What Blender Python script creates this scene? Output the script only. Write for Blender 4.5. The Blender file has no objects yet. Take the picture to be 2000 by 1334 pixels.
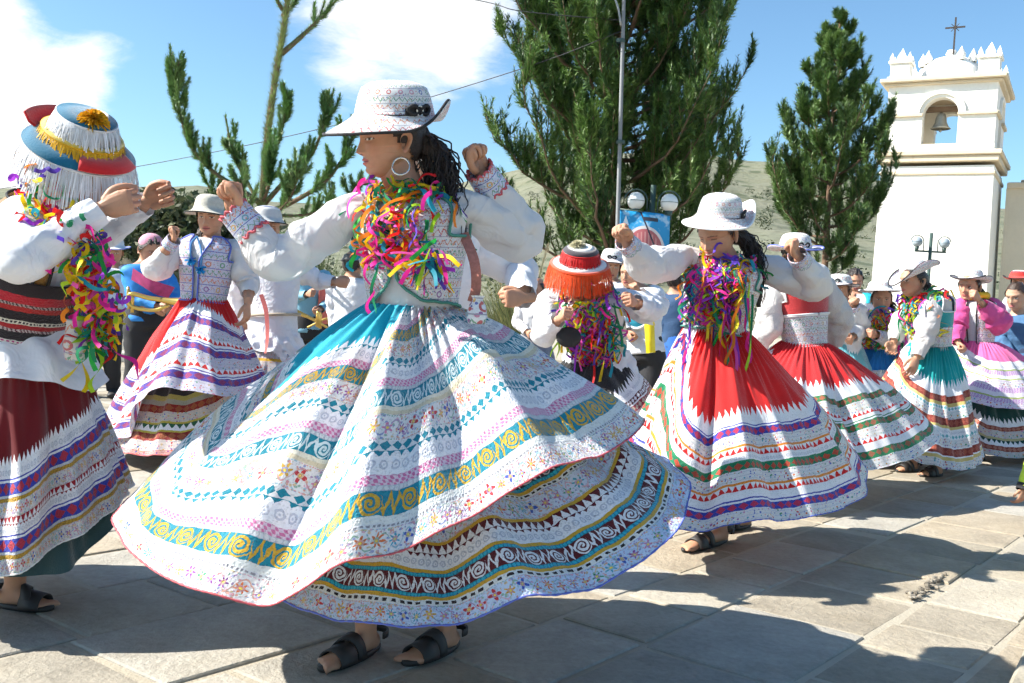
import bpy, math, random
import numpy as np
from mathutils import Vector, Matrix, Quaternion
rng = np.random.default_rng(7); random.seed(7)
PI = math.pi; TAU = 2*PI
SC = bpy.context.scene; COL = SC.collection
# ------------------------------------------------------------------ camera, sky, sun, exposure
FPX = 1944.4; CAMH = 1.10
cam_d = bpy.data.cameras.new('camera'); cam = bpy.data.objects.new('camera', cam_d); COL.objects.link(cam)
cam_d.sensor_width = 36; cam_d.lens = 35.0; cam_d.clip_start = 0.05; cam_d.clip_end = 6000
CAMM = Matrix.Translation((0, 0, CAMH)) @ Matrix.Rotation(math.radians(90-2.27), 4, 'X') @ Matrix.Rotation(math.radians(3.2), 4, 'Z')
cam.matrix_world = CAMM; SC.camera = cam
_CM = np.array(CAMM)
SUN_EL = 40.0; SUN_TO = math.radians(4)              # light travels toward +x, slightly away from the camera
SUN_D = np.array([math.cos(math.radians(SUN_EL))*math.cos(SUN_TO), math.cos(math.radians(SUN_EL))*math.sin(SUN_TO), -math.sin(math.radians(SUN_EL))])
sun_d = bpy.data.lights.new('sun', 'SUN'); sun_d.energy = 4.7; sun_d.angle = math.radians(0.53); sun_d.color = (1.0, 0.95, 0.86)
sun = bpy.data.objects.new('sun', sun_d); COL.objects.link(sun)
sun.rotation_euler = Vector(SUN_D).to_track_quat('-Z', 'Y').to_euler(); sun.location = (-8, -2, 12)
SC.view_settings.view_transform = 'Standard'; SC.view_settings.look = 'None'; SC.view_settings.gamma = 1.0
SC.view_settings.exposure = 1.33; SC.view_settings.use_curve_mapping = False
SC.cycles.max_bounces = 5; SC.cycles.diffuse_bounces = 3; SC.cycles.glossy_bounces = 2; SC.cycles.transmission_bounces = 3; SC.cycles.transparent_max_bounces = 4; SC.cycles.caustics_reflective = False; SC.cycles.caustics_refractive = False
world = bpy.data.worlds.new('World'); SC.world = world; world.use_nodes = True

def Wp(px, py, d):
    """photo pixel + distance along the view axis -> point of the place"""
    v = np.array([(px-1000)/FPX*d, -(py-667)/FPX*d, -d, 1.0])
    return (_CM @ v)[:3]
def ground_at(px, py, z=0.0):
    v = _CM[:3, :3] @ np.array([(px-1000)/FPX, -(py-667)/FPX, -1.0])
    return np.array([0, 0, CAMH]) + v*((z-CAMH)/v[2])
# ------------------------------------------------------------------ a small language for shader nodes
class S:
    def __init__(s, nt, sock): s.nt, s.k = nt, sock
    def __add__(a, b): return M2(a, 'ADD', b)
    def __radd__(a, b): return M2(a, 'ADD', b)
    def __sub__(a, b): return M2(a, 'SUBTRACT', b)
    def __rsub__(a, b): return M2r(a, 'SUBTRACT', b)
    def __mul__(a, b): return M2(a, 'MULTIPLY', b)
    def __rmul__(a, b): return M2(a, 'MULTIPLY', b)
    def __truediv__(a, b): return M2(a, 'DIVIDE', b)
    def __neg__(a): return M2(a, 'MULTIPLY', -1.0)
    def __lt__(a, b): return M2(a, 'LESS_THAN', b)
    def __gt__(a, b): return M2(a, 'GREATER_THAN', b)
def _put(nt, sock, v):
    if isinstance(v, S): nt.links.new(v.k, sock)
    elif isinstance(v, (tuple, list)): sock.default_value = (*v, 1.0) if len(v) == 3 and len(sock.default_value) == 4 else v
    else: sock.default_value = v
def M2(a, op, b=None):
    n = a.nt.nodes.new('ShaderNodeMath'); n.operation = op; _put(a.nt, n.inputs[0], a)
    if b is not None: _put(a.nt, n.inputs[1], b)
    return S(a.nt, n.outputs[0])
def M2r(a, op, b):
    n = a.nt.nodes.new('ShaderNodeMath'); n.operation = op; _put(a.nt, n.inputs[0], b); _put(a.nt, n.inputs[1], a)
    return S(a.nt, n.outputs[0])
def sin(a): return M2(a, 'SINE')
def cos(a): return M2(a, 'COSINE')
def frac(a): return M2(a, 'FRACT')
def floor(a): return M2(a, 'FLOOR')
def absn(a): return M2(a, 'ABSOLUTE')
def sqrt(a): return M2(a, 'SQRT')
def minn(a, b): return M2(a, 'MINIMUM', b)
def maxn(a, b): return M2(a, 'MAXIMUM', b)
def atan2(a, b): return M2(a, 'ARCTAN2', b)
def smooth(a, lo, hi):
    n = a.nt.nodes.new('ShaderNodeMapRange'); n.interpolation_type = 'SMOOTHSTEP'; _put(a.nt, n.inputs[0], a)
    n.inputs[1].default_value = lo; n.inputs[2].default_value = hi; return S(a.nt, n.outputs[0])
def mix(f, a, b):
    nt = [q for q in (f, a, b) if isinstance(q, S)][0].nt
    n = nt.nodes.new('ShaderNodeMix'); n.data_type = 'RGBA'; n.clamp_factor = True
    _put(nt, n.inputs[0], f); _put(nt, n.inputs[6], a); _put(nt, n.inputs[7], b); return S(nt, n.outputs[2])
def mul(a, b):
    nt = a.nt; n = nt.nodes.new('ShaderNodeMix'); n.data_type = 'RGBA'; n.blend_type = 'MULTIPLY'; n.inputs[0].default_value = 1
    _put(nt, n.inputs[6], a); _put(nt, n.inputs[7], b); return S(nt, n.outputs[2])
def vec(nt, x, y, z=0.0):
    n = nt.nodes.new('ShaderNodeCombineXYZ')
    for i, q in enumerate((x, y, z)): _put(nt, n.inputs[i], q)
    return S(nt, n.outputs[0])
def sep(v):
    n = v.nt.nodes.new('ShaderNodeSeparateXYZ'); _put(v.nt, n.inputs[0], v); return [S(v.nt, o) for o in n.outputs]
def noise(v, scale, detail=3, rough=0.55, dist=0.0):
    n = v.nt.nodes.new('ShaderNodeTexNoise'); _put(v.nt, n.inputs['Vector'], v); n.inputs['Scale'].default_value = scale
    n.inputs['Detail'].default_value = detail; n.inputs['Roughness'].default_value = rough; n.inputs['Distortion'].default_value = dist
    return S(v.nt, n.outputs[0])
def voro(v, scale, feat='F1', rand=1.0):
    n = v.nt.nodes.new('ShaderNodeTexVoronoi'); n.feature = feat; _put(v.nt, n.inputs['Vector'], v); n.inputs['Scale'].default_value = scale
    n.inputs['Randomness'].default_value = rand
    return S(v.nt, n.outputs['Distance']), S(v.nt, n.outputs['Color'])
def hash1(a):
    n = a.nt.nodes.new('ShaderNodeTexWhiteNoise'); n.noise_dimensions = '1D'; _put(a.nt, n.inputs['W'], a); return S(a.nt, n.outputs['Value'])
def ramp(a, stops, interp='LINEAR'):
    n = a.nt.nodes.new('ShaderNodeValToRGB'); cr = n.color_ramp; cr.interpolation = interp; _put(a.nt, n.inputs[0], a)
    while len(cr.elements) > 1: cr.elements.remove(cr.elements[-1])
    cr.elements[0].position = stops[0][0]; cr.elements[0].color = (*stops[0][1], 1)
    for p, c in stops[1:]:
        e = cr.elements.new(p); e.color = (*c, 1)
    return S(a.nt, n.outputs[0])
def palette(a, cols): return ramp(a, [(i/len(cols), c) for i, c in enumerate(cols)], 'CONSTANT')
def newmat(name):
    m = bpy.data.materials.new(name); m.use_nodes = True; nt = m.node_tree; bs = nt.nodes['Principled BSDF']
    return m, nt, bs
def coord(nt, which='Object'):
    n = nt.nodes.new('ShaderNodeTexCoord'); return S(nt, n.outputs[which])
def attr(nt, name='col'):
    n = nt.nodes.new('ShaderNodeAttribute'); n.attribute_name = name; return S(nt, n.outputs['Color'])
def bump(nt, bs, h, strength=0.4, dist=0.01):
    n = nt.nodes.new('ShaderNodeBump'); n.inputs['Strength'].default_value = strength; n.inputs['Distance'].default_value = dist
    _put(nt, n.inputs['Height'], h); nt.links.new(n.outputs[0], bs.inputs['Normal'])
MATS = {}
def cached(fn):
    def g(*a, **k):
        key = (fn.__name__, repr(a), repr(k))
        if key not in MATS: MATS[key] = fn(*a, **k)
        return MATS[key]
    return g
@cached
def flat(name, c, rough=0.6, metal=0.0, nscale=9.0, namp=0.25, bstr=0.0, bscale=60.0, sheen=0.0):
    """a real surface colour with uneven tone and fine relief"""
    m, nt, bs = newmat(name); v = coord(nt)
    n = noise(v, nscale, 4, 0.6); k = n*namp*2 + (1-namp)
    n1 = nt.nodes.new('ShaderNodeVectorMath'); n1.operation = 'SCALE'; n1.inputs[0].default_value = c; _put(nt, n1.inputs['Scale'], k)
    _put(nt, bs.inputs['Base Color'], S(nt, n1.outputs[0])); bs.inputs['Roughness'].default_value = rough; bs.inputs['Metallic'].default_value = metal
    if sheen: bs.inputs['Sheen Weight'].default_value = sheen
    if bstr: bump(nt, bs, noise(v, bscale, 3), bstr, 0.01)
    return m
@cached
def vcol(name, rough=0.6, sheen=0.0, bstr=0.0, bscale=80.0, trans=0.0, spec=0.5):
    """colour held by the vertices (skin zones, ribbons, needles)"""
    m, nt, bs = newmat(name); c = attr(nt); v = coord(nt)
    k = noise(v, 40, 3)*0.3 + 0.85
    n1 = nt.nodes.new('ShaderNodeVectorMath'); n1.operation = 'SCALE'; _put(nt, n1.inputs[0], c); _put(nt, n1.inputs['Scale'], k)
    o = S(nt, n1.outputs[0])
    _put(nt, bs.inputs['Base Color'], o); bs.inputs['Roughness'].default_value = rough; bs.inputs['Sheen Weight'].default_value = sheen
    bs.inputs['Specular IOR Level'].default_value = spec
    if bstr: bump(nt, bs, noise(v, bscale, 3), bstr, 0.004)
    if trans:
        t = nt.nodes.new('ShaderNodeBsdfTranslucent'); _put(nt, t.inputs[0], o); mx = nt.nodes.new('ShaderNodeMixShader'); mx.inputs[0].default_value = trans
        nt.links.new(bs.outputs[0], mx.inputs[1]); nt.links.new(t.outputs[0], mx.inputs[2]); nt.links.new(mx.outputs[0], nt.nodes['Material Output'].inputs[0])
    return m
# ------------------------------------------------------------------ meshes
ORG = {}
def empty(name, loc, label=None, cat=None, group=None, kind=None):
    o = bpy.data.objects.new(name, None); COL.objects.link(o); o.location = loc; o.empty_display_size = 0.1
    ORG[o.name] = np.array(loc, float); tag(o, label, cat, group, kind); return o
def tag(o, label=None, cat=None, group=None, kind=None):
    for k, v in (('label', label), ('category', cat), ('group', group), ('kind', kind)):
        if v: o[k] = v
    return o
class MB:
    """collects vertices and faces, with optional colour and uv"""
    def __init__(s): s.V = []; s.Q = []; s.T = []; s.C = []; s.U = []; s.n = 0
    def add(s, V, Q=None, T=None, C=None, U=None):
        V = np.asarray(V, float).reshape(-1, 3); m = len(V); s.V.append(V)
        if Q is not None and len(Q): s.Q.append(np.asarray(Q, int).reshape(-1, 4)+s.n)
        if T is not None and len(T): s.T.append(np.asarray(T, int).reshape(-1, 3)+s.n)
        C = np.ones((m, 3))*0.5 if C is None else np.broadcast_to(np.asarray(C, float), (m, 3))
        s.C.append(C); s.U.append(np.zeros((m, 2)) if U is None else np.asarray(U, float)); s.n += m; return s
    def arrays(s):
        z4 = np.zeros((0, 4), int); z3 = np.zeros((0, 3), int)
        return np.vstack(s.V), (np.vstack(s.Q) if s.Q else z4), (np.vstack(s.T) if s.T else z3), np.vstack(s.C), np.vstack(s.U)
    def mesh(s, name, org=(0, 0, 0), smooth=True):
        V, Q, T, C, U = s.arrays(); V = V-np.asarray(org); me = bpy.data.meshes.new(name)
        nl = Q.size+T.size; nf = len(Q)+len(T)
        me.vertices.add(len(V)); me.vertices.foreach_set('co', V.astype(np.float32).ravel())
        li = np.concatenate([Q.ravel(), T.ravel()]).astype(np.int32)
        me.loops.add(nl); me.loops.foreach_set('vertex_index', li)
        me.polygons.add(nf)
        st = np.concatenate([np.arange(len(Q))*4, len(Q)*4+np.arange(len(T))*3]).astype(np.int32)
        me.polygons.foreach_set('loop_start', st)
        me.polygons.foreach_set('use_smooth', np.full(nf, smooth))
        me.update(calc_edges=True)
        uv = me.uv_layers.new(name='UVMap'); uv.data.foreach_set('uv', U[li].astype(np.float32).ravel())
        ca = me.color_attributes.new('col', 'FLOAT_COLOR', 'POINT')
        ca.data.foreach_set('color', np.hstack([C, np.ones((len(C), 1))]).astype(np.float32).ravel())
        me.validate(); return me
    def build(s, name, mat, parent=None, smooth=True, loc=None, **tags):
        org = ORG[root_of(parent).name] if parent else (np.zeros(3) if loc is None else np.asarray(loc, float))
        o = bpy.data.objects.new(name, s.mesh(name, org, smooth)); COL.objects.link(o)
        if mat: o.data.materials.append(mat)
        if parent: o.parent = parent
        else:
            o.location = org; ORG[o.name] = org
        return tag(o, **tags)
def root_of(p):
    while p.parent: p = p.parent
    return p
def unit(v):
    v = np.asarray(v, float); return v/(np.linalg.norm(v)+1e-12)
def grid_faces(nu, nv, wrap_u=True):
    i = np.arange(nu if wrap_u else nu-1)[:, None]; j = np.arange(nv-1)[None, :]
    i2 = (i+1) % nu
    return np.stack([i*nv+j, i2*nv+j, i2*nv+j+1, i*nv+j+1], -1).reshape(-1, 4)
def box(mb, c, h, R=None, C=None, bev=0.0):
    """box with half sizes h, axes the rows of R; bevelled edges when bev > 0"""
    R = np.eye(3) if R is None else np.asarray(R); h = np.asarray(h, float); c = np.asarray(c, float)
    if bev <= 0:
        v = np.array([[x, y, z] for x in (-1, 1) for y in (-1, 1) for z in (-1, 1)])*h
        q = [[0, 1, 3, 2], [4, 6, 7, 5], [0, 4, 5, 1], [2, 3, 7, 6], [0, 2, 6, 4], [1, 5, 7, 3]]
        mb.add(v@R+c, q, C=C); return mb
    b = min(bev, *(h*0.9)); V = []; idx = {}
    for x in (-1, 1):
        for y in (-1, 1):
            for z in (-1, 1):
                s = np.array([x, y, z])
                for a in range(3):
                    p = s*(h-b); p[a] = s[a]*h[a]; idx[(x, y, z, a)] = len(V); V.append(p)
    Q = []; T = []
    for a in range(3):
        o1, o2 = (a+1) % 3, (a+2) % 3
        for sg in (-1, 1):
            f = []
            for s1, s2 in ((-1, -1), (1, -1), (1, 1), (-1, 1)):
                k = [0, 0, 0]; k[a] = sg; k[o1] = s1; k[o2] = s2; f.append(idx[(*k, a)])
            Q.append(f if sg > 0 else f[::-1])
        for s1 in (-1, 1):
            for s2 in (-1, 1):
                k = [0, 0, 0]; k[o1] = s1; k[o2] = s2; kn = list(k); kp = list(k); kn[a] = -1; kp[a] = 1
                f = [idx[(*kn, o1)], idx[(*kp, o1)], idx[(*kp, o2)], idx[(*kn, o2)]]
                Q.append(f if s1*s2 < 0 else f[::-1])
    for x in (-1, 1):
        for y in (-1, 1):
            for z in (-1, 1):
                t = [idx[(x, y, z, 0)], idx[(x, y, z, 1)], idx[(x, y, z, 2)]]
                T.append(t if x*y*z > 0 else t[::-1])
    mb.add(np.array(V)@R+c, Q, T, C=C); return mb
def frames(P):
    P = np.asarray(P, float); n = len(P); Tn = np.gradient(P, axis=0); Tn /= np.linalg.norm(Tn, axis=1)[:, None]+1e-12
    a = np.array([0, 0, 1.0]) if abs(Tn[0][2]) < 0.9 else np.array([1.0, 0, 0])
    N = np.zeros_like(P); N[0] = unit(np.cross(Tn[0], a))
    for i in range(1, n): N[i] = unit(N[i-1]-Tn[i]*(N[i-1]@Tn[i]))
    return Tn, N, np.cross(Tn, N)
def tube(mb, P, r, ns=8, C=None, cap=True, wr=None, ry=None, up=None, uvs=None):
    """tube along P; r per point; wr(s,theta) multiplies the radius; ry = second radius along 'up'"""
    P = np.asarray(P, float); n = len(P); r = np.broadcast_to(np.asarray(r, float), (n,)); Tn, N, B = frames(P)
    if up is not None:
        u = np.asarray(up, float); B = np.array([unit(u-t*(u@t)) for t in Tn]); N = np.cross(B, Tn)
    th = np.arange(ns)/ns*TAU; rb = r if ry is None else np.broadcast_to(np.asarray(ry, float), (n,))
    k = np.ones((n, ns)) if wr is None else wr(np.linspace(0, 1, n)[:, None], th[None, :])
    V = P[:, None]+N[:, None]*(np.cos(th)[None, :, None]*(r[:, None]*k)[..., None])+B[:, None]*(np.sin(th)[None, :, None]*(rb[:, None]*k)[..., None])
    V = V.transpose(1, 0, 2).reshape(-1, 3); Q = grid_faces(ns, n)
    L = np.concatenate([[0], np.cumsum(np.linalg.norm(np.diff(P, axis=0), axis=1))])
    U = np.stack(np.broadcast_arrays((th*np.mean(r))[:, None], L[None, :]), -1).reshape(-1, 2)
    T = []
    if cap:
        V = np.vstack([V, P[0], P[-1]]); U = np.vstack([U, [0, 0], [0, L[-1]]]); a, b = ns*n, ns*n+1
        for i in range(ns):
            j = (i+1) % ns; T += [[i*n, a, j*n], [i*n+n-1, j*n+n-1, b]]
    Cc = C
    if C is not None and np.ndim(C) == 2 and len(C) == n:
        Cc = np.tile(np.asarray(C), (ns, 1)); Cc = np.vstack([Cc, C[0], C[-1]]) if cap else Cc
    mb.add(V, Q, T, C=Cc, U=U); return mb
def lathe(mb, prof, ns=24, c=(0, 0, 0), R=None, C=None, warp=None):
    """profile [(r,z)...] turned about the local z axis"""
    R = np.eye(3) if R is None else R; prof = np.asarray(prof, float); n = len(prof); th = np.arange(ns)/ns*TAU
    X = np.stack([np.cos(th)[:, None]*prof[:, 0], np.sin(th)[:, None]*prof[:, 0], np.broadcast_to(prof[:, 1], (ns, n))], -1)
    if warp is not None: X = warp(X, th[:, None], prof[None, :, 0])
    L = np.concatenate([[0], np.cumsum(np.linalg.norm(np.diff(prof, axis=0), axis=1))])
    U = np.stack(np.broadcast_arrays((th*np.max(prof[:, 0])*0.7)[:, None], L[None, :]), -1).reshape(-1, 2)
    mb.add(X.reshape(-1, 3)@R+np.asarray(c), grid_faces(ns, n), C=C, U=U); return mb
def sph(mb, c, r, ns=14, nr=8, C=None, R=None):
    r = np.broadcast_to(np.asarray(r, float), (3,)); a = np.linspace(-PI/2, PI/2, nr)
    m2 = MB(); lathe(m2, np.stack([np.cos(a), np.sin(a)], 1), ns); V = m2.V[0]*r
    if R is not None: V = V@R
    mb.add(V+np.asarray(c), m2.Q[0], C=C, U=m2.U[0]); return mb
def spline(P, n):
    """smooth curve through the points P"""
    P = np.asarray(P, float); m = len(P)
    if m == 2: return P[0]+(P[1]-P[0])*np.linspace(0, 1, n)[:, None]
    E = np.vstack([2*P[0]-P[1], P, 2*P[-1]-P[-2]]); t = np.linspace(0, m-1-1e-9, n); i = t.astype(int); f = (t-i)[:, None]
    a, b, c, d = E[i], E[i+1], E[i+2], E[i+3]
    return 0.5*(2*b+(c-a)*f+(2*a-5*b+4*c-d)*f**2+(3*b-a-3*c+d)*f**3)
def remesh(mb, vox, it=2):
    me = mb.mesh('tmp'); o = bpy.data.objects.new('tmp', me); COL.objects.link(o)
    m = o.modifiers.new('r', 'REMESH'); m.mode = 'VOXEL'; m.voxel_size = vox
    if it:
        s = o.modifiers.new('s', 'SMOOTH'); s.iterations = it; s.factor = 0.5
    dg = bpy.context.evaluated_depsgraph_get(); e = o.evaluated_get(dg).to_mesh()
    V = np.zeros(len(e.vertices)*3, np.float32); e.vertices.foreach_get('co', V); V = V.reshape(-1, 3).astype(float)
    li = np.zeros(len(e.loops), np.int32); e.loops.foreach_get('vertex_index', li)
    Q = li.reshape(-1, 4); bpy.data.objects.remove(o); bpy.data.meshes.remove(me)
    return V, Q
def basis(fwd, up=(0, 0, 1)):
    """rows: right, forward, up"""
    f = unit(fwd); r = unit(np.cross(f, up)); return np.array([r, f, np.cross(r, f)])
# ------------------------------------------------------------------ world: clear sky with fair-weather cloud
def make_world():
    nt = world.node_tree; bg = nt.nodes['Background']; sky = nt.nodes.new('ShaderNodeTexSky'); sky.sky_type = 'NISHITA'; sky.sun_disc = False
    sky.sun_elevation = math.radians(SUN_EL); sky.sun_rotation = math.atan2(-SUN_D[0], -SUN_D[1]); sky.altitude = 600; sky.air_density = 1.0; sky.dust_density = 1.2; sky.ozone_density = 1.6
    d = coord(nt, 'Generated'); x, y, z = sep(d)
    k = maxn(z, 0.02)+0.22; pv = vec(nt, x/k, y/k, 0.0)
    n = noise(pv, 1.7, 8, 0.62, 0.4); fine = noise(pv, 9.0, 7, 0.68, .6)
    f = n+(fine-0.5)*0.30
    def lobe(px, py, s, a):
        v = _CM[:3, :3] @ np.array([(px-1000)/FPX, -(py-667)/FPX, -1.0]); v = unit(v)
        dn = nt.nodes.new('ShaderNodeVectorMath'); dn.operation = 'DOT_PRODUCT'; _put(nt, dn.inputs[0], d); dn.inputs[1].default_value = v
        return smooth(S(nt, dn.outputs['Value']), math.cos(math.radians(s)), 1.0)*a
    for px, py, s, a in ((60, 140, 6.5, .30), (-150, 160, 9, .3), (240, 155, 4.0, .26), (340, 150, 2.4, .16), (-20, 280, 4.5, .24), (70, -30, 5, -.25), (210, 320, 5, -.2), (800, 40, 6, .24), (660, 60, 4, .2), (900, 0, 6, .2), (430, 95, 1.6, .3), (320, 335, 1.6, .3),
                         (1890, 40, 2.4, .14), (420, 230, 7, -.3), (1600, 40, 16, -.25), (250, 40, 6, -.25)):
        f = f+lobe(px, py, s, a)
    c = smooth(f, 0.56, 0.95)
    nb = nt.nodes.new('ShaderNodeVectorMath'); nb.operation = 'MULTIPLY'; nb.inputs[1].default_value = (0.86, 1.10, 1.17); nt.links.new(sky.outputs[0], nb.inputs[0])
    shade = noise(pv, 3.4, 4)*1.6+6.4
    wv = nt.nodes.new('ShaderNodeVectorMath'); wv.operation = 'SCALE'; wv.inputs[0].default_value = (1.0, 1.0, 1.0); _put(nt, wv.inputs['Scale'], shade)
    out = mix(c*0.95, S(nt, nb.outputs[0]), S(nt, wv.outputs[0]))
    _put(nt, bg.inputs[0], out); bg.inputs[1].default_value = 0.072
make_world()
# ================================================================== THE SETTING
def stone_mat(name, tint=(1, 1, 1), sc=1.0):
    m, nt, bs = newmat(name); v = coord(nt); c = attr(nt)
    a = noise(v, 3.2*sc, 6, 0.65); b = noise(v, 38*sc, 4, 0.7); s = smooth(noise(v, 1.1*sc, 4, 0.6, 0.4), 0.45, 0.72)
    k = a*1.0+b*0.6+0.20
    n1 = nt.nodes.new('ShaderNodeVectorMath'); n1.operation = 'SCALE'; _put(nt, n1.inputs[0], c); _put(nt, n1.inputs['Scale'], k)
    col = mix(s*0.35, S(nt, n1.outputs[0]), mul(S(nt, n1.outputs[0]), (0.80, 0.72, 0.58)))
    _put(nt, bs.inputs['Base Color'], col); bs.inputs['Roughness'].default_value = 0.92; bs.inputs['Specular IOR Level'].default_value = 0.15
    bump(nt, bs, a*0.8+b*0.6, 0.8, 0.016); return m
STONE = stone_mat('worn_paving_stone')
def make_ground():
    m, nt, bs = newmat('dusty_mortar'); v = coord(nt)
    col = mix(noise(v, 6, 5), (0.30, 0.265, 0.205), (0.42, 0.38, 0.30)); _put(nt, bs.inputs['Base Color'], col); bs.inputs['Roughness'].default_value = 0.95
    bump(nt, bs, noise(v, 90, 4), 0.5, 0.01)
    mb = MB(); s = 2500; mb.add([[-s, -s, -.016], [s, -s, -.016], [s, s, -.016], [-s, s, -.016]], [[0, 1, 2, 3]])
    mb.build('ground', m, kind='structure')
    pv = MB(); a = math.radians(51); ax = np.array([math.cos(a), math.sin(a)]); bx = np.array([math.cos(a-PI/2+.03), math.sin(a-PI/2+.03)])
    pv.add([[-14, 1, -.008], [16, 1, -.008], [16, 21, -.008], [-14, 21, -.008]], [[0, 1, 2, 3]])
    pav = pv.build('pavement', m, kind='structure')
    r = np.random.default_rng(3); stones = []; t = -14.0
    while t < 20:
        w = r.choice([0.30, 0.36, 0.44, 0.5]); s = -16+r.uniform(0, .5)
        while s < 26:
            l = r.uniform(.34, .70); g = .011
            q = []
            for ss, tt in ((s+g, t+g), (s+l-g, t+g), (s+l-g, t+w-g), (s+g, t+w-g)):
                p = ax*(ss+r.normal(0, .006))+bx*(tt+r.normal(0, .006))+np.array([0, 4.0]); q.append(p)
            q = np.array(q); c = q.mean(0)
            if 1.2 < c[1] < 20 and abs(c[0]) < 1.0+c[1]*0.62: stones.append((np.hypot(*c), q))
            s += l
        t += w
    stones.sort(key=lambda k: k[0])
    def add(mb, q):
        c = q.mean(0); z = r.normal(0, .0025)-.002; tilt = r.normal(0, .004, 2)
        def ring(f, zz):
            p = c+(q-c)*f; return np.c_[p, zz+z+(p-c)@tilt]
        e = .008/np.linalg.norm(q[0]-c)
        V = np.vstack([ring(1, -.05), ring(1, -.006), ring(1-e, -.0012), ring(1-4*e, 0)])
        Q = [[8+k for k in (4, 5, 6, 7)]]
        for lv in (0, 4, 8):
            for k in range(4): Q.append([lv+k, lv+(k+1) % 4, lv+4+(k+1) % 4, lv+4+k])
        # order of q is (s,t) with b clockwise of a: flip to face up
        Q = [f[::-1] for f in Q]
        g = r.uniform(.28, .38); base = np.array([[1, .885, .70], [1, .91, .75], [1, .94, .82], [1, .86, .66]][r.integers(4)])*g
        mb.add(V, Q, C=base)
    far = MB()
    for k, (d, q) in enumerate(stones):
        if k < 290:
            mb = MB(); add(mb, q); mb.build('paver', STONE, pav, smooth=False)
        else: add(far, q)
    kb = MB(); e0, e1 = ground_at(1962, 1345)[:2], ground_at(2040, 1180)[:2]; t_ = unit(np.r_[e1-e0, 0]); nrm_ = np.cross(t_, [0, 0, 1]); Rk = np.array([t_, -nrm_, [0, 0, 1.]])
    box(kb, np.r_[(e0+e1)/2, 0]+nrm_*.09+[0, 0, .012], (.75, .07, .05), Rk, C=(.34, .31, .25), bev=.012); kb.build('kerb', STONE, pav, smooth=False)
    rb = MB(); p0, p1 = ground_at(1778, 1172), ground_at(1842, 1126); tt = np.random.default_rng(6)
    for k in range(46):
        q_ = p0+(p1-p0)*tt.uniform(0, 1); sph(rb, q_+np.r_[tt.normal(0, .012, 2), .008], tt.uniform(.006, .016, 3)*[1, 1, .7], 7, 5, C=np.array([1, .9, .75])*tt.uniform(.10, .28))
    rb.build('mortar_rubble', STONE, pav, smooth=False, kind='stuff')
    far.build('distant_pavers', STONE, pav, smooth=False, kind='stuff')
make_ground()
# ---- hills
def fbm(X, Y, seed=0, oct=5):
    r = np.random.default_rng(seed); o = np.zeros_like(X); amp = 1.0; f = 1.0
    for _ in range(oct):
        for _ in range(3):
            th = r.uniform(0, TAU); ph = r.uniform(0, TAU); o += amp/3*np.sin((X*np.cos(th)+Y*np.sin(th))*f+ph)
        amp *= .5; f *= 2.1
    return o
RIDGE = [(-1500, 420), (-300, 380), (250, 372), (330, 366), (400, 360), (450, 380), (560, 398), (760, 395), (950, 345), (1150, 300), (1300, 298), (1450, 312), (1520, 314), (1700, 350), (1900, 400), (2300, 440), (3600, 470)]
def make_hills():
    px = np.linspace(-1500, 3600, 220); py = np.interp(px, [a for a, b in RIDGE], [b for a, b in RIDGE]); py += fbm(px/60, px*0, 4)*3
    top = np.array([Wp(a, b, 420.0) for a, b in zip(px, py)]); rr = np.concatenate([np.linspace(.115, 1, 90), np.linspace(1.03, 1.5, 8)])
    V = np.zeros((len(px), len(rr), 3))
    for j, q in enumerate(rr):
        V[:, j, 0] = top[:, 0]*q; V[:, j, 1] = top[:, 1]*q
        t = min((q-.115)/.885, 1.0); h = t**1.15
        V[:, j, 2] = -0.3+(top[:, 2]+.3)*(h if q <= 1 else 1-(q-1)*1.2)
    X, Y = V[..., 0], V[..., 1]; env = np.clip((rr-.115)/.3, 0, 1)*np.clip((1.02-rr)/.2, 0, 1)
    V[..., 2] += (fbm(X/28, Y/28, 9)*3.2+np.maximum(np.sin(V[..., 2]/1.3+fbm(X/40, Y/40, 2)*2), 0)*.7)*env[None]
    m, nt, bs = newmat('dry_hillside'); v = coord(nt)
    n = noise(v, .035, 6, .65, .6); c = ramp(n, [(.3, (.115, .125, .075)), (.45, (.175, .175, .12)), (.6, (.14, .15, .095)), (.72, (.22, .21, .155))])
    x, y, z = sep(v); rows = smooth(sin(z*1.5+noise(v, .05, 4)*18), .5, .95); c = mix(rows*.35, c, (.13, .125, .07))
    d, vc = voro(v, .16); c = mix(smooth(d, .38, .22)*.85, c, (.060, .075, .036))
    d2, vc = voro(v, .5); c = mix(smooth(d2, .30, .2)*.6, c, (.085, .09, .045))
    _put(nt, bs.inputs['Base Color'], c); bs.inputs['Roughness'].default_value = 1; bump(nt, bs, noise(v, .6, 5), .6, 1.0)
    mb = MB(); mb.add(V.reshape(-1, 3), grid_faces(len(px), len(rr), False)[:, ::-1]); mb.build('hills', m, kind='structure')
make_hills()
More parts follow.
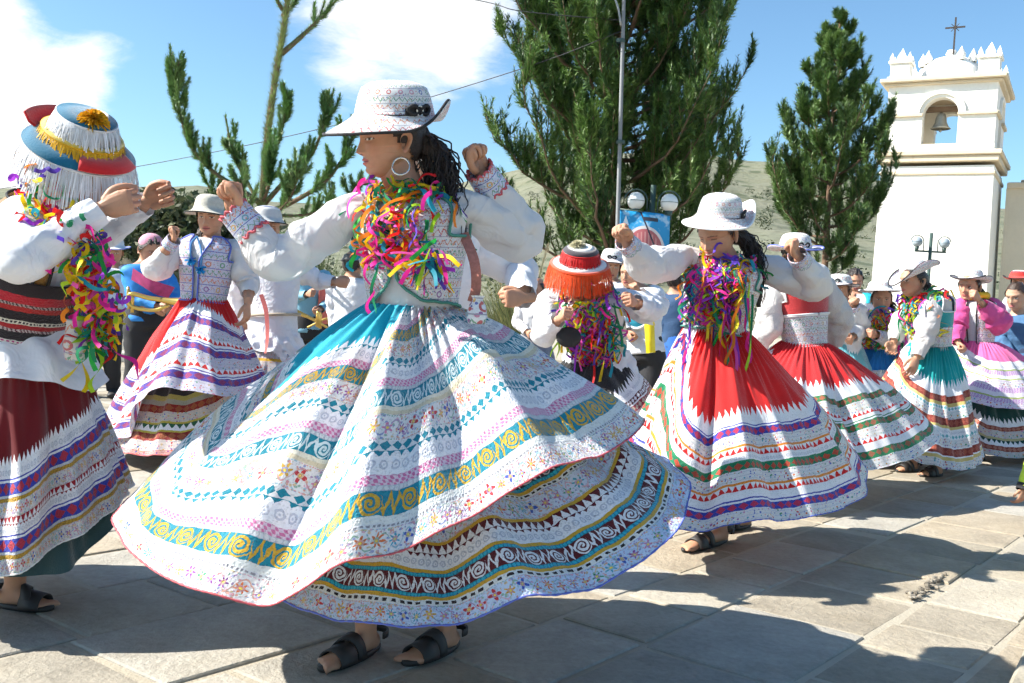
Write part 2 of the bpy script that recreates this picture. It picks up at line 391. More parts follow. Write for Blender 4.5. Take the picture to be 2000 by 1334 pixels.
# ---- leaf clumps
LEAF = vcol('leaves', .55, trans=.25)
def leaves(mb, centres, n, size, r, cols, sp=(1, 1, 1), jit=.35):
    """n leaf-shaped quads about each centre, spread through a ball of radius r"""
    rg = np.random.default_rng(len(centres)*7+n); k = len(centres)*n
    C = np.repeat(np.asarray(centres, float), n, 0); d = rg.normal(size=(k, 3)); d /= np.linalg.norm(d, axis=1)[:, None]
    P = C+d*np.asarray(sp)*(r*rg.uniform(.25, 1, (k, 1))**.6)
    a = rg.normal(size=(k, 3))+d*.8; a /= np.linalg.norm(a, axis=1)[:, None]; b = np.cross(a, rg.normal(size=(k, 3))); b /= np.linalg.norm(b, axis=1)[:, None]
    s = size*rg.uniform(.6, 1.4, (k, 1)); V = np.stack([P-a*s, P+b*s*jit, P+a*s, P-b*s*jit], 1)
    cc = np.asarray(cols)[rg.integers(len(cols), size=k)]*rg.uniform(.7, 1.3, (k, 1))
    mb.add(V.reshape(-1, 3), np.arange(k*4).reshape(-1, 4), C=np.repeat(cc, 4, 0))
def hill_bushes():
    mb = MB(); rg = np.random.default_rng(5); cs = []
    for _ in range(420):
        px = rg.uniform(-100, 2100); q = rg.uniform(.13, .62); top = Wp(px, np.interp(px, [a for a, b in RIDGE], [b for a, b in RIDGE]), 420)
        t = (q-.115)/.885; cs.append([top[0]*q, top[1]*q, (top[2]+.3)*t**1.15+.5])
    leaves(mb, cs, 80, .15, 1.0, [(.05, .07, .03), (.075, .085, .04), (.035, .05, .025)], (1.2, 1.2, .9), .6)
    mb.build('hillside_bushes', LEAF, kind='stuff', label='scattered dark bushes over the dry hillside', cat='bushes')
hill_bushes()
# ---- pines with upswept, brush-like shoots
NEEDLE = vcol('pine_needles', .5, trans=.12); BARK = flat('pine_bark', (.16, .10, .065), .9, bstr=.6, bscale=30)
def brush(mb, P, rad, n, wid, col, rg, ang=(.5, 1.0)):
    """needles standing off a shoot along P"""
    P = np.asarray(P); m = len(P); Tn, N, B = frames(P); t = rg.uniform(0, m-1.001, n); i = t.astype(int); f = (t-i)[:, None]
    base = P[i]*(1-f)+P[i+1]*f; th = rg.uniform(0, TAU, n); al = rg.uniform(*ang, n)
    rad_d = N[i]*np.cos(th)[:, None]+B[i]*np.sin(th)[:, None]; d = Tn[i]*np.cos(al)[:, None]+rad_d*np.sin(al)[:, None]
    ln = rad*rg.uniform(.75, 1.2, (n, 1))*(1.0-.35*(t/(m-1))[:, None]**3); tip = base+d*ln; s = np.cross(d, rad_d); s /= np.linalg.norm(s, axis=1)[:, None]+1e-9
    V = np.stack([base-s*wid/2, base+s*wid/2, tip], 1).reshape(-1, 3)
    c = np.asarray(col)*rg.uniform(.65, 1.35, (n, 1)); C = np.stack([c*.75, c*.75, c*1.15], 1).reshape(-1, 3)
    mb.add(V, T=np.arange(n*3).reshape(-1, 3), C=C)
def upswept(p, d, L, rg, rise=.9, n=7):
    t = np.linspace(0, 1, n)[:, None]; d = unit(d)
    return p+d*L*t*(1-.25*t)+np.array([0, 0, 1])*rise*L*.6*t**2.2+rg.normal(0, .015*L, (n, 3))*t
def pine(base, H, crown, name, label, seed, nprim=26, nsec=14, rad=.11, nn=44, wid=.014, greens=None, lean=(0, 0), sub=3):
    """crown = list of (height, radius)"""
    rg = np.random.default_rng(seed); root = empty(name, base, label, 'tree'); b = np.array(base, float)
    tr = MB(); cr = MB(); lb = MB(); z = np.linspace(0, H, 16); P = b+np.c_[lean[0]*z, lean[1]*z, z]+np.c_[np.sin(z*.8)*.03, np.cos(z*.7)*.03, z*0]
    tube(tr, P, np.linspace(.013*H, .012, 16), 9); zc = [a for a, _ in crown]; rc = [q for _, q in crown]
    greens = greens or [(.045, .095, .032), (.07, .125, .045), (.032, .068, .03)]
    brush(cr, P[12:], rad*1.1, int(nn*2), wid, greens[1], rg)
    for k in range(nprim):
        h = zc[0]+(zc[-1]-zc[0])*((k+rg.uniform(0, .8))/nprim)**.9; az = k*2.39996+rg.uniform(-.3, .3); R = np.interp(h, zc, rc)*rg.uniform(.6, 1.22)
        p0 = np.array([np.interp(h, z, P[:, 0]), np.interp(h, z, P[:, 1]), b[2]+h]); d = np.array([math.cos(az), math.sin(az), rg.uniform(.05, .3)])
        br = upswept(p0, d, R, rg, rg.uniform(.55, 1.05), 9); tube(lb, br, np.linspace(.014+.009*R, .006, 9), 5)
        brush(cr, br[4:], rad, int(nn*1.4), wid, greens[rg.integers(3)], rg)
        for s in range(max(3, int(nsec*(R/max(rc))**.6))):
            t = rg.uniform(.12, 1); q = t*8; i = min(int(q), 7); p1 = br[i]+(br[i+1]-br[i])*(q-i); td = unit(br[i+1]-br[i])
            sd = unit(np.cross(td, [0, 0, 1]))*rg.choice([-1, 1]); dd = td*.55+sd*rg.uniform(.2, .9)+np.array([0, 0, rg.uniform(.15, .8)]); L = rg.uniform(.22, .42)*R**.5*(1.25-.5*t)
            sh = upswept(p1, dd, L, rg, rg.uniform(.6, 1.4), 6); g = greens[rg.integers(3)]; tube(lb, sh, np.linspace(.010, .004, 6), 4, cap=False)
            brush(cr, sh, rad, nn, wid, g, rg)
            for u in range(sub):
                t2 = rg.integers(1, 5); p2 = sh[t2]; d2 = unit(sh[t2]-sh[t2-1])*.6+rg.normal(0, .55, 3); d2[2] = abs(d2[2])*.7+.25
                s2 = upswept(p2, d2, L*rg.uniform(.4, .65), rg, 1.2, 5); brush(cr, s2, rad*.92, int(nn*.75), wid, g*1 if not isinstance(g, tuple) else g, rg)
    tr.build('trunk', BARK, root); lb.build('limbs', BARK, root); cr.build('crown', NEEDLE, root, smooth=False)
    return root
def G(px, d):  # ground point seen under pixel column px at distance d
    p = Wp(px, 600, d); return (float(p[0]), float(p[1]), 0.0)
pine(G(1188, 18), 9.6, [(1.3, 1.4), (1.8, 2.6), (2.6, 3.0), (3.6, 2.95), (5.0, 2.75), (6.8, 2.4), (8.6, 1.9), (9.6, .9)], 'pine_tree', 'huge dense dark pine rising out of frame behind the lamp with the banner', 11, 116, 24, .15, 58, .022, greens=[(.095, .185, .04), (.145, .25, .06), (.06, .13, .04)])
pine(G(1603, 22), 7.7, [(2.0, .8), (2.3, 1.75), (3.0, 2.1), (4.0, 1.8), (5.0, 1.35), (6.0, .85), (7.0, .45), (7.7, .15)], 'pine_tree', 'cone-shaped pine with bare trunk standing left of the church tower', 23, 52, 18, .16, 58, .023, greens=[(.10, .19, .05), (.15, .25, .07), (.065, .13, .045)])
def sparse_pine():
    d = 8.6; rg = np.random.default_rng(41); b = np.array(G(500, d)); root = empty('pine_tree', tuple(b), 'thin sparse young pine with tall needle-covered leader left of the front dancer', 'tree')
    tr = MB(); cr = MB(); lb = MB(); P = spline([b, Wp(505, 470, d), Wp(513, 390, d), Wp(520, 290, d), Wp(535, 170, d), Wp(553, 60, d), Wp(570, -60, d), Wp(580, -160, d)], 40)
    tube(tr, P, np.concatenate([np.linspace(.06, .045, 8), np.linspace(.034, .014, 32)]), 9); gr = [(.15, .29, .08), (.11, .22, .07), (.19, .31, .11)]; pale = (.26, .33, .13)
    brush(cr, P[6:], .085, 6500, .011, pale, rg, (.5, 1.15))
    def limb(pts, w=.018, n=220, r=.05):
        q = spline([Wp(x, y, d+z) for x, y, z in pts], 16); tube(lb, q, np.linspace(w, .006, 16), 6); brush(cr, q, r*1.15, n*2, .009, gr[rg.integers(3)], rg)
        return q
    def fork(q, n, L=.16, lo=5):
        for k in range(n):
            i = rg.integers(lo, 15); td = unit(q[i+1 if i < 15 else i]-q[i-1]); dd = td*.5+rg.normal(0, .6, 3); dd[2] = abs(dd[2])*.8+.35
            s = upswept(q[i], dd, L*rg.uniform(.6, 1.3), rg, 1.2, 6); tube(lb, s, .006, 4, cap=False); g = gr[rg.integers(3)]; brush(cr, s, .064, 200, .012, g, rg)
            if rg.random() < .5:
                s2 = upswept(s[3], dd+rg.normal(0, .7, 3), L*.6, rg, 1.3, 5); brush(cr, s2, .055, 130, .010, g, rg)
    fork(limb([(550, 105, 0), (590, 70, .05), (630, 30, .1), (675, -20, .15)], .028, 420), 5, .2)
    fork(limb([(552, 20, 0), (530, -20, -.1), (510, -60, -.2)]), 6); fork(limb([(552, 30, 0), (575, 5, .2), (590, -30, .3)]), 6, .12)
    fork(limb([(512, 400, 0), (470, 370, -.1), (410, 330, -.15), (365, 270, -.2), (345, 180, -.2), (335, 145, -.2)], .024, 500), 34, .15, 6)
    fork(limb([(512, 410, 0), (480, 350, .1), (455, 300, .1), (440, 225, .1)]), 9, .15)
    fork(limb([(515, 400, 0), (560, 350, 0), (610, 300, .1), (640, 220, .1), (652, 175, .1)], .024, 420), 15, .15)
    fork(limb([(515, 420, 0), (580, 390, -.2), (640, 350, -.2), (680, 290, -.2), (690, 250, -.2)], .024, 420), 18, .15)
    fork(limb([(517, 330, 0), (540, 290, .2), (556, 230, .2), (558, 200, .2)]), 10, .13)
    fork(limb([(512, 420, 0), (590, 420, .3), (660, 400, .4), (720, 350, .4)]), 16, .15); fork(limb([(512, 420, 0), (545, 410, -.4), (570, 380, -.7), (585, 330, -.8)]), 14, .14)
    fork(limb([(510, 440, 0), (470, 420, .4), (430, 400, .6), (400, 350, .7)]), 14, .14); fork(limb([(508, 450, 0), (560, 460, .4), (620, 450, .8), (660, 410, 1)]), 16, .15)
    fork(limb([(510, 440, 0), (490, 430, -.5), (480, 400, -.7), (470, 350, -.9)]), 10, .13)
    fork(limb([(513, 395, 0), (525, 360, -.3), (528, 320, -.4), (530, 285, -.4)]), 14, .12)
    tr.build('trunk', BARK, root); lb.build('limbs', BARK, root); cr.build('crown', NEEDLE, root, smooth=False)
sparse_pine()
# ---- hedge, tufts, flower bed
def bush(name, label, centres, n, size, r, cols, cat='bush', sp=(1, 1, 1), base=None):
    c = np.asarray(centres, float); b = base if base is not None else (c[:, 0].mean(), c[:, 1].mean(), 0.0)
    root = empty(name, b, label, cat); mb = MB(); leaves(mb, centres, n, size, r, cols, sp, .45); mb.build('foliage', LEAF, root, smooth=False)
    st = MB(); rg = np.random.default_rng(2)
    for k in range(0, len(c), max(1, len(c)//7)): tube(st, spline([np.array([b[0]+rg.normal(0, .2), b[1]+rg.normal(0, .1), 0]), (c[k]+np.array(b))/2*np.array([1, 1, .7]), c[k]], 6), np.linspace(.04, .012, 6), 5)
    st.build('stems', BARK, root); return root
def scatter(px0, px1, py0, py1, d, n, seed, dd=.8):
    rg = np.random.default_rng(seed); return [Wp(rg.uniform(px0, px1), rg.uniform(py0, py1), d+rg.uniform(-dd, dd)) for _ in range(n)]
bush('hedge', 'big rounded dark evergreen hedge behind the left dancers', scatter(215, 300, 455, 530, 17, 24, 1)+scatter(260, 420, 418, 520, 17, 60, 2)+scatter(380, 520, 440, 520, 17.5, 30, 3), 150, .085, .48, [(.05, .075, .03), (.035, .055, .025), (.10, .12, .06), (.16, .17, .10)])
def tuft(name, label, px, py, d, n, L, cols, plumes=0, seed=0, spread=.8):
    rg = np.random.default_rng(seed); b = Wp(px, py, d); b[2] = max(b[2], 0.0); mb = MB(); root = empty(name, (b[0], b[1], 0.0), label, 'grass tuft')
    for k in range(n):
        az = rg.uniform(0, TAU); q = rg.uniform(.1, spread); l = L*rg.uniform(.6, 1.1); t = np.linspace(0, 1, 6)[:, None]; o = np.array([math.cos(az), math.sin(az), 0]); p0 = np.array([b[0], b[1], 0])+o*rg.uniform(0, .15)
        P = p0+o*q*l*t**1.6*.8+np.array([0, 0, 1])*l*(t-.35*q*t**3); s = np.cross(o, [0, 0, 1])*.012*(1-t*.9)
        mb.add(np.vstack([P-s, P+s]), [[i, i+1, 7+i, 6+i] for i in range(5)], C=np.asarray(cols[rg.integers(len(cols))])*rg.uniform(.7, 1.3))
    mb.build('blades', LEAF, root, smooth=False, kind='stuff')
    for k in range(plumes):
        az = rg.uniform(0, TAU); p0 = np.array([b[0], b[1], 0.]); p1 = p0+np.array([math.cos(az)*.35, math.sin(az)*.2, L*rg.uniform(1.05, 1.35)]); pm = MB(); P = spline([p0, p0*.4+p1*.6+[0, 0, .15], p1], 10)
        tube(pm, P[:7], .006, 4, C=(.4, .34, .2)); brush(pm, P[5:], .12, 160, .008, (.55, .46, .30), rg, (.2, .6)); pm.build('plume', LEAF, root, smooth=False)
for i, (px, d, L, pl, lab) in enumerate(((1020, 14, 1.75, 7, 'tall pampas grass with pale plumes right of the front dancer'), (620, 13, 1.75, 0, 'big dark green grass tuft behind the man with outstretched arm'), (985, 15, 1.5, 3, 'pampas grass half hidden behind the front dancer sleeve'))):
    tuft('pampas_grass' if pl else 'grass_tuft', lab, px, 640, d, 420, L, [(.16, .18, .06), (.24, .23, .09), (.10, .13, .05)] if pl else [(.06, .09, .035), (.09, .12, .045)], pl, i+3)
def left_wall():
    d = 16.5; st = stone_mat('pale_wall_stone', sc=2); root = empty('stone_wall', G(150, d), 'low pale stone wall with coping behind the flower bed', 'wall'); a = np.array(G(-200, d)); b = np.array(G(330, d)); ax = unit(b-a); R = np.array([ax, np.cross([0, 0, 1], ax), [0, 0, 1]]); L = np.linalg.norm(b-a); rg = np.random.default_rng(8)
    core = MB(); box(core, (a+b)/2+[0, 0, .68], (L/2-.02, .11, .68), R, C=(.34, .30, .23)); core.build('core', st, root, smooth=False)
    z = 0
    for row in range(5):
        h = .27; s = -rg.uniform(0, .4)
        while s < L:
            l = rg.uniform(.45, .8); c0, c1 = max(s, 0), min(s+l, L)
            if c1-c0 > .1:
                mb = MB(); box(mb, a+ax*(c0+c1)/2+[0, 0, z+h/2], ((c1-c0)/2-.008, .13+rg.uniform(0, .012), h/2-.008), R, C=np.array([1, .93, .78])*rg.uniform(.34, .5), bev=.012); mb.build('stone', st, root, smooth=False)
            s += l
        z += h
    mb = MB(); box(mb, (a+b)/2+[0, 0, 1.41], (L/2+.05, .19, .055), R, C=(.42, .35, .26), bev=.015); mb.build('coping', st, root, smooth=False)
    # steps / kerb courses in front
    sr = empty('stone_steps', G(180, 14.3), 'pale low stone steps in front of the flower bed', 'steps')
    for k in range(4):
        dd = 13.6+k*.42; p = np.array(G(-120, dd)); q = np.array(G(330, dd)); L2 = np.linalg.norm(q-p); s = -rg.uniform(0, .3); ax2 = unit(q-p); R2 = np.array([ax2, np.cross([0, 0, 1], ax2), [0, 0, 1]])
        while s < L2:
            l = rg.uniform(.5, .9); mb = MB(); box(mb, p+ax2*(s+l/2)+[0, 0, .065*(k+1)], (l/2-.009, .24, .065*(k+1)), R2, C=np.array([1, .96, .85])*rg.uniform(.40, .52), bev=.012); mb.build('step_stone', st, sr, smooth=False); s += l
    fb = empty('flower_bed', G(235, 15.6), 'planted bed of bright yellow flowers in front of the pale wall', 'flowers'); mb = MB(); rg2 = np.random.default_rng(4)
    cs = [Wp(rg2.uniform(150, 300), rg2.uniform(622, 640), 15.6+rg2.uniform(-.3, .3)) for _ in range(50)]; leaves(mb, cs, 40, .05, .2, [(.10, .16, .04), (.16, .22, .06)]); mb.build('foliage', LEAF, fb, smooth=False, kind='stuff')
    mb = MB(); leaves(mb, [c+np.array([0, -.15, .1]) for c in cs[::2]], 12, .035, .16, [(.75, .55, .03), (.8, .62, .05)], jit=.9); mb.build('blossoms', LEAF, fb, smooth=False, kind='stuff')
left_wall()
# ---- the church
PLASTER = None
def plaster_mat():
    m, nt, bs = newmat('limewashed_plaster'); v = coord(nt); c = attr(nt)
    a = noise(v, .9, 6, .65); b = noise(v, 9, 5, .7); k = a*.22+b*.12+.80
    n1 = nt.nodes.new('ShaderNodeVectorMath'); n1.operation = 'SCALE'; _put(nt, n1.inputs[0], c); _put(nt, n1.inputs['Scale'], k); o = S(nt, n1.outputs[0])
    x, y, z = sep(v); st = smooth(noise(vec(nt, x*3.0, y*3.0, z*.35), 1.6, 5, .6), .56, .75); o = mix(st*.30, o, mul(o, (.72, .62, .46)))
    _put(nt, bs.inputs['Base Color'], o); bs.inputs['Roughness'].default_value = .92; bump(nt, bs, b*.7+a, .3, .02); return m
def church():
    global PLASTER
    PLASTER = plaster_mat(); WH = (.88, .86, .80); ST = (.66, .56, .41)
    a = math.radians(30); R = np.array([[math.cos(a), -math.sin(a), 0], [math.sin(a), math.cos(a), 0], [0, 0, 1.]])  # rows: along the front (to the right), inward, up
    pc = Wp(1806, 640, 38.0); o = np.array([pc[0], pc[1], 0])+R[1]*1.98          # tower axis
    root = empty('church_tower', tuple(o), 'white church bell tower with arched belfry, bell, dome and iron cross', 'church tower')
    def L(x, y, z): return o+R[0]*x+R[1]*y+R[2]*z
    hw = 1.98
    mb = MB()
    # shaft with a slight batter
    V = []
    for z, w in ((-.2, hw+.10), (7.15, hw)):
        for sx, sy in ((-1, -1), (1, -1), (1, 1), (-1, 1)): V.append(L(sx*w, sy*w, z))
    mb.add(V, [[0, 1, 5, 4], [1, 2, 6, 5], [2, 3, 7, 6], [3, 0, 4, 7]], C=WH); mb.build('shaft', PLASTER, root, smooth=False)
    def ring(name, z0, z1, out, col, bev=.03):
        mb = MB(); box(mb, L(0, 0, (z0+z1)/2), (hw+out, hw+out, (z1-z0)/2), R, C=col, bev=bev); return mb.build(name, PLASTER, root, smooth=False)
    ring('string_course', 6.80, 6.95, .07, ST); ring('cornice', 7.28, 7.52, .17, ST); ring('cornice', 7.52, 7.70, .26, ST); ring('parapet', 7.70, 7.95, -.02, WH)
    # belfry walls, each pierced by an arch
    bw = hw-.06; zb, zt, ow, sp, sill = 7.95, 10.22, .63, 9.12, 8.0; th = .55
    for k in range(4):
        ang = k*PI/2; c, s = math.cos(ang), math.sin(ang)
        def F(x, y, z, c=c, s=s): return L(x*c-y*s, x*s+y*c, z)
        mb = MB(); arc = [(ow*math.cos(t), sp+ow*math.sin(t)) for t in np.linspace(0, PI, 17)]
        inner = [(ow, zb)]+arc+[(-ow, zb)]; n = len(inner)
        outer = [(bw, zb)]+[(bw if i < 6 else (-bw if i > 10 else bw-(i-5)*bw/2.5), zt if 5 <= i <= 11 else sp+(zt-sp)*min(1, (i if i < 6 else 16-i)/5)) for i in range(17)]+[(-bw, zb)]
        V = [F(x, -bw, z) for x, z in inner]+[F(x, -bw, z) for x, z in outer]+[F(x, -bw+th, z) for x, z in inner]+[F(x, -bw+th, z) for x, z in outer]
        Q = []
        for i in range(n-1): Q += [[i, n+i, n+i+1, i+1][::-1], [i, i+1, 2*n+i+1, 2*n+i], [2*n+i, 2*n+i+1, 3*n+i+1, 3*n+i][::-1]]
        mb.add(V, Q, C=WH); mb.build('belfry_wall', PLASTER, root, smooth=False)
        mb = MB()   # archivolt moulding
        aro = [((ow+.26)*math.cos(t), sp+(ow+.26)*math.sin(t)) for t in np.linspace(0, PI, 19)]; ari = [((ow+.12)*math.cos(t), sp+(ow+.12)*math.sin(t)) for t in np.linspace(0, PI, 19)]
        V = [F(x, -bw-.09, z) for x, z in ari]+[F(x, -bw-.09, z) for x, z in aro]+[F(x, -bw+.02, z) for x, z in ari]+[F(x, -bw+.02, z) for x, z in aro]; n = 19; Q = []
        for i in range(n-1): Q += [[i, i+1, n+i+1, n+i], [n+i, n+i+1, 3*n+i+1, 3*n+i], [2*n+i, 2*n+i+1, i+1, i]]
        mb.add(V, Q, C=WH); mb.build('archivolt', PLASTER, root, smooth=False)
        for sx in (-1, 1):
            mb = MB(); Rk = np.array([R[0]*c+R[1]*s, -R[0]*s+R[1]*c, R[2]]); box(mb, F(sx*(ow+bw)/2+sx*.02, -bw-.05, sp-.02), ((bw-ow)/2+.04, .06, .06), Rk, C=ST, bev=.015); mb.build('impost', PLASTER, root, smooth=False)
    mb = MB(); box(mb, L(0, 0, 7.97), (bw-.02, bw-.02, .03), R, C=ST); mb.build('belfry_floor', PLASTER, root, smooth=False)
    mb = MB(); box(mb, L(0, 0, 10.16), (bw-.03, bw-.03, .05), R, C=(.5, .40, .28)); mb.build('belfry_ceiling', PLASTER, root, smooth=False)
    ring('cornice', 10.22, 10.34, .10, ST); ring('cornice', 10.34, 10.50, .24, ST)
    mb = MB(); lathe(mb, [(1.36*math.cos(t), 10.48+.30*(1-abs(math.cos(t))**6)+.92*math.sin(t)) for t in np.linspace(0, PI/2-.05, 12)], 32, C=WH); mb.V[0] = mb.V[0]@R+o; mb.build('dome', PLASTER, root)
    mb = MB(); lathe(mb, [(.0, 12.0), (.16, 11.96), (.22, 11.82), (.16, 11.72), (.2, 11.62)], 14, C=WH); mb.V[0] = mb.V[0]@R+o; mb.build('dome_finial', PLASTER, root)
    for x, y in ((-.95, -.6), (-.75, -.65), (.45, -.8), (.85, -.5)):
        rr = math.hypot(x, y); zz = 10.7+math.sqrt(max(0, 1-(rr/1.42)**2)); mb = MB(); lathe(mb, [(.14, zz-.08), (.17, zz+.12), (.10, zz+.26), (.0, zz+.46)], 8, C=WH); mb.V[0] = mb.V[0]@R+L(x, y, 0); mb.build('dome_knob', PLASTER, root)
    def pinn(x, y, w, z0, h, name='pinnacle'):
        mb = MB(); V = [L(x+sx*w, y+sy*w, z0) for sx, sy in ((-1, -1), (1, -1), (1, 1), (-1, 1))]+[L(x+sx*w*1.15, y+sy*w*1.15, z0+h*.3) for sx, sy in ((-1, -1), (1, -1), (1, 1), (-1, 1))]+[L(x, y, z0+h)]
        mb.add(V, [[0, 1, 5, 4], [1, 2, 6, 5], [2, 3, 7, 6], [3, 0, 4, 7]], [[4, 5, 8], [5, 6, 8], [6, 7, 8], [7, 4, 8]], C=WH); mb.build(name, PLASTER, root, smooth=False)
    for sx in (-1, 1):
        for sy in (-1, 1):
            x, y = sx*(hw-.42), sy*(hw-.42)
            for zz0, zz1, w in ((10.5, 10.62, .44), (10.62, 11.12, .36), (11.12, 11.24, .43)):
                mb = MB(); box(mb, L(x, y, (zz0+zz1)/2), (w, w, (zz1-zz0)/2), R, C=WH, bev=.02); mb.build('pedestal', PLASTER, root, smooth=False)
            pinn(x, y, .15, 11.24, .55)
            for ux in (-1, 1):
                for uy in (-1, 1): pinn(x+ux*.32, y+uy*.32, .07, 11.24, .32)
            for q in (0, 1): pinn(x+sx*.05, y-sy*(.62+.32*q), .10, 10.5, .52-.08*q)
    BZ = flat('bell_bronze', (.30, .29, .25), .55, .6, 14, .35)
    bell = MB(); lathe(bell, [(.06, 9.28), (.14, 9.25), (.19, 9.1), (.22, 8.9), (.30, 8.74), (.37, 8.68), (.33, 8.66), (.2, 8.8)], 24); bell.V[0] = bell.V[0]@R+L(-.05, -hw+.75, 0); bo = bell.build('bell', BZ, root)
    yk = MB(); box(yk, L(-.05, -hw+.75, 9.42), (.75, .09, .10), R, bev=.02); box(yk, L(-.05, -hw+.75, 9.31), (.05, .05, .06), R); yk.build('bell_yoke', flat('old_timber', (.16, .10, .06), .85), root, smooth=False)
    cl = MB(); lathe(cl, [(.02, 9.1), (.02, 8.66), (.07, 8.6), (.0, 8.53)], 10); cl.V[0] = cl.V[0]@R+L(-.05, -hw+.75, 0); cl.build('clapper', BZ, bo)
    IR = flat('wrought_iron', (.05, .04, .035), .6, .4); cx = MB()
    box(cx, L(.1, -.3, 12.45), (.030, .030, .72), R); box(cx, L(.1, -.3, 12.78), (.36, .028, .028), R)
    for k in range(4):
        th2 = PI/4+k*PI/2; cth, sth = math.cos(th2), math.sin(th2); tube(cx, [L(.1, -.3, 12.78), L(.1+cth*.2, -.3, 12.78+sth*.2)], .014, 5)
    cx.build('cross', IR, root, smooth=False)
    # nave to the right and the second tower's belfry beyond it
    nav = empty('church_nave', tuple(L(7.5, 1.5, 0)), 'cream church front wall joining the bell tower on its right', 'church')
    mb = MB(); box(mb, L(7.5, 3.2, 3.2), (5.24, 2.6, 3.4), R, C=(.70, .62, .48)); mb.build('wall', PLASTER, nav, smooth=False)
    mb = MB(); box(mb, L(7.5, 3.2, 6.70), (5.22, 2.75, .12), R, C=ST, bev=.03); mb.build('cornice', PLASTER, nav, smooth=False)
    mb = MB(); box(mb, L(7.7, 3.6, 6.93), (5.0, 2.2, .11), R, C=(.55, .42, .30), bev=.03); mb.build('roof', PLASTER, nav, smooth=False)
    r2 = empty('church_gable', tuple(L(4.2, 4.2, 6.8)), 'white stepped church gable with spikes peeking in at right edge', 'church'); 
    for z0, z1, w in ((7.05, 9.4, 1.35), (8.05, 8.2, 1.42), (9.4, 9.6, 1.5), (9.6, 10.1, .9), (10.1, 10.22, 1.0)):
        mb = MB(); box(mb, L(4.6, 4.4, (z0+z1)/2), (w, .8 if w < 1.4 else .87, (z1-z0)/2), R, C=ST if z1-z0 < .22 else WH, bev=.02); mb.build('wall' if z1-z0 > .4 else 'cornice', PLASTER, r2, smooth=False)
    for k in range(7):
        mb = MB(); lathe(mb, [(.10, 10.22 if 1 < k < 5 else 9.6), (.13, 10.36 if 1 < k < 5 else 9.74), (0, 10.75 if 1 < k < 5 else 10.1)], 6, C=WH); mb.V[0] = mb.V[0]@R+L(3.45+k*.38, 4.0, 0); mb.build('pinnacle', PLASTER, r2, smooth=False)
church()
# ---- lamp posts, banner, pole, wires
GREEN = flat('dark_green_paint', (.05, .085, .075), .45, .1); GLASS = flat('opal_globe', (.82, .82, .80), .25, 0, 3, .05); GREYG = flat('greyed_globe', (.33, .39, .44), .25, 0, 3, .1)
def lamp_post(px, py, d, gw, gr, label, cap):
    b = G(px, d); p = Wp(px, py, d); root = empty('street_lamp', b, label, 'street lamp', 'double-globe street lamps'); bx, by = b[0], b[1]; zt = p[2]
    mb = MB(); tube(mb, [(bx, by, 0), (bx, by, .35), (bx, by, .36), (bx, by, zt)], [.10, .10, .05, .045], 12); mb.build('post', GREEN, root)
    mb = MB(); za = zt-gr*3.6; box(mb, (bx, by, za), (gw+.05, .025, .025)); mb.build('crossbar', GREEN, root, smooth=False)
    for s in (-1, 1):
        x = bx+s*gw; a = MB(); r = gr*1.28; zc = za+gr*1.75
        tube(a, [(x-s*r, by, za)]+[(x-s*r*math.cos(t), by, zc+r*math.sin(t)) for t in np.linspace(0, PI*.95, 14)], .014, 6); a.build('arm', GREEN, root)
        g = MB(); sph(g, (x, by, zc), gr, 20, 12); go = g.build('globe', GLASS if not cap else GREYG, root)
        h = MB(); lathe(h, [(.0, zc-gr*1.7), (gr*.3, zc-gr*1.6), (gr*.45, zc-gr*.95), (gr*.3, zc-gr*.9)], 12, (x, by, 0)); h.build('holder', GREEN, root)
        h = MB(); lathe(h, [(gr*1.015, zc-gr*.03), (gr*1.03, zc), (gr*1.015, zc+gr*.03)], 20, (x, by, 0)); h.build('collar_band', GREEN, go)
    return np.array([bx, by, zt])
lt = lamp_post(1262, 362, 16.2, .27, .145, 'green double-globe lamp post carrying the blue banner before the huge pine', False)
lamp_post(1809, 455, 27, .37, .14, 'double-globe lamp post standing against the white church tower', True)
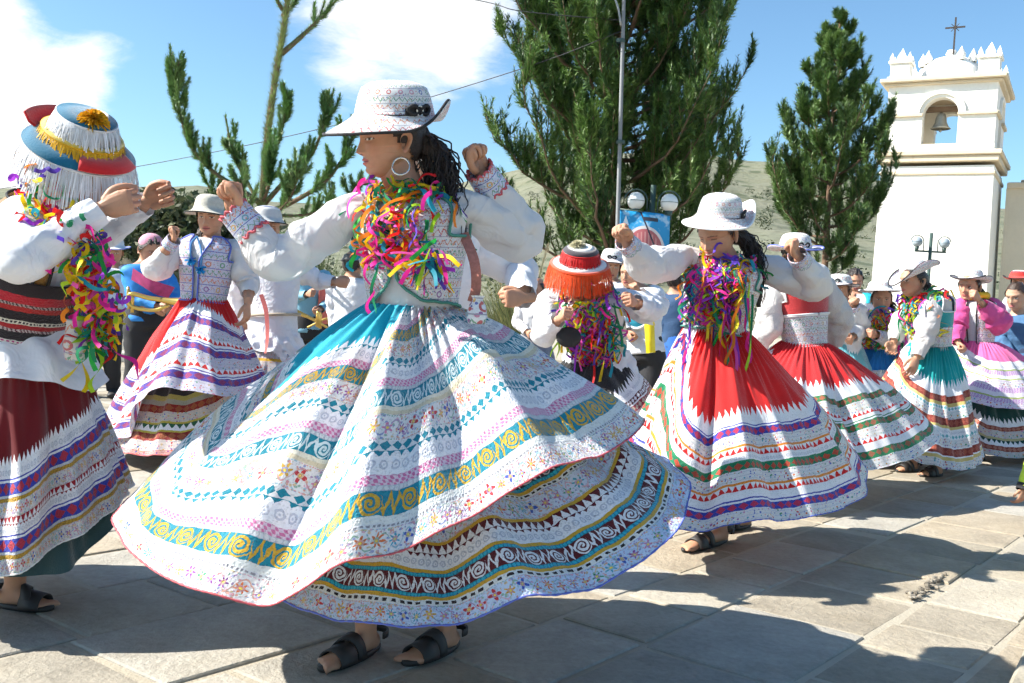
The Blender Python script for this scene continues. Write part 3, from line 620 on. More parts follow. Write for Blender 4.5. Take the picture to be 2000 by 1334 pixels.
def banner():
    d = 16.0; c = [Wp(1209, 408, d), Wp(1309, 420, d), Wp(1307, 522, d), Wp(1207, 512, d)]; m, nt, bs = newmat('printed_banner'); u = sep(coord(nt, 'UV')); x, y = u[0], u[1]
    col = mix(smooth(y, 0, 1), (.01, .20, .42), (.015, .30, .62)); n = noise(coord(nt, 'UV'), 6, 4); col = mix(smooth(n+y*.1, .60, .75)*.6, col, (.6, .75, .85))
    r = sqrt((x-.52)*(x-.52)+(y-.28)*(y-.28)*.75); col = mix(r < .36, col, (.42, .11, .12)); col = mix((absn(r-.37) < .025), col, (.65, .6, .6)); col = mix(((r < .3)*(frac(x*14) < .4)), col, (.55, .25, .24))
    col = mix((absn(x-.60+(y-.6)*.45) < .018)*(y > .35), col, (.05, .04, .06)); col = mix(((absn(x-.62) < .14)*(absn(y-.87) < .035)), col, (.03, .03, .05))
    col = mix((absn(x-.14) < (.9-y)*.35)*(y > .72)*(y < .92), col, (.8, .85, .9)); col = mix((y < .12)*(frac(x*9) < .7)*(absn(y-.06) < .025), col, (.7, .8, .9))
    _put(nt, bs.inputs['Base Color'], col); bs.inputs['Roughness'].default_value = .45
    b = np.array(c).mean(0); root = empty('banner', tuple(b), 'blue printed banner with red building picture hung on lamp post', 'banner'); mb = MB(); n = 12; V = []; U = []
    for i in range(n+1):
        for j in range(n+1):
            s, t = i/n, j/n; p = (c[0]*(1-s)+c[1]*s)*(1-t)+(c[3]*(1-s)+c[2]*s)*t; p = p+np.array([0, 1, 0])*.03*math.sin(s*7+t*2); V.append(p); U.append((s, 1-t))
    mb.add(V, grid_faces(n+1, n+1, False), U=U); o = mb.build('sheet', m, root); md = o.modifiers.new('thick', 'SOLIDIFY'); md.thickness = .003
    for k in (0, 3):
        mb = MB(); tube(mb, [c[k]*1.02-c[k-3 if k == 3 else 1]*.02 if False else c[k], c[1] if k == 0 else c[2]], .012, 6); mb.build('rod', GREEN, root)
banner()
def pole():
    d = 15.7; b = G(1206, d); t = Wp(1220, -60, d); root = empty('utility_pole', b, 'slim grey metal utility pole in front of the huge pine', 'pole'); P = spline([np.array(b), Wp(1213, 200, d), t], 12); mb = MB(); tube(mb, P, np.linspace(.036, .028, 12), 10); mb.build('shaft', flat('galvanised_steel', (.22, .23, .24), .7, .0), root)
    mb = MB(); tube(mb, spline([Wp(1213, 50, d), Wp(1209, 25, d), Wp(1205, 8, d), Wp(1195, -15, d)], 8), .018, 6); mb.build('lamp_arm', flat('galvanised_steel', (.42, .43, .44), .5, .3), root)
    for y in (80, 278):
        mb = MB(); p = Wp(1212, y, d); lathe(mb, [(.07, -.03), (.075, 0), (.07, .03)], 10, p); mb.build('clamp', GREEN, root)
    W = flat('black_cable', (.03, .03, .035), .6)
    for pts, lab in (((Wp(-200, 400, 22), Wp(270, 325, 20), Wp(620, 253, 18), Wp(850, 187, 17), Wp(1070, 117, 16), Wp(1215, 60, d)), 'long thin overhead cable sagging across the sky behind the front dancer'), ((Wp(600, -60, 17), Wp(930, 0, 16), Wp(1020, 22, 15.6), Wp(1217, 40, d)), 'short overhead cable entering the huge pine at top centre')):
        mb = MB(); tube(mb, spline(pts, 60), .008, 5); tag(mb.build('overhead_cable', W, loc=pts[0]), lab, 'cable', 'overhead cables')
pole()
# ================================================================== CLOTH PATTERNS (uv in metres: u round the garment, v from the hem up)
def band_nodes(nt, u, w, h, spec):
    """colour and relief of one ribbon; w in 0..1 across its height h (m)"""
    k = spec[0]; a = spec[1:]
    if k == 'plain': return a[0], 0.5
    if k == 'zig':
        p = a[2]; t = absn(frac(u/p)-.5)*2; m = t > w; return mix(m, a[0], a[1]), m
    if k == 'dia':
        p = a[2]; t = absn(frac(u/p)-.5)*2+absn(w-.5)*2; m = t < 0.92; return mix(m, a[0], a[1]), m
    if k == 'lace':
        p = h*.55; x = (frac(u/p)-.5)*p; y = (w-.42)*h; r = sqrt(x*x+y*y); ring = absn(r-h*.17) < h*.045; hole = r < h*.05
        s = (w > (absn(sin(u*(PI/p)))*.22+.76)); c = mix(maxn(ring, hole), a[0], a[1]); return mix(s, c, a[2]), 1-maxn(ring, s)
    if k == 'braid':
        p = a[2]; m = sin(u*(TAU/p)+w*5.0)*sin(w*9.0+1.0) > -.05; return mix(m, a[0], a[1]), m
    if k == 'dash':
        p = a[2]; m = (frac(u/p) < .55)*(absn(w-.5) < .25); return mix(m, a[0], a[1]), m
    if k == 'beads':
        x = (frac(u/h)-.5); y = w-.5; m = (x*x+y*y) < .17; return mix(m, a[1], a[0]), m
    if k == 'scroll':
        p = h*.88; cell = frac(u/(p*2)) < .5; x = (frac(u/p)-.5)*p; y = (w-.5)*h; r = sqrt(x*x+y*y); s = frac(r/(h*.23)-atan2(y, x)*(1/TAU)) < .64
        m1 = s*(r < h*.49); t = absn(frac(u/(p*.5)+.25)-.5)*2; m2 = absn(w-.12-t*.76+sin(u*(TAU/(p*.25)))*.05) < .20; m = cell*m1+(1-cell)*m2; return mix(m, a[0], a[1]), m
    if k == 'floral':
        p = h*.62; i = floor(u/p); hh = hash1(i); hk = hash1(i+37.0); x = (frac(u/p)-.5)*p; y = (w-.40-hk*.2)*h; r = sqrt(x*x+y*y); th = atan2(y, x); rad = hk*.09+.11
        pet = r < (cos(th*floor(hh*4.0+4.0)+hh*9.0)*.09+rad)*h; pal = a[1]; pl_ = [tuple(.62*q+.25 for q in c_) for c_ in pal]; c = mix(pet, a[0], palette(hh, pal)); c = mix(absn(r-h*.09) < h*.025, c, palette(frac(hk*7.0), pl_)); c = mix(r < h*.05, c, (.75, .6, .1))
        d, vc = voro(vec(nt, u, w*h, 0), 7.5/h); c = mix((d < .40)*(r > (rad+.07)*h), c, palette(frac(sep(vc)[0]*3.7), pl_)); vine = absn(w-.5-sin(u*(TAU/(p*1.7)))*.30) < .035; c = mix(vine*(r > (rad+.04)*h), c, palette(hash1(floor(u/(p*2.3))), pl_))
        ed = (absn(absn(w-.5)-.46) < .02)*(frac(u/.008) < .6); c = mix(ed, c, palette(hk, pl_)); return c, maxn(pet, maxn(d < .40, vine))
    if k == 'embro':   # close stitching: rows of tiny figures
        d, vc = voro(vec(nt, u, w*h, 0), a[2], rand=.8); q = sep(vc); m = (d < .34); c = mix(m, a[0], palette(frac(q[0]*5.3), a[1]))
        ln = (absn(frac(w*3.0)-.5) < .06); return mix(ln, c, a[3]), maxn(m, ln)
    raise ValueError(k)
@cached
def cloth_bands(name, bands, top, rough=.75, zig_top=None, sheen=.25, topsheen=.6):
    """bands from the hem up: [(height_m, spec)...]; above them the plain cloth 'top'"""
    m, nt, bs = newmat(name); x = sep(coord(nt, 'UV')); u, v = x[0], x[1]
    geo = coord(nt); nz = noise(geo, 26, 3); nz2 = noise(vec(nt, v, u, 3.0), 22, 3); v = v+(nz-.5)*.012; u = u+(nz2-.5)*.03
    H = sum(b[0] for b in bands); fall = noise(geo, 7, 4)*.5+.75
    n1 = nt.nodes.new('ShaderNodeVectorMath'); n1.operation = 'SCALE'; n1.inputs[0].default_value = top; _put(nt, n1.inputs['Scale'], fall)
    col = S(nt, n1.outputs[0]); hgt = None; z = 0.0
    for h, sp in bands:
        w = (v-z)*(1.0/h); c, hh = band_nodes(nt, u, w, h, sp); inb = (w > 0.0)*(w < 1.0); col = mix(inb, col, c)
        if not isinstance(hh, float):
            hh = inb*hh; hgt = hh if hgt is None else hgt+hh
        z += h
    if zig_top:   # toothed upper edge of the last lace
        t = absn(frac(u/zig_top[0])-.5)*2; w = (v-z)*(1.0/zig_top[1]); inb = (w > 0.0)*(w < 1.0)*(t > w); col = mix(inb, col, zig_top[2])
    wv = noise(geo, 420, 2); d = noise(geo, 11, 4); nk = nt.nodes.new('ShaderNodeVectorMath'); nk.operation = 'SCALE'; _put(nt, nk.inputs[0], col); lc, _c = voro(vec(nt, u, v, 0), 150.0); inH = v < H; _put(nt, nk.inputs['Scale'], wv*.30+d*.20+(smooth(lc, .05, .5)*.30-.28)*inH+.84)
    _put(nt, bs.inputs['Base Color'], S(nt, nk.outputs[0])); bs.inputs['Roughness'].default_value = rough; bs.inputs['Sheen Weight'].default_value = sheen; bs.inputs['Specular IOR Level'].default_value = .25
    hb = wv*.35+lc*.5*inH; hb = hb if hgt is None else hgt+hb; bump(nt, bs, hb, .85, .006)
    tl = nt.nodes.new('ShaderNodeBsdfTranslucent'); nt.links.new(nk.outputs[0], tl.inputs[0]); mx = nt.nodes.new('ShaderNodeMixShader'); mx.inputs[0].default_value = .10
    nt.links.new(bs.outputs[0], mx.inputs[1]); nt.links.new(tl.outputs[0], mx.inputs[2]); nt.links.new(mx.outputs[0], nt.nodes['Material Output'].inputs[0])
    return m
WHT = (.68, .67, .67); LACE = (.76, .76, .79); GREY = (.42, .44, .50); TEAL = (.005, .20, .28); GOLD = (.56, .33, .03); PINK = (.58, .17, .34); RED = (.62, .012, .012); BLUE = (.035, .05, .36); GREEN2 = (.01, .20, .08); MAR = (.10, .008, .012); BEI = (.62, .54, .38); SIL = (.60, .62, .64); ORG_ = (.72, .24, .02)
PAL = [(.50, .04, .05), (.05, .10, .42), (.60, .20, .34), (.05, .28, .14), (.60, .34, .05), (.25, .06, .30), (.62, .16, .05), (.07, .34, .45)]
@cached
def embroid(name, base=(.62, .62, .65), scale=130.0, dens=.34, row=.030, pal=tuple(PAL), line=(.30, .30, .38)):
    pal = [tuple(.75*q+.10 for q in c_) for c_ in pal]
    m, nt, bs = newmat(name); x = sep(coord(nt, 'UV')); u, v = x[0], x[1]; uv = vec(nt, u, v, 0)
    d, vc = voro(uv, scale); q = sep(vc); k = d < dens; c = mix(k, base, palette(frac(q[0]*5.3), list(pal)))
    i = floor(v/row); w = frac(v/row); hh = hash1(i); hk2 = noise(uv, 60, 2); zz = absn(frac(u*(1/row)*1.4+hk2)-.5)*2; m1 = (absn(w-.25-zz*.5+(hk2-.5)*.3) < .075)*(hh > .45); c = mix(m1, c, palette(hash1(i+11.0), list(pal)))
    p = row*1.6; fx = (frac(u/p)-.5); fy = w-.5; r = sqrt(fx*fx*2.4+fy*fy); m2 = (absn(r-.26) < .07)*(hh < .45); c = mix(m2, c, palette(hash1(floor(u/p)+i*3.0), list(pal)))
    ln = absn(w-.02) < .055; c = mix(ln, c, line); n = noise(coord(nt), 300, 2); nk = nt.nodes.new('ShaderNodeVectorMath'); nk.operation = 'SCALE'; _put(nt, nk.inputs[0], c); _put(nt, nk.inputs['Scale'], n*.5+hk2*.3+.58)
    _put(nt, bs.inputs['Base Color'], S(nt, nk.outputs[0])); bs.inputs['Roughness'].default_value = .8; bs.inputs['Sheen Weight'].default_value = .2; bs.inputs['Specular IOR Level'].default_value = .2
    bump(nt, bs, k*.6+m1+m2+ln, .5, .003); return m
@cached
def gauze(name='white_cotton', c=(.80, .80, .82), trans=.28, dots=0.0):
    m, nt, bs = newmat(name); v = coord(nt); n = noise(v, 14, 5); col = mix(n, tuple(q*.90 for q in c), c)
    if dots:
        d, _ = voro(coord(nt, 'UV'), dots); col = mix(d < .25, col, tuple(q*.72 for q in c))
    _put(nt, bs.inputs['Base Color'], col); bs.inputs['Roughness'].default_value = .7; bs.inputs['Sheen Weight'].default_value = .15; bs.inputs['Specular IOR Level'].default_value = .2
    bump(nt, bs, noise(v, 9, 2, .5, 2.2)+noise(v, 400, 2)*.03, .42, .035)
    t = nt.nodes.new('ShaderNodeBsdfTranslucent'); _put(nt, t.inputs[0], col); mx = nt.nodes.new('ShaderNodeMixShader'); mx.inputs[0].default_value = trans
    nt.links.new(bs.outputs[0], mx.inputs[1]); nt.links.new(t.outputs[0], mx.inputs[2]); nt.links.new(mx.outputs[0], nt.nodes['Material Output'].inputs[0]); return m
def velvet(name, c): return flat(name, c, .85, 0, 8, .3, .35, 200, .6)
# ================================================================== PEOPLE
SKIN = None
def skin_mat():
    m = vcol('skin', .52, bstr=.15, bscale=220, spec=.35); bs = m.node_tree.nodes['Principled BSDF']; bs.inputs['Subsurface Weight'].default_value = .12; bs.inputs['Subsurface Radius'].default_value = (.012, .005, .003); bs.inputs['Subsurface Scale'].default_value = 1.0; return m
SKIN = skin_mat()
HAIRM = flat('dark_hair', (.022, .014, .011), .38, 0, 60, .5, .6, 260); SOLE = flat('black_rubber', (.022, .02, .02), .6); BLK = flat('black_cloth', (.014, .014, .016), .8, bstr=.3, bscale=120)
TONE = (.46, .245, .155)
def gs(x, m, s): return np.exp(-((x-m)/s)**2)
_heads = {}
def head_arrays(q, smile=0.0, male=0.0):
    """head about the eye line: x to its right, y forward, z up"""
    key = (q, smile, male)
    if key in _heads: return _heads[key]
    prof = np.array([(.117, .004, -.006, .002), (.112, .035, -.040, .030), (.098, .063, -.072, .052), (.075, .083, -.092, .066), (.050, .093, -.101, .0725), (.024, .0955, -.104, .0745), (0, .0885, -.103, .0735), (-.022, .0885, -.097, .072), (-.042, .0885, -.086, .0690), (-.062, .0865, -.068, .0625), (-.080, .0835, -.046, .0540), (-.096, .0790, -.022, .0425), (-.107, .066, -.008, .030), (-.113, .045, .004, .016), (-.115, .026, .020, .003)])
    nz, na = q; zs = np.interp(np.linspace(0, 1, nz), np.linspace(0, 1, len(prof)), prof[:, 0])
    zs = np.sort(np.concatenate([zs, np.linspace(.035, -.09, nz)]))[::-1]
    ip = lambda c: np.interp(zs, prof[::-1, 0], prof[::-1, c])
    sm = lambda a: np.convolve(np.pad(a, 3, 'edge'), np.ones(7)/7, 'valid') if nz > 20 else a
    yf, yb, w = sm(ip(1)), sm(ip(2)), sm(ip(3)); t = np.linspace(0, TAU, na, endpoint=False)-PI; a = t-.55*np.sin(t)      # dense at the front (a = 0)
    a = a[:, None]; X = w*np.sin(a)*(1-.06*np.cos(a)**2); ce = (yf+yb)/2; Y = ce+(yf-yb)/2*np.sign(np.cos(a))*np.abs(np.cos(a))**.92; Z = np.broadcast_to(zs, X.shape).copy(); fr = np.clip(np.cos(a)*1.6, 0, 1); ax = np.abs(X)
    nose = np.interp(Z, [-.047, -.0435, -.036, -.022, -.006, .010, .022], [0, .010, .0235, .0175, .0105, .0055, 0]); nw = np.interp(Z, [-.045, -.035, -.01, .02], [.0125, .0115, .0078, .007])
    Y = Y+fr*(nose*np.exp(-(X/nw)**2)+.006*gs(ax, .0135, .006)*gs(Z, -.038, .006))
    Y += fr*(-.0105*gs(ax, .030, .0155)*gs(Z, .002, .0105)+.0062*gs(ax, .031, .0115)*gs(Z, .001, .0062)+.0045*gs(ax, .028, .02)*gs(Z, .021, .006)+.005*gs(ax, .045, .016)*gs(Z, -.026, .016))
    lw = .019+.006*smile; cz = smile*.004*(ax/.02)**2; Y += fr*(.0062*gs(Z, -.0585+cz, .0052)+.0068*gs(Z, -.0695+cz, .0058)-.0042*gs(Z, -.0640+cz, .0022))*np.exp(-(X/lw)**4)+fr*.006*gs(X, 0, .016)*gs(Z, -.094, .010)-fr*.003*gs(X, 0, .03)*gs(Z, -.081, .006)
    C = np.ones((*X.shape, 3))*np.array(TONE); def_ = lambda m, c: C*(1-m[..., None])+np.array(c)*m[..., None]
    front = fr > .05
    C = def_(fr*.35*gs(ax, .042, .02)*gs(Z, -.03, .02), (.47, .17, .11))
    lip = (np.abs(X) < .0235+.004*smile)*(Z < -.0535+cz+.0*X)*(Z > -.0755+cz+(ax/.024)**2*.009)*(Z < -.0525+cz-(ax/.024)**2*.008)*front; C = def_(lip*.85, (.42, .10, .10))
    C = def_((lip > 0)*(np.abs(Z+.064-cz) < .0014)*1.0, (.12, .03, .03))
    if smile > .5: C = def_((np.abs(X) < .017)*(np.abs(Z+.0645-cz) < .0028)*front*1.0, (.75, .72, .66))
    C = def_((np.abs(Z-.0205+((ax-.028)/.03)**2*.006) < .0030)*(np.abs(ax-.031) < .019)*front*.75, (.05, .03, .022))
    C = def_((gs(ax, .0085, .0038)*gs(Z, -.0425, .0022) > .3)*front*.85, (.10, .03, .02)); C = def_(fr*.30*gs(X, 0, .013)*gs(Z, -.034, .008), (.50, .20, .13)); C = def_(fr*.25*gs(ax, .028, .014)*gs(Z, -.010, .004), (.25, .11, .07))
    eh = .0038*(1-.55*smile*(smile > .5)); e = ((ax-.031)/.0138)**2+((Z-.0015)/eh)**2; C = def_((e < 1)*front*1.0, (.62, .60, .57)); C = def_((e < 1)*(((ax-.031)**2+(Z-.0015)**2) < .0053**2)*front*1.0, (.022, .012, .008)); C = def_((np.abs(e-1.15) < .32)*(Z > .0)*front*1.0, (.02, .013, .012))
    C = def_(fr*.5*gs(ax, .030, .015)*gs(Z, .010, .006), (.24, .11, .07))
    V = np.stack([X, Y, Z], -1).reshape(-1, 3); mb = MB(); mb.add(V, grid_faces(na, len(zs)), C=C.reshape(-1, 3))
    for s in (-1, 1):   # ears
        n1, n2 = (18, 10) if q[0] > 20 else (8, 5); th = np.linspace(0, TAU, n1, endpoint=False)[:, None]; rr = np.linspace(0, 1, n2)[None, :]
        ez = np.cos(th)*rr*.031*(1-.12*np.cos(th)); ey = np.sin(th)*rr*.0185*(1+.25*np.cos(th)); lift = .013*rr**2+.004*gs(rr, .82, .14)-.006*gs(rr, .45, .2)
        P = np.stack(np.broadcast_arrays(s*(.0755+lift*.8)+0*th, -.012+ey-ez*.18-.012*rr, -.012+ez), -1).copy(); cc = np.array(TONE)*(1.0-.18*gs(rr, .3, .2)[..., None])*np.ones((n1, n2, 1))
        f = grid_faces(n1, n2); mb.add(P.reshape(-1, 3), f if s < 0 else f[:, ::-1], C=cc.reshape(-1, 3))
        P2 = P.copy(); P2[..., 0] -= s*.004*(1+0*rr); mb.add(P2.reshape(-1, 3), f if s > 0 else f[:, ::-1], C=cc.reshape(-1, 3))
    _heads[key] = mb.arrays(); return _heads[key]
_hands = {}
def hand_arrays(pose, vox):
    """right hand at its wrist: x along the forearm, y to the thumb, z the back of the hand"""
    if (pose, vox) in _hands: return _hands[(pose, vox)]
    mb = MB(); rg = np.random.default_rng(1)
    tube(mb, [(-.05, 0, 0), (-.02, 0, 0), (0, 0, 0), (.03, .002, 0), (.06, .002, .001), (.083, .001, .002), (.092, 0, .0)], [.0215, .0225, .0235, .034, .0405, .040, .030], 14, ry=[.0185, .0175, .0165, .0165, .0155, .0140, .009], up=(0, 0, 1))
    sph(mb, (.030, .022, -.008), (.024, .017, .014)); sph(mb, (.035, -.022, -.008), (.028, .015, .012))
    curl = {'fist': (88, 100, 62), 'loose': (62, 82, 45), 'open': (14, 18, 10), 'relaxed': (30, 38, 22)}[pose]
    for k, (y, L) in enumerate(((.0285, (.042, .025, .019)), (.0095, (.046, .029, .020)), (-.0095, (.043, .027, .020)), (-.0275, (.034, .020, .018)))):
        p = np.array([.086-.004*abs(k-1), y, .002]); a = 0.0; P = [p+[-.02, 0, 0], p]; sp = (1.5-k)*(.03 if pose in ('fist', 'loose') else .09)
        for l, c in zip(L, curl):
            a += math.radians(c*(1+.06*(k-1.5))); p = p+np.array([math.cos(a)*l, math.sin(sp)*l*math.cos(a*.5), -math.sin(a)*l]); P.append(p)
        Q = spline(P, 14); tube(mb, Q, np.interp(np.linspace(0, 1, 14), [0, .3, .55, .8, 1], [.0082, .0092, .0082, .0078, .0060])*(1 if k < 3 else .88), 9)
        sph(mb, P[1], .0098 if k < 3 else .0086); sph(mb, P[-1], .0070)
    if pose in ('fist', 'loose'): T = [(.012, .020, -.006), (.040, .042, -.018), (.074, .044, -.034), (.094, .024, -.044)] if pose == 'fist' else [(.012, .02, -.006), (.042, .046, -.012), (.076, .050, -.022), (.106, .040, -.034)]
    else: T = [(.012, .02, -.004), (.038, .046, -.012), (.066, .056, -.020), (.090, .056, -.028)]
    tube(mb, spline(T, 12), np.interp(np.linspace(0, 1, 12), [0, .5, .9, 1], [.0150, .0125, .0105, .0075]), 9); sph(mb, T[-1], .0090)
    V, Q = remesh(mb, vox, 2); _hands[(pose, vox)] = (V, Q); return V, Q
def mirror(V): W = V.copy(); W[:, 1] *= -1; return W
class Person: pass
PROF_F = [(-.42, .125, .100, 0), (-.2, .125, .100, 0), (0, .116, .090, 0), (.25, .130, .098, .004), (.5, .147, .108, .016), (.66, .156, .112, .024), (.8, .164, .104, .010), (.90, .152, .088, 0), (.97, .105, .070, -.004), (1.03, .062, .057, -.004)]
PROF_M = [(-.42, .165, .125, 0), (-.2, .160, .120, 0), (0, .142, .105, 0), (.25, .150, .110, .004), (.5, .165, .118, .010), (.7, .180, .120, .012), (.82, .188, .108, .006), (.91, .168, .090, 0), (.97, .115, .072, -.004), (1.03, .066, .060, -.004)]
def torso_pt(p, t, th, off=0.0):
    """point on the torso surface: t 0 waist .. 1 neck base, th 0 = front, + to the person's right"""
    A = p.prof; w, d, fo = (np.interp(t, A[:, 0], A[:, k])*p.s for k in (1, 2, 3)); w = w+off; d = d+off
    c = p.waist+(p.neck-p.waist)*np.asarray(t)[..., None]; st, ct = np.sin(th), np.cos(th)
    return c+p.tr*(w*np.sign(st)*np.abs(st)**.9)[..., None]+p.tf*(d*ct+fo*np.clip(ct, 0, 1)*(1-.35*gs(th, 0, .25)))[..., None]
def body(p, vox=.014, hq=(30, 84), hv=.0026):
    s = p.s; mb = MB(); nt_ = 18; t = np.linspace(-.42, 1.03, 20); th = np.linspace(0, TAU, nt_, endpoint=False); T, H = np.meshgrid(t, th); V = torso_pt(p, T, H)
    V = np.vstack([V.reshape(-1, 3), V[:, 0].mean(0), V[:, -1].mean(0)]); n = 20; f = []; a, b = nt_*n, nt_*n+1
    for i in range(nt_): j = (i+1) % nt_; f += [[i*n, a, j*n], [i*n+n-1, j*n+n-1, b]]
    mb.add(V, grid_faces(nt_, n), f)
    ch = p.headc-p.HB[2]*.085*s-p.HB[1]*.012*s; tube(mb, spline([p.neck-(p.neck-p.waist)*.06, p.neck, ch, p.headc-p.HB[2]*.03-p.HB[1]*.02], 10), np.linspace(.062, .053, 10)*s, 12)
    for k in 'RL':
        S_, E, Wr = p.J[k]; P = spline([S_, E, Wr], 15); tube(mb, P, np.interp(np.linspace(0, 1, 15), [0, .1, .45, .55, .75, 1], [.042, .042, .037, .039, .036, .026])*s, 12); sph(mb, S_-(p.neck-p.waist)*.05, .042*s)
    for k in 'RL':
        if k in p.Lg:
            hp, kn, an, toe = p.Lg[k]; tube(mb, spline([hp, kn, an+(kn-an)*.5, an], 18), np.interp(np.linspace(0, 1, 18), [0, .3, .33, .5, .72, 1], [.078, .060, .055, .054, .044, .034])*s, 12)
            fw = unit((toe-an)*[1, 1, 0]); heel = an-fw*.045*s; heel[2] = .030*s+p.gz[k]; tp = toe.copy(); tp[2] = p.gz[k]+.014*s; up = (0, 0, 1)
            tube(mb, spline([heel-fw*.012, heel+fw*.04+[0, 0, .005], (heel+tp)/2+[0, 0, .012*s], tp-fw*.045*s, tp-fw*.02*s], 14), np.interp(np.linspace(0, 1, 14), [0, .12, .5, .85, 1], [.018, .032, .034, .042, .034])*s, 12, ry=np.interp(np.linspace(0, 1, 14), [0, .12, .5, 1], [.02, .032, .030, .013])*s, up=up)
            tube(mb, spline([an, heel+fw*.035*s+[0, 0, .01]], 5), np.linspace(.034, .034, 5)*s, 10)
            sd = np.cross(fw, up)*(1 if k == 'R' else -1)   # away from the big toe
            for q in range(5):
                b0 = tp-fw*(.035+.007*q)*s+sd*(q-1.7)*.0165*s; tube(mb, spline([b0, b0+fw*.03*s+[0, 0, .004], b0+fw*(.052-.005*q)*s-[0, 0, .003]], 6), (.0125 if q == 0 else .0092)*s, 8)
    V, Q = remesh(mb, vox, 3); out = MB(); tone = np.array(p.tone); out.add(V, Q, C=tone)
    HV, HQ, HT, HC, _ = head_arrays(hq, p.smile); HVw = (HV*s*p.hs)@p.HB+p.headc; out.add(HVw, HQ, C=HC*(tone/np.array(TONE)))
    for k in 'RL':
        S_, E, Wr = p.J[k]; HVv, HQv = hand_arrays(p.hp.get(k, 'fist'), hv); d = unit(p.hd[k]) if k in p.hd else unit(Wr-E); y = np.asarray(p.thumb[k], float); y = unit(y-d*(y@d)); z = np.cross(d, y)
        Vv, Qv = (HVv, HQv) if k == 'R' else (mirror(HVv), HQv[:, ::-1]); y_, z_ = (y, z) if k == 'R' else (-y, -z*-1 if False else np.cross(d, -y))
        Rm = np.array([d, y_, z_]); knob = np.clip((HVv[:, 0]-.07)/.03, 0, 1)[:, None]; out.add((Vv*s*p.hsc)@Rm+Wr, Qv, C=tone*(1-.10*knob)+np.array([.03, .0, .0])*knob)
    return out.build('body', SKIN, p.o)
def sleeve(p, k, mat, r=(.075, .085, .085, .095, .034), name='sleeve', seed=0, ns=40, n=46, end=.97, wrk=1.0, droop=0.0):
    S_, E, Wr = p.J[k]; s = p.s; rg = np.random.default_rng(seed+11); inn = S_+(p.neck-S_)*.30-(p.neck-p.waist)*.03
    q = spline([inn, S_, S_*.5+E*.5, E, E*.5+Wr*.5, Wr], 80); L = np.concatenate([[0], np.cumsum(np.linalg.norm(np.diff(q, axis=0), axis=1))]); L /= L[-1]; P = np.stack([np.interp(np.linspace(0, end, n), L, q[:, i]) for i in range(3)], 1)
    rr = np.interp(np.linspace(0, 1, n), np.linspace(0, 1, len(r)), r)*s; sm = np.convolve(np.pad(rr, 3, 'edge'), np.ones(7)/7, 'valid'); sm[-3:] = rr[-3:]; ph = rg.uniform(0, TAU, 12)
    if droop: P = P-np.array([0, 0, 1])*(droop*np.sin(np.linspace(0, PI, n))**1.5)[:, None]
    def wr(ss, th):
        el = gs(ss, .62, .16); g = np.clip((ss-.82)/.18, 0, 1)
        o = .10*np.sin(ss*34+2.2*np.sin(th+ph[0])+ph[1])*el+.07*np.sin(ss*21+3*np.sin(th*1+ph[2])+ph[3])*(1-g)+.06*np.sin(2*th+ss*9+ph[4])+.05*np.sin(3*th-ss*13+ph[5])+.035*np.sin(5*th+ss*17+ph[6])+.09*g*np.sin(9*th+ph[7]+ss*5)+.06*(gs(ss, .12, .12))*np.sin(7*th+ph[8])
        cr = lambda f, a_, k_, i_: 1-2*np.abs(np.sin(ss*f+a_*np.sin(th+ph[i_])+k_*th*0+ph[i_+1]))**.7
        o = o*.62+.055*cr(15, 2.4, 0, 2)*gs(ss, .60, .22)+.045*cr(9, 1.6, 0, 6)*(1-g)+.05*cr(22, 1.2, 0, 9)*np.clip((ss-.72)/.2, 0, 1)*(1-g)+.03*cr(12, 3.5, 0, 4)
        return 1+wrk*o
    mb = MB(); tube(mb, P, sm, ns, cap=False, wr=wr); o = mb.build(name, mat, p.o); return o
def cuff(p, k, mat, r=.036, l=.085, r2=None, trim=None):
    S_, E, Wr = p.J[k]; d = unit(Wr-E); mb = MB(); n = 10; P = Wr+d*np.linspace(-l+.012, .012, n)[:, None]; rr = np.linspace(r*1.12, r, n)*p.s; tube(mb, P, rr, 28, cap=False); V = mb.V[0].copy(); o = mb.build('cuff', mat, p.o)
    md = o.modifiers.new('thick', 'SOLIDIFY'); md.thickness = .004; md.offset = 1
    if trim:
        for q, i in ((0, 0), (1, n-1)):
            t = MB(); a = np.linspace(0, TAU, 60); Tn, N, B = frames(P); rad = rr[i]*(1.05+.05*np.sin(a*12)); ring = P[i]+N[i]*(np.cos(a)*rad)[:, None]+B[i]*(np.sin(a)*rad)[:, None]+d*(.006*np.sin(a*12)*(1 if q else -1))[:, None]; tube(t, ring, .0042, 6, cap=False); t.build('cuff_trim', trim, o)
    return o
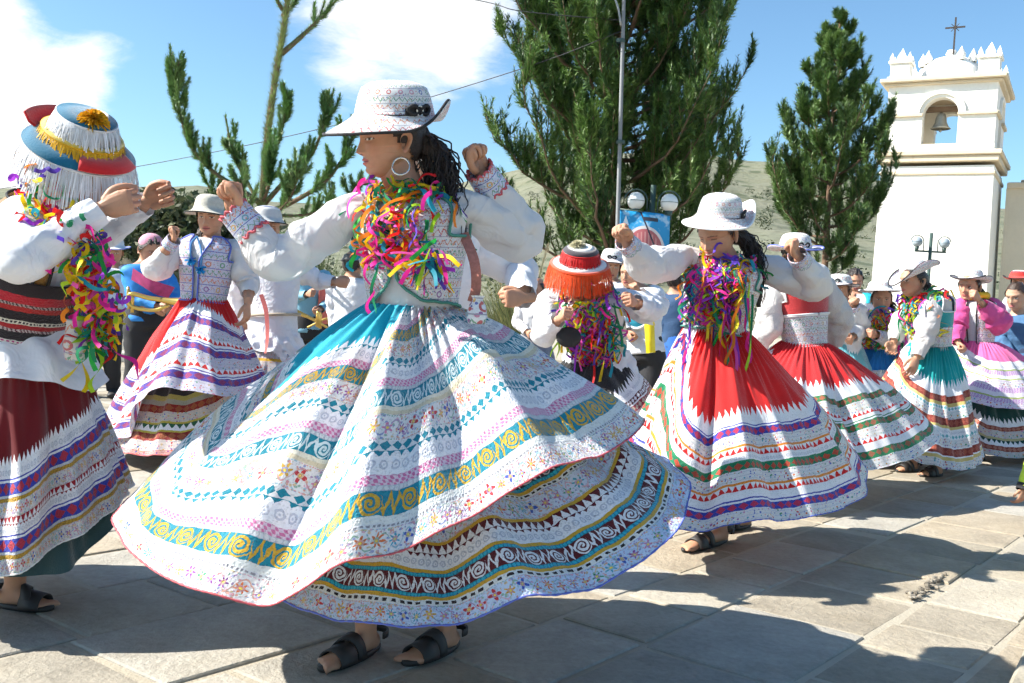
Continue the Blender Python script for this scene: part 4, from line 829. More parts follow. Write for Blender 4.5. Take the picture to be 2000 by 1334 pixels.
def shell(p, mat, t0, t1, off, mask=None, name='vest', nt_=64, nv=40, trim=None, tagl=None, thick=.004, wr=.0, uvs=1.0, seed=0):
    """garment round the torso; mask(t,th) False cuts cloth away"""
    t = np.linspace(t0, t1, nv); th = np.linspace(-PI, PI, nt_, endpoint=False); H, T = np.meshgrid(th, t, indexing='ij'); rg = np.random.default_rng(seed); ph = rg.uniform(0, TAU, 6)
    of = off+wr*(np.sin(3*H+T*9+ph[0])+.7*np.sin(5*H-T*14+ph[1])+.6*np.sin(T*26+2*np.sin(2*H+ph[2])+ph[3]))*.5
    V = torso_pt(p, T, H, of); Q = grid_faces(nt_, nv); ln = np.linalg.norm(p.neck-p.waist); U = np.stack([H*.15*p.s+.5, (T-t0)*ln], -1).reshape(-1, 2)*uvs
    if mask is not None:
        i = Q[:, 0]//nv; j = Q[:, 0] % nv; tc = (t[j]+t[np.minimum(j+1, nv-1)])/2; hc = th[i]+PI/nt_; keep = mask(tc, (hc+PI) % TAU-PI); Q = Q[keep]
    used = np.unique(Q); rem = -np.ones(nt_*nv, int); rem[used] = np.arange(len(used)); mb = MB(); mb.add(V.reshape(-1, 3)[used], rem[Q], U=U[used]); o = mb.build(name, mat, p.o)
    md = o.modifiers.new('thick', 'SOLIDIFY'); md.thickness = thick; md.offset = 1
    if trim:   # piping along every open edge
        E = {}; 
        for q in rem[Q]:
            for a, b in ((q[0], q[1]), (q[1], q[2]), (q[2], q[3]), (q[3], q[0])): E[(min(a, b), max(a, b))] = E.get((min(a, b), max(a, b)), 0)+1
        tm = MB(); VV = V.reshape(-1, 3)[used]; nb = {}
        for (a, b), c in E.items():
            if c == 1: nb.setdefault(a, []).append(b); nb.setdefault(b, []).append(a)
        seen = set()
        for s0 in nb:
            if s0 in seen: continue
            path = [s0]; seen.add(s0); cur = s0
            while True:
                nx = [x for x in nb[cur] if x not in seen]
                if not nx: break
                cur = nx[0]; seen.add(cur); path.append(cur)
            if len(path) > 6:
                P = VV[path+[path[0]]]; P = np.stack([np.convolve(np.pad(P[:, i], 2, 'wrap'), np.ones(5)/5, 'valid') for i in range(3)], 1); cen = p.waist+(p.neck-p.waist)*.5; P = P+unit_rows((P-cen)*np.array([1, 1, .15]))*.006; tube(tm, P, .0048, 6, cap=False)
        if tm.n: tm.build('piping', trim, o)
    return o
def unit_rows(A): return A/(np.linalg.norm(A, axis=1)[:, None]+1e-9)
def rim_from(c, pts):
    """closed rim r(theta), z(theta) about the vertical axis at c through the given points"""
    pts = np.array(pts); d = pts-c; th = np.arctan2(d[:, 1], d[:, 0]); r = np.hypot(d[:, 0], d[:, 1]); o = np.argsort(th); th, r, z = th[o], r[o], pts[o, 2]
    def f(a, sg=7):
        g = np.linspace(-PI, PI, 720, endpoint=False); rr = np.interp(g, th, r, period=TAU); zz = np.interp(g, th, z, period=TAU); k = np.exp(-(np.arange(-40, 41)/sg)**2/2); k /= k.sum()
        rr = np.convolve(np.pad(rr, 40, 'wrap'), k, 'valid'); zz = np.convolve(np.pad(zz, 40, 'wrap'), k, 'valid'); return np.interp(a, g, rr, period=TAU), np.interp(a, g, zz, period=TAU)
    return f
def skirt(p, name, mat, c, wr_, rim, length, folds=(), nf=14, famp=.03, curve=(1.0, 1.0), tuck=None, nu=300, nv=70, hem=None, seed=0, gath=.006, circ=4.2, sg=7, tilt=None, lab=None, fpow=1.3, soft=.0):
    """c waist centre, wr_ waist radii, rim(theta)->(r,z); folds (theta, width, depth); tuck(theta)->fraction of the cloth that shows"""
    rg = np.random.default_rng(seed+5); a = np.linspace(-PI, PI, nu, endpoint=False); v = np.linspace(0, 1, nv)[None, :]; R, Z = rim(a, sg); wz = c[2]+(tilt(a) if tilt else 0*a); w = np.hypot(wr_[0]*np.cos(a), wr_[1]*np.sin(a))
    cu = curve if not callable(curve) else curve(a); c0, c1 = (np.broadcast_to(np.asarray(q), a.shape)[:, None] for q in cu)
    rad = w[:, None]+(R-w)[:, None]*v**c0; z = wz[:, None]+(Z-wz)[:, None]*v**c1; A = a[:, None]; P = np.stack([c[0]+np.cos(A)*rad, c[1]+np.sin(A)*rad, z], -1)
    du = np.roll(P, -1, 0)-np.roll(P, 1, 0); dv = np.gradient(P, axis=1); N = np.cross(du, dv); N /= np.linalg.norm(N, axis=-1, keepdims=True)+1e-9
    N *= np.sign((N*np.stack([np.cos(A)+0*v, np.sin(A)+0*v, 0*v+.3+0*A], -1)).sum(-1, keepdims=True))
    ph = rg.uniform(0, TAU, 8); fr = (np.sin(nf*A+1.3*np.sin(2*A+ph[0])+ph[1]+.6*np.sin(3*v+ph[5]))+.45*np.sin(nf*1.63*A+ph[2]+1.2*np.sin(3*A+ph[6]))+.25*np.sin(nf*2.7*A+ph[3]))/1.4
    env = v**fpow*(1-.40*v**3); D = famp*fr*env+gath*np.sin((nf*4)*A+2*np.sin(5*A+ph[4]))*np.exp(-(v/.28)**2)*(v > .005)
    for th, wd, dp in folds:
        da = (A-th+PI) % TAU-PI; D = D+dp*np.exp(-(da/wd)**2)*v**.8*(1-.72*v**2.5)
    for _k in range(7):
        fa = rg.integers(4, 17); fv = rg.uniform(2, 9); D = D+.0042*np.sin(fa*A+fv*v*rg.choice([-1, 1])+rg.uniform(0, TAU))*np.minimum(v*3, 1)
    D = D+soft*np.sin(v*7+ph[7]+2*np.sin(A*3))*v
    P = P+N*D[..., None]; P[..., 2] = np.maximum(P[..., 2], .02)
    seg = np.linalg.norm(np.diff(P, axis=1), axis=-1); al = np.concatenate([np.cumsum(seg[:, ::-1], 1)[:, ::-1], np.zeros((nu, 1))], 1)   # cloth length down to the hem
    kk = np.ones(15)/15; al = np.stack([np.convolve(np.pad(al[:, j], 7, 'wrap'), kk, 'valid') for j in range(nv)], 1)
    tk = np.ones(nu) if tuck is None else tuck(a); U = np.stack([np.broadcast_to(A/TAU*circ, D.shape), al*length*tk[:, None]], -1)
    mb = MB(); mb.add(P.reshape(-1, 3), grid_faces(nu, nv), U=U.reshape(-1, 2)); o = mb.build(name, mat, p.o)
    if lab: o['label'] = lab
    if hem:
        t = MB(); q = P[:, -1]; tube(t, np.vstack([q, q[:1]]),  .0026*(1+.35*np.sin(np.arange(nu+1)*2.1)), 6, cap=False); t.build('hem_trim', hem, o)
    return o
RIB = vcol('paper_streamer', .6, trans=.32, spec=.2)
RC = np.array([(.75, .03, .30), (.70, .02, .02), (.80, .52, .01), (.03, .36, .06), (.28, .04, .45), (.80, .22, .02), (.02, .28, .38), (.75, .10, .45), (.02, .22, .10), (.80, .62, .03), (.10, .05, .40), (.38, .62, .03)])
def ribbon(mb, P, w, col, rg, twist=2.0, col2=None, wdir=None):
    P = np.asarray(P); n = len(P); Tn, N, B = frames(P)
    if wdir is not None: N = np.array([unit(np.cross(np.cross(t, wdir), t)) for t in Tn]); B = np.cross(Tn, N)
    a = rg.uniform(0, TAU)+np.linspace(0, twist, n) if wdir is None else rg.uniform(-.4, .4)+np.linspace(0, twist, n)
    wd = N*np.cos(a)[:, None]+B*np.sin(a)[:, None]; V = np.stack([P-wd*w/2, P+wd*w/2], 1).reshape(-1, 3)
    mb.add(V, [[2*i, 2*i+1, 2*i+3, 2*i+2] for i in range(n-1)], C=np.repeat(np.array(col)[None]*rg.uniform(.75, 1.25), 2*n, 0))
def curl_path(p0, d, L, r, turns, rg, n=18, side=None):
    t = np.linspace(0, 1, n)[:, None]; d = unit(d); s = unit(np.cross(d, rg.normal(size=3))); b = np.cross(d, s); ph = rg.uniform(0, TAU); rr = r*(.4+.6*t)
    return p0+d*L*t+(s*np.cos(turns*TAU*t+ph)+b*np.sin(turns*TAU*t+ph))*rr
def chest_pt(p, x, t, off):
    """point in front of the chest: x metres to the person's right, t height"""
    w = np.interp(t, p.prof[:, 0], p.prof[:, 1])*p.s; th = math.asin(max(-.98, min(.98, x/w))); return torso_pt(p, np.array(t), np.array(th), off)
def garland(p, seed=0, ring=90, hang=70, L=.28, w=.012, cr=.014, rr=(.105, .090), rz=0.0, tmin=.15, xs=.09, loose=12, off=.035, seg=14, drop=0.0, fwd=.02):
    rg = np.random.default_rng(seed+99); mb = MB(); up = unit(p.neck-p.waist)
    nr = int(ring*1.0)
    for k in range(nr):
        a = rg.uniform(-PI, PI); th = a; c = p.neck+up*(rz+rg.normal(0, .018))+p.tr*math.sin(a)*rr[0]*p.s+p.tf*(math.cos(a)*rr[1]*p.s+fwd); tg = p.tr*math.cos(a)-p.tf*math.sin(a)
        dv_ = tg*rg.choice([-1, 1])+rg.normal(0, .35, 3); dv_[2] = -abs(dv_[2])*.6+.05; l_ = rg.uniform(.06, .16); cp_ = curl_path(c+rg.normal(0, .012, 3), dv_, l_, rg.uniform(.5, 1.3)*cr, rg.uniform(.8, 2.2), rg, seg); cp_[:, 2] -= (np.linspace(0, 1, seg)**2)*l_*.45
        ribbon(mb, cp_, w*rg.uniform(.8, 1.3), RC[rg.integers(len(RC))], rg, rg.uniform(0, 3))
    for k in range(hang):
        x0 = rg.uniform(-xs, xs); t0 = rg.uniform(.62, .95); l = L*rg.uniform(.5, 1.1); ln = np.linalg.norm(p.neck-p.waist); t1 = max(tmin, t0-l/ln); x1 = x0*rg.uniform(.3, 1.2)+rg.normal(0, .03); n = seg+4; s = np.linspace(0, 1, n); ph = rg.uniform(0, TAU, 2); rc = cr*rg.uniform(.4, 1.5); tn = rg.uniform(1, 4)
        P = np.array([chest_pt(p, x0+(x1-x0)*q+math.sin(q*tn*TAU+ph[0])*rc, t0+(t1-t0)*q+math.cos(q*tn*TAU+ph[0])*rc*.6, off+rg.uniform(0, .02)*0+.012*math.sin(q*tn*TAU+ph[1])+.02*q) for q in s])
        ribbon(mb, P+p.tf*rg.uniform(-.006, .02), w*rg.uniform(.7, 1.25), RC[rg.integers(len(RC))], rg, rg.uniform(0, 5), wdir=p.tr)
    o = mb.build('streamer_garland', RIB, p.o, kind='stuff')
    for k in range(loose):
        m2 = MB(); x0 = rg.uniform(-xs, xs)*1.2; t0 = rg.uniform(.45, .9); q0 = chest_pt(p, x0, t0, off+.015); dd = np.array([0, 0, -1])+p.tf*rg.uniform(-.05, .15)+p.tr*rg.normal(0, .18); l = L*rg.uniform(.5, 1.0)+drop*rg.uniform(0, 1)
        P = curl_path(q0, dd, l, rg.uniform(.008, .022), rg.uniform(.5, 2.2), rg, 22); ribbon(m2, P, w*rg.uniform(.9, 1.3), RC[rg.integers(len(RC))], rg, rg.uniform(1, 6)); m2.build('ribbon', RIB, o)
    return o
# hats ---------------------------------------------------------------
def hat(p, mat, c, R, crown=.098, ch=.105, brim=.19, front=.05, back=.0, side_up=.05, under=None, up_dir=0.0, dip=.0, band=True, trim=None, ns=72, under_c=None, sc=1.0, bow=PI*.5, taper=.9, upf=None, slope=.012):
    """felt-stiff embroidered hat: rows of R = right, forward, up; brim sides turned up"""
    prof = [(.004, ch), (crown*.42*taper, ch*.985), (crown*.70*taper, ch*.92), (crown*.90*taper, ch*.80), (crown*.985*taper, ch*.62), (crown*.955, ch*.36), (crown*1.0, ch*.12), (crown*1.03, .012), (crown*1.10, .002)]
    nb = 10; prof += [(crown*1.10+(brim-crown*1.1)*(i+1)/nb, 0) for i in range(nb)]; prof = np.array(prof)*sc; k0 = 8
    def warp(X, th, r):
        b = np.clip((r-prof[k0, 0])/(prof[-1, 0]-prof[k0, 0]), 0, 1)*(np.arange(len(prof))[None, :] >= k0); f = np.sin(th)     # +1 front
        ext = 1+b*(front*np.clip(f, 0, 1)+back*np.clip(-f, 0, 1)); Y = X.copy(); Y[..., 0] *= ext*(1-.06*b); Y[..., 1] *= ext*(1.15-.10*b)
        up = side_up*np.abs(np.cos(th))**2.2*b**1.6-dip*np.clip(f, 0, 1)**2*b**1.3+up_dir*np.clip(-f, 0, 1)**1.5*b**1.5-slope*b
        if upf is not None: up = up+upf(th)*b**1.6
        Y[..., 2] += up*sc; pull = np.clip(up, 0, .2)*.55*b; Y[..., 0] *= 1-pull*2.2*np.abs(np.cos(th)); return Y
    mb = MB(); lathe(mb, prof, ns, c, R, warp=warp); rimv = mb.V[0].reshape(ns, len(prof), 3)[:, -1]; o = mb.build('hat', mat, p.o); md = o.modifiers.new('thick', 'SOLIDIFY'); md.thickness = .005; md.offset = 1
    tb = MB(); tube(tb, np.vstack([rimv, rimv[:1]]), .0045*sc, 6, cap=False); tb.build('brim_edge', trim or BLK, o)
    if band:
        bb = MB(); a = np.linspace(bow-.42, bow+.42, 24); 
        def ap(an, rr, z): return np.array([math.cos(an)*rr, math.sin(an)*rr, z])*sc@R+c
        for j, z0 in enumerate((.012, .030)):
            pass
        V = [ap(t, crown*1.035+.002, .010+.004*math.sin((t-bow)*9)) for t in a]+[ap(t, crown*1.02+.004, .036+.006*math.cos((t-bow)*6)) for t in a]; bb.add(V, [[i, i+1, 24+i+1, 24+i] for i in range(23)]); tube(bb, [ap(t, crown*1.04, .012) for t in np.linspace(0, TAU, 50)], .0022*sc, 5, cap=False)
        for sg in (-1, 1): tube(bb, spline([ap(bow, crown*1.05, .024), ap(bow+sg*.18, crown*1.14, .040), ap(bow+sg*.36, crown*1.10, .030), ap(bow+sg*.2, crown*1.12, .014), ap(bow, crown*1.05, .024)], 14), .006*sc, 6)
        h = bb.build('hat_bow', BLK, o); bk = MB(); cb = ap(bow, crown*1.09, .024); n = unit(cb-(c+R[2]*.024*sc)); s1 = np.cross(R[2], n); tube(bk, [cb+(s1*math.cos(t)*.011+R[2]*math.sin(t)*.015)*sc for t in np.linspace(0, TAU, 20)], .0030*sc, 6, cap=False); bk.build('buckle', flat('pale_metal', (.6, .6, .58), .3, .7), o)
    return o
def fringe(mb, path, down, L, w, col, rg, flare=None, dens=1.0, wav=.004):
    """hanging threads along a path"""
    P = np.asarray(path); n = len(P)
    Ls = np.linalg.norm(np.diff(P, axis=0), axis=1).sum(); m = int(Ls/w*1.5*dens); t = np.linspace(0, n-1.001, m); i = t.astype(int); f = (t-i)[:, None]; B = P[i]*(1-f)+P[i+1]*f; tg = unit_rows(P[i+1]-P[i])
    F = np.zeros((m, 3)) if flare is None else flare[i]*(1-f)+flare[np.minimum(i+1, n-1)]*f; l = L*rg.uniform(.88, 1.06, (m, 1)); q = rg.normal(0, wav, (m, 3)); k = 4; ss = np.linspace(0, 1, k)
    V = []
    for s in ss:
        c = B+np.asarray(down)*l*s+F*(s**.7)+q*s+tg*rg.normal(0, .0012, (m, 1)); V.append(c-tg*w*.5); V.append(c+tg*w*.5)
    V = np.stack(V, 1).reshape(-1, 3); b = np.arange(m)[:, None]*(2*k); Q = np.concatenate([b+np.array([2*j, 2*j+1, 2*j+3, 2*j+2]) for j in range(k-1)]); C = np.repeat(np.asarray(col)*rg.uniform(.72, 1.1, (m, 1)), 2*k, 0); mb.add(V, Q, C=C)
FRM = vcol('fringe_thread', .65, trans=.15, spec=.25)
def hair(p, style='bare', seed=0, pts=None, n=46, cr=.016, mat=None, thin=.008, spread=.035, turns=5):
    s = p.s*p.hs; V, Q, T, C, _ = head_arrays((24, 72), 0.0); nvm = 72*48; V = V[:nvm].copy(); Q = Q[(Q < nvm).all(1)]
    keep = lambda v: (v[:, 1] < np.interp(v[:, 2], [-.07, -.035, -.012, .01, .035, .06, .075], [-.045, -.030, .002, .016, .036, .070, .2])+.004*np.sin(v[:, 2]*400))*(v[:, 2] > -.06)
    k = keep(V); Q = Q[k[Q].all(1)]; nrm = unit_rows(V-np.array([0, -.005, .01])); off = (.010+.004*np.sin(V[:, :1]*190+V[:, 2:]*60))*(np.clip((.075-V[:, 2:])/.05, .18, 1) if style != 'bare' else 1); V = V+nrm*off
    mb = MB(); mb.add((V*s)@p.HB+p.headc, Q)
    if pts is not None:
        rg = np.random.default_rng(seed); c = spline(pts, 30); tube(mb, c, np.interp(np.linspace(0, 1, 30), [0, .25, .75, 1], [1.7, 1.6, 1.2, .4])*spread, 10, wr=lambda s_, th: 1+.12*np.sin(5*th+s_*30)+.1*np.sin(9*th-s_*20))
        for i in range(n):
            o = rg.normal(0, spread, 3); ph = rg.uniform(0, TAU, 2); t = np.linspace(0, 1, 30); e = (.25+.75*np.sin(np.clip(t*1.15, 0, 1)*PI*.85))[:, None]; m = int(30*rg.uniform(.7, 1)); P = c+o*e+np.c_[np.sin(t*turns*TAU+ph[0]), np.cos(t*turns*TAU+ph[0]), np.sin(t*turns*9+ph[1])*.3]*cr*e
            tube(mb, P[:max(m, 6)], np.linspace(thin, thin*.35, max(m, 6)), 5)
    return mb.build('hair', mat or HAIRM, p.o)
def sandal(p, k):
    hp, kn, an, toe = p.Lg[k]; fw = unit((toe-an)*[1, 1, 0]); sd = np.cross(fw, [0, 0, 1.]); g = p.gz[k]; heel = an-fw*.075*p.s; tp = toe+fw*.012; L = np.linalg.norm((tp-heel)[:2]); mb = MB(); th = np.linspace(0, TAU, 36, endpoint=False); V = []
    for z, sc in ((0.002, .96), (.010, 1.0), (.018, .98)):
        for t in th:
            x = math.cos(t); y = math.sin(t); w = .040*(1+.18*x)*(1 if x > -.6 else .9); c = (heel*[1, 1, 0]+tp*[1, 1, 0])/2; V.append(c+fw*(x*L/2*sc)+sd*(y*w*sc)*p.s+np.array([0, 0, g+z-.002]))
    n = 36; Q = [[r*n+i, r*n+(i+1) % n, (r+1)*n+(i+1) % n, (r+1)*n+i] for r in range(2) for i in range(n)]; V += [sum(V[:n])/n, sum(V[2*n:3*n])/n]; T = [[(i+1) % n, i, 3*n] for i in range(n)]+[[2*n+i, 2*n+(i+1) % n, 3*n+1] for i in range(n)]; mb.add(V, Q, T); o = mb.build('sandal', SOLE, p.o)
    def fin(st): so = st.build('strap', SOLE, o); md = so.modifiers.new('thick', 'SOLIDIFY'); md.thickness = .005; md.offset = 1
    def strap(at, rise, w, half, skew=0):
        st = MB()
        a = np.linspace(-.08, PI+.08, 16); c = heel*[1, 1, 0]+(tp-heel)*[1, 1, 0]*at; Vv = []
        for q in (-.5, .5):
            for t in a: Vv.append(c+fw*(q*w+skew*math.cos(t))+sd*math.cos(t)*half*p.s+np.array([0, 0, g+.012+math.sin(t)*(rise+.012*(-q))*p.s]))
        st.add(Vv, [[i, i+1, 16+i+1, 16+i] for i in range(15)]); fin(st)
    strap(.70, .046, .07, .047); strap(.55, .066, .035, .043, .02); a = np.linspace(-PI*.55, PI*.55, 14); V2 = []
    for z in (.045, .065):
        for t in a: V2.append(heel*[1, 1, 0]+fw*(.035-math.cos(t)*.044)*p.s+sd*math.sin(t)*.040*p.s+np.array([0, 0, g+z]))
    st = MB(); st.add(V2, [[i, i+1, 14+i+1, 14+i] for i in range(13)]); fin(st)
def person(label, base, waist, neck, front, headc, hfwd, hup=(0, 0, 1), s=1.0, female=True, J=None, thumb=None, hp=None, legs=None, tone=TONE, smile=0.0, group=None, hs=1.0, hsc=1.0, hd=None):
    p = Person(); p.o = empty('person', (float(base[0]), float(base[1]), 0.0), label, 'person', group); p.s = s; p.prof = np.array(PROF_F if female else PROF_M); p.waist = np.asarray(waist, float); p.neck = np.asarray(neck, float); up = unit(p.neck-p.waist); f = unit(front); f = unit(f-up*(f@up)); p.tf = f; p.tr = np.cross(f, up)
    p.headc = np.asarray(headc, float); p.HB = basis(hfwd, hup); p.J = {k: [np.asarray(q, float) for q in J[k]] for k in J}; p.thumb = thumb or {'R': (0, 0, 1), 'L': (0, 0, 1)}; p.hp = hp or {}; p.hd = hd or {}; p.tone = tone; p.smile = smile; p.hs = hs; p.hsc = hsc; p.Lg = {}; p.gz = {}
    for k in (legs or {}):
        an, toe, g = legs[k]; an = np.asarray(an, float); toe = np.asarray(toe, float); hpj = p.waist-up*.17*s+p.tr*(.085*s if k == 'R' else -.085*s); kn = (hpj+an)/2+f*.05*s; p.Lg[k] = (hpj, kn, an, toe); p.gz[k] = g
    return p
def stand(p, spread=.10, fdir=None, gz=0.0, ah=.075):
    """plain standing legs under the waist"""
    up = unit(p.neck-p.waist); f = unit((p.tf if fdir is None else np.asarray(fdir, float))*[1, 1, 0]); r = np.cross(f, [0, 0, 1.])
    for k, sg in (('R', 1), ('L', -1)):
        an = np.array([p.o.location[0], p.o.location[1], 0])+r*sg*spread*p.s-f*.03; an[2] = ah*p.s+gz; toe = an+f*.17*p.s; toe[2] = gz+.02; hpj = p.waist-up*.17*p.s+p.tr*(.085*p.s*sg); p.Lg[k] = (hpj, (hpj+an)/2+f*.04, an, toe); p.gz[k] = gz
# ================================================================== THE DANCERS AND ONLOOKERS
def dg(x): return math.radians(x)
def rim_ell(rx, ry, z0, tx=0.0, ty=0.0, kx=0.0, ky=0.0, wob=0.0, n=5, ph=0.0):
    def f(a, sg=0):
        r = rx*ry/np.sqrt((ry*np.cos(a))**2+(rx*np.sin(a))**2)+tx*np.cos(a)+ty*np.sin(a); return r, z0+kx*np.cos(a)+ky*np.sin(a)+wob*np.sin(n*a+ph)
    return f
def J3(d, *pts): return [Wp(x, y, d+(z[0] if z else 0)) for x, y, *z in pts]
PALW = tuple(PAL); EMB = embroid('white_embroidery'); EMBH = embroid('hat_embroidery', (.66, .66, .67), 150.0, .28, .022); EMBC = embroid('cuff_embroidery', (.52, .56, .68), 130.0, .33, .028, line=(.05, .06, .35))
EMBV = embroid('lilac_vest_embroidery', (.50, .50, .62), 110.0, .30, .05, line=(.10, .10, .40)); GZ = gauze(); LGZ = gauze('lace_gauze', (.74, .71, .70), .3, 150.0); SHIRT = gauze('white_shirting', (.78, .79, .84), .12)
REDT = flat('red_edging', (.52, .09, .11), .7); BLUT = flat('blue_edging', (.10, .14, .50), .7); GRNT = flat('green_piping', (.05, .22, .17), .7); WHTT = flat('white_edging', (.74, .74, .74), .7)
def B(*a): return tuple(a)
flo = lambda h, bg=WHT: (h, ('floral', bg, PAL)); lace = lambda h, up=LACE: (h, ('lace', LACE, (.50, .52, .60), up)); pl = lambda h, c: (h, ('plain', c)); emb = lambda h, bg=WHT, sc=90.0, ln=GREY: (h, ('embro', bg, PAL, sc, ln))
# ------------------------------------------------ the woman in front
def front_dancer():
    d = 3.0; g = ground_at(745, 1285); J = {'R': J3(d, (690, 412, -.02), (540, 505, -.06), (462, 418, -.08)), 'L': J3(d, (908, 402, .02), (1015, 448, .20), (940, 338, .06))}
    legs = {'R': (ground_at(712, 1276)+[0, 0, .08], ground_at(628, 1312), 0.0), 'L': (ground_at(868, 1270)+[0, 0, .08], ground_at(792, 1300), 0.0)}
    p = person('woman twirling in front in wide white and teal banded skirt', g, Wp(808, 600, 3.02), Wp(802, 383, 3.0), (-.35, -.93, 0), Wp(763, 274, 2.97), (-.91, -.38, -.12), (.05, 0, 1), 1.0, True, J, {'R': (.75, -.6, .15), 'L': (-.7, -.55, .35)}, {'R': 'fist', 'L': 'fist'}, legs, hd={'R': (-.18, -.05, .98), 'L': (-.42, -.25, .87)}, hsc=.95, hs=.965)
    body(p, .010, (60, 150), .0022)
    for k in 'RL': sandal(p, k)
    shell(p, GZ, -.12, .93, .010, name='blouse', wr=.004)
    sleeve(p, 'R', GZ, (.046, .060, .064, .072, .070, .060, .041), seed=1, ns=56, n=70, end=.93, droop=.012); sleeve(p, 'L', GZ, (.046, .062, .070, .082, .084, .070, .041), seed=2, ns=56, n=70, end=.93, droop=.02)
    cuff(p, 'R', EMBC, .043, .085, trim=REDT); cuff(p, 'L', EMBC, .042, .08, trim=REDT)
    def vm(t, th):   # open front, rounded lower corners, armholes
        gap = .05+np.clip(.30-t, 0, 1)**2*9.0+np.clip(t-.72, 0, 1)*1.3; arm = (np.abs(np.abs(th)-PI/2) < .50)*(t > .62)*(t < .985); return (np.abs(th) > gap)*(~arm)*(t > .02+.05*np.cos(th))
    shell(p, EMB, -.02, .99, .022, vm, 'vest', 120, 64, GRNT); 
    bl = MB(); 
    # outer skirt -------------------------------------------------
    bands = (flo(.060), (.010, ('dash', SIL, (.25, .25, .28), .012)), pl(.018, (.64, .66, .64)), (.056, ('scroll', TEAL, GOLD)), (.014, ('beads', SIL, (.45, .47, .52))), (.024, ('braid', PINK, (.68, .52, .62), .018)), lace(.060, TEAL), (.026, ('dia', (.66, .66, .67), TEAL, .034)), flo(.072), pl(.012, BEI), pl(.012, (.70, .66, .55)), (.050, ('scroll', TEAL, (.60, .70, .72))), (.012, ('beads', SIL, GREY)), (.024, ('braid', PINK, (.68, .52, .62), .018)), lace(.048, TEAL), (.026, ('dia', (.66, .66, .67), TEAL, .034)), flo(.058), (.046, ('scroll', TEAL, GOLD)), (.022, ('braid', PINK, (.68, .52, .62), .018)), lace(.048, TEAL))
    m = cloth_bands('teal_banded_skirt', bands, (.004, .30, .42), zig_top=(.03, .03, LACE)); c = Wp(808, 597, 3.02)
    rp = [Wp(*q) for q in ((1252, 838, 2.98), (1215, 862, 2.84), (1150, 890, 2.70), (1080, 915, 2.6), (1000, 950, 2.52), (900, 1010, 2.44), (800, 1062, 2.39), (700, 1110, 2.36), (600, 1150, 2.36), (520, 1170, 2.38), (430, 1168, 2.42), (340, 1138, 2.50), (270, 1090, 2.62), (232, 1040, 2.76), (224, 1000, 2.92), (250, 955, 3.08), (330, 920, 3.3), (480, 870, 3.5), (800, 800, 3.66), (1050, 770, 3.55), (1200, 800, 3.25))]
    skirt(p, 'outer_skirt', m, c, (.128, .105), rim_from(c, rp), 1.0, [(dg(-94), .11, .14), (dg(-114), .10, -.13), (dg(-62), .26, -.095), (dg(-136), .16, .075), (dg(-46), .12, .05), (dg(-28), .09, -.05), (dg(-158), .10, -.05)], 9, .030, (.95, 1.12), lambda a: .88+.42*np.exp(-(((a-dg(-150)+PI) % TAU-PI)/.24)**2), 520, 150, REDT, 1, .006, 4.6, 9)
    # under skirt ---------------------------------------------------
    b2 = (flo(.058, (.52, .60, .74)), (.016, ('dash', (.68, .68, .66), (.03, .02, .02), .026)), pl(.010, GOLD), (.012, ('beads', (.03, .38, .50), TEAL)), (.046, ('scroll', MAR, (.70, .71, .73))), (.012, ('beads', (.03, .38, .50), TEAL)), pl(.010, GOLD), lace(.046, (.10, .01, .02)), (.026, ('zig', MAR, LACE, .028)), pl(.010, GOLD), flo(.072, (.56, .62, .74)), (.012, ('dash', (.68, .68, .66), (.03, .02, .02), .022)), pl(.010, GOLD), (.012, ('beads', (.03, .38, .50), TEAL)), (.046, ('scroll', (.03, .02, .03), (.66, .68, .70))), pl(.01, GOLD), lace(.05), flo(.07))
    m2 = cloth_bands('blue_hemmed_underskirt', b2, (.60, .60, .62)); c2 = Wp(812, 640, 3.03)
    r2 = [Wp(*q) for q in ((1346, 955, 2.98), (1340, 1005, 2.84), (1305, 1060, 2.72), (1210, 1120, 2.60), (1100, 1160, 2.52), (950, 1200, 2.46), (800, 1222, 2.45), (660, 1208, 2.50), (560, 1180, 2.60), (480, 1100, 2.85), (520, 1020, 3.2), (750, 960, 3.45), (1050, 920, 3.5), (1290, 880, 3.3))]
    skirt(p, 'underskirt', m2, c2, (.12, .10), rim_from(c2, r2), 1.0, [(dg(-60), .09, .05), (dg(-42), .08, -.05), (dg(-76), .08, -.035), (dg(-25), .08, .03)], 13, .030, (1.35, .95), None, 420, 90, BLUT, 4, .0, 4.4, 5)
    # hat, hair, earring --------------------------------------------
    HB = basis((-.94, -.30, -.10), (.14, -.14, 1)); hc = Wp(771, 232, 2.96)
    hat(p, EMBH, hc, HB, .104, .112, .152, .32, .02, .0, dip=.012, up_dir=.045, bow=PI+.50, slope=.034, upf=lambda th: .050*np.exp(-((th-(PI+1.15))/.55)**2))
    hair(p, 'curl', 3, [p.headc+p.HB[1]*-.07+[0, 0, .02], Wp(848, 300, 3.0), Wp(862, 360, 2.99), Wp(868, 420, 2.96), Wp(872, 480, 2.94)], 300, .008, spread=.023, turns=5, thin=.0034)
    e = MB(); ec = Wp(783, 325, 2.90); a = np.linspace(0, TAU, 40); tube(e, ec+np.c_[np.cos(a)*.025, np.sin(a)*.010-.0*a, np.sin(a)*.026], .0028+.0012*np.abs(np.sin(a)), 7, cap=False); e.build('earring', flat('silver', (.75, .72, .66), .25, .8), p.o)
    gl = garland(p, 1, 130, 34, .22, .0108, .013, (.112, .088), .012, .34, .080, 9, .030, 18, fwd=.010)
    rg = np.random.default_rng(12); bw = MB(); bc = Wp(840, 492, 2.80)
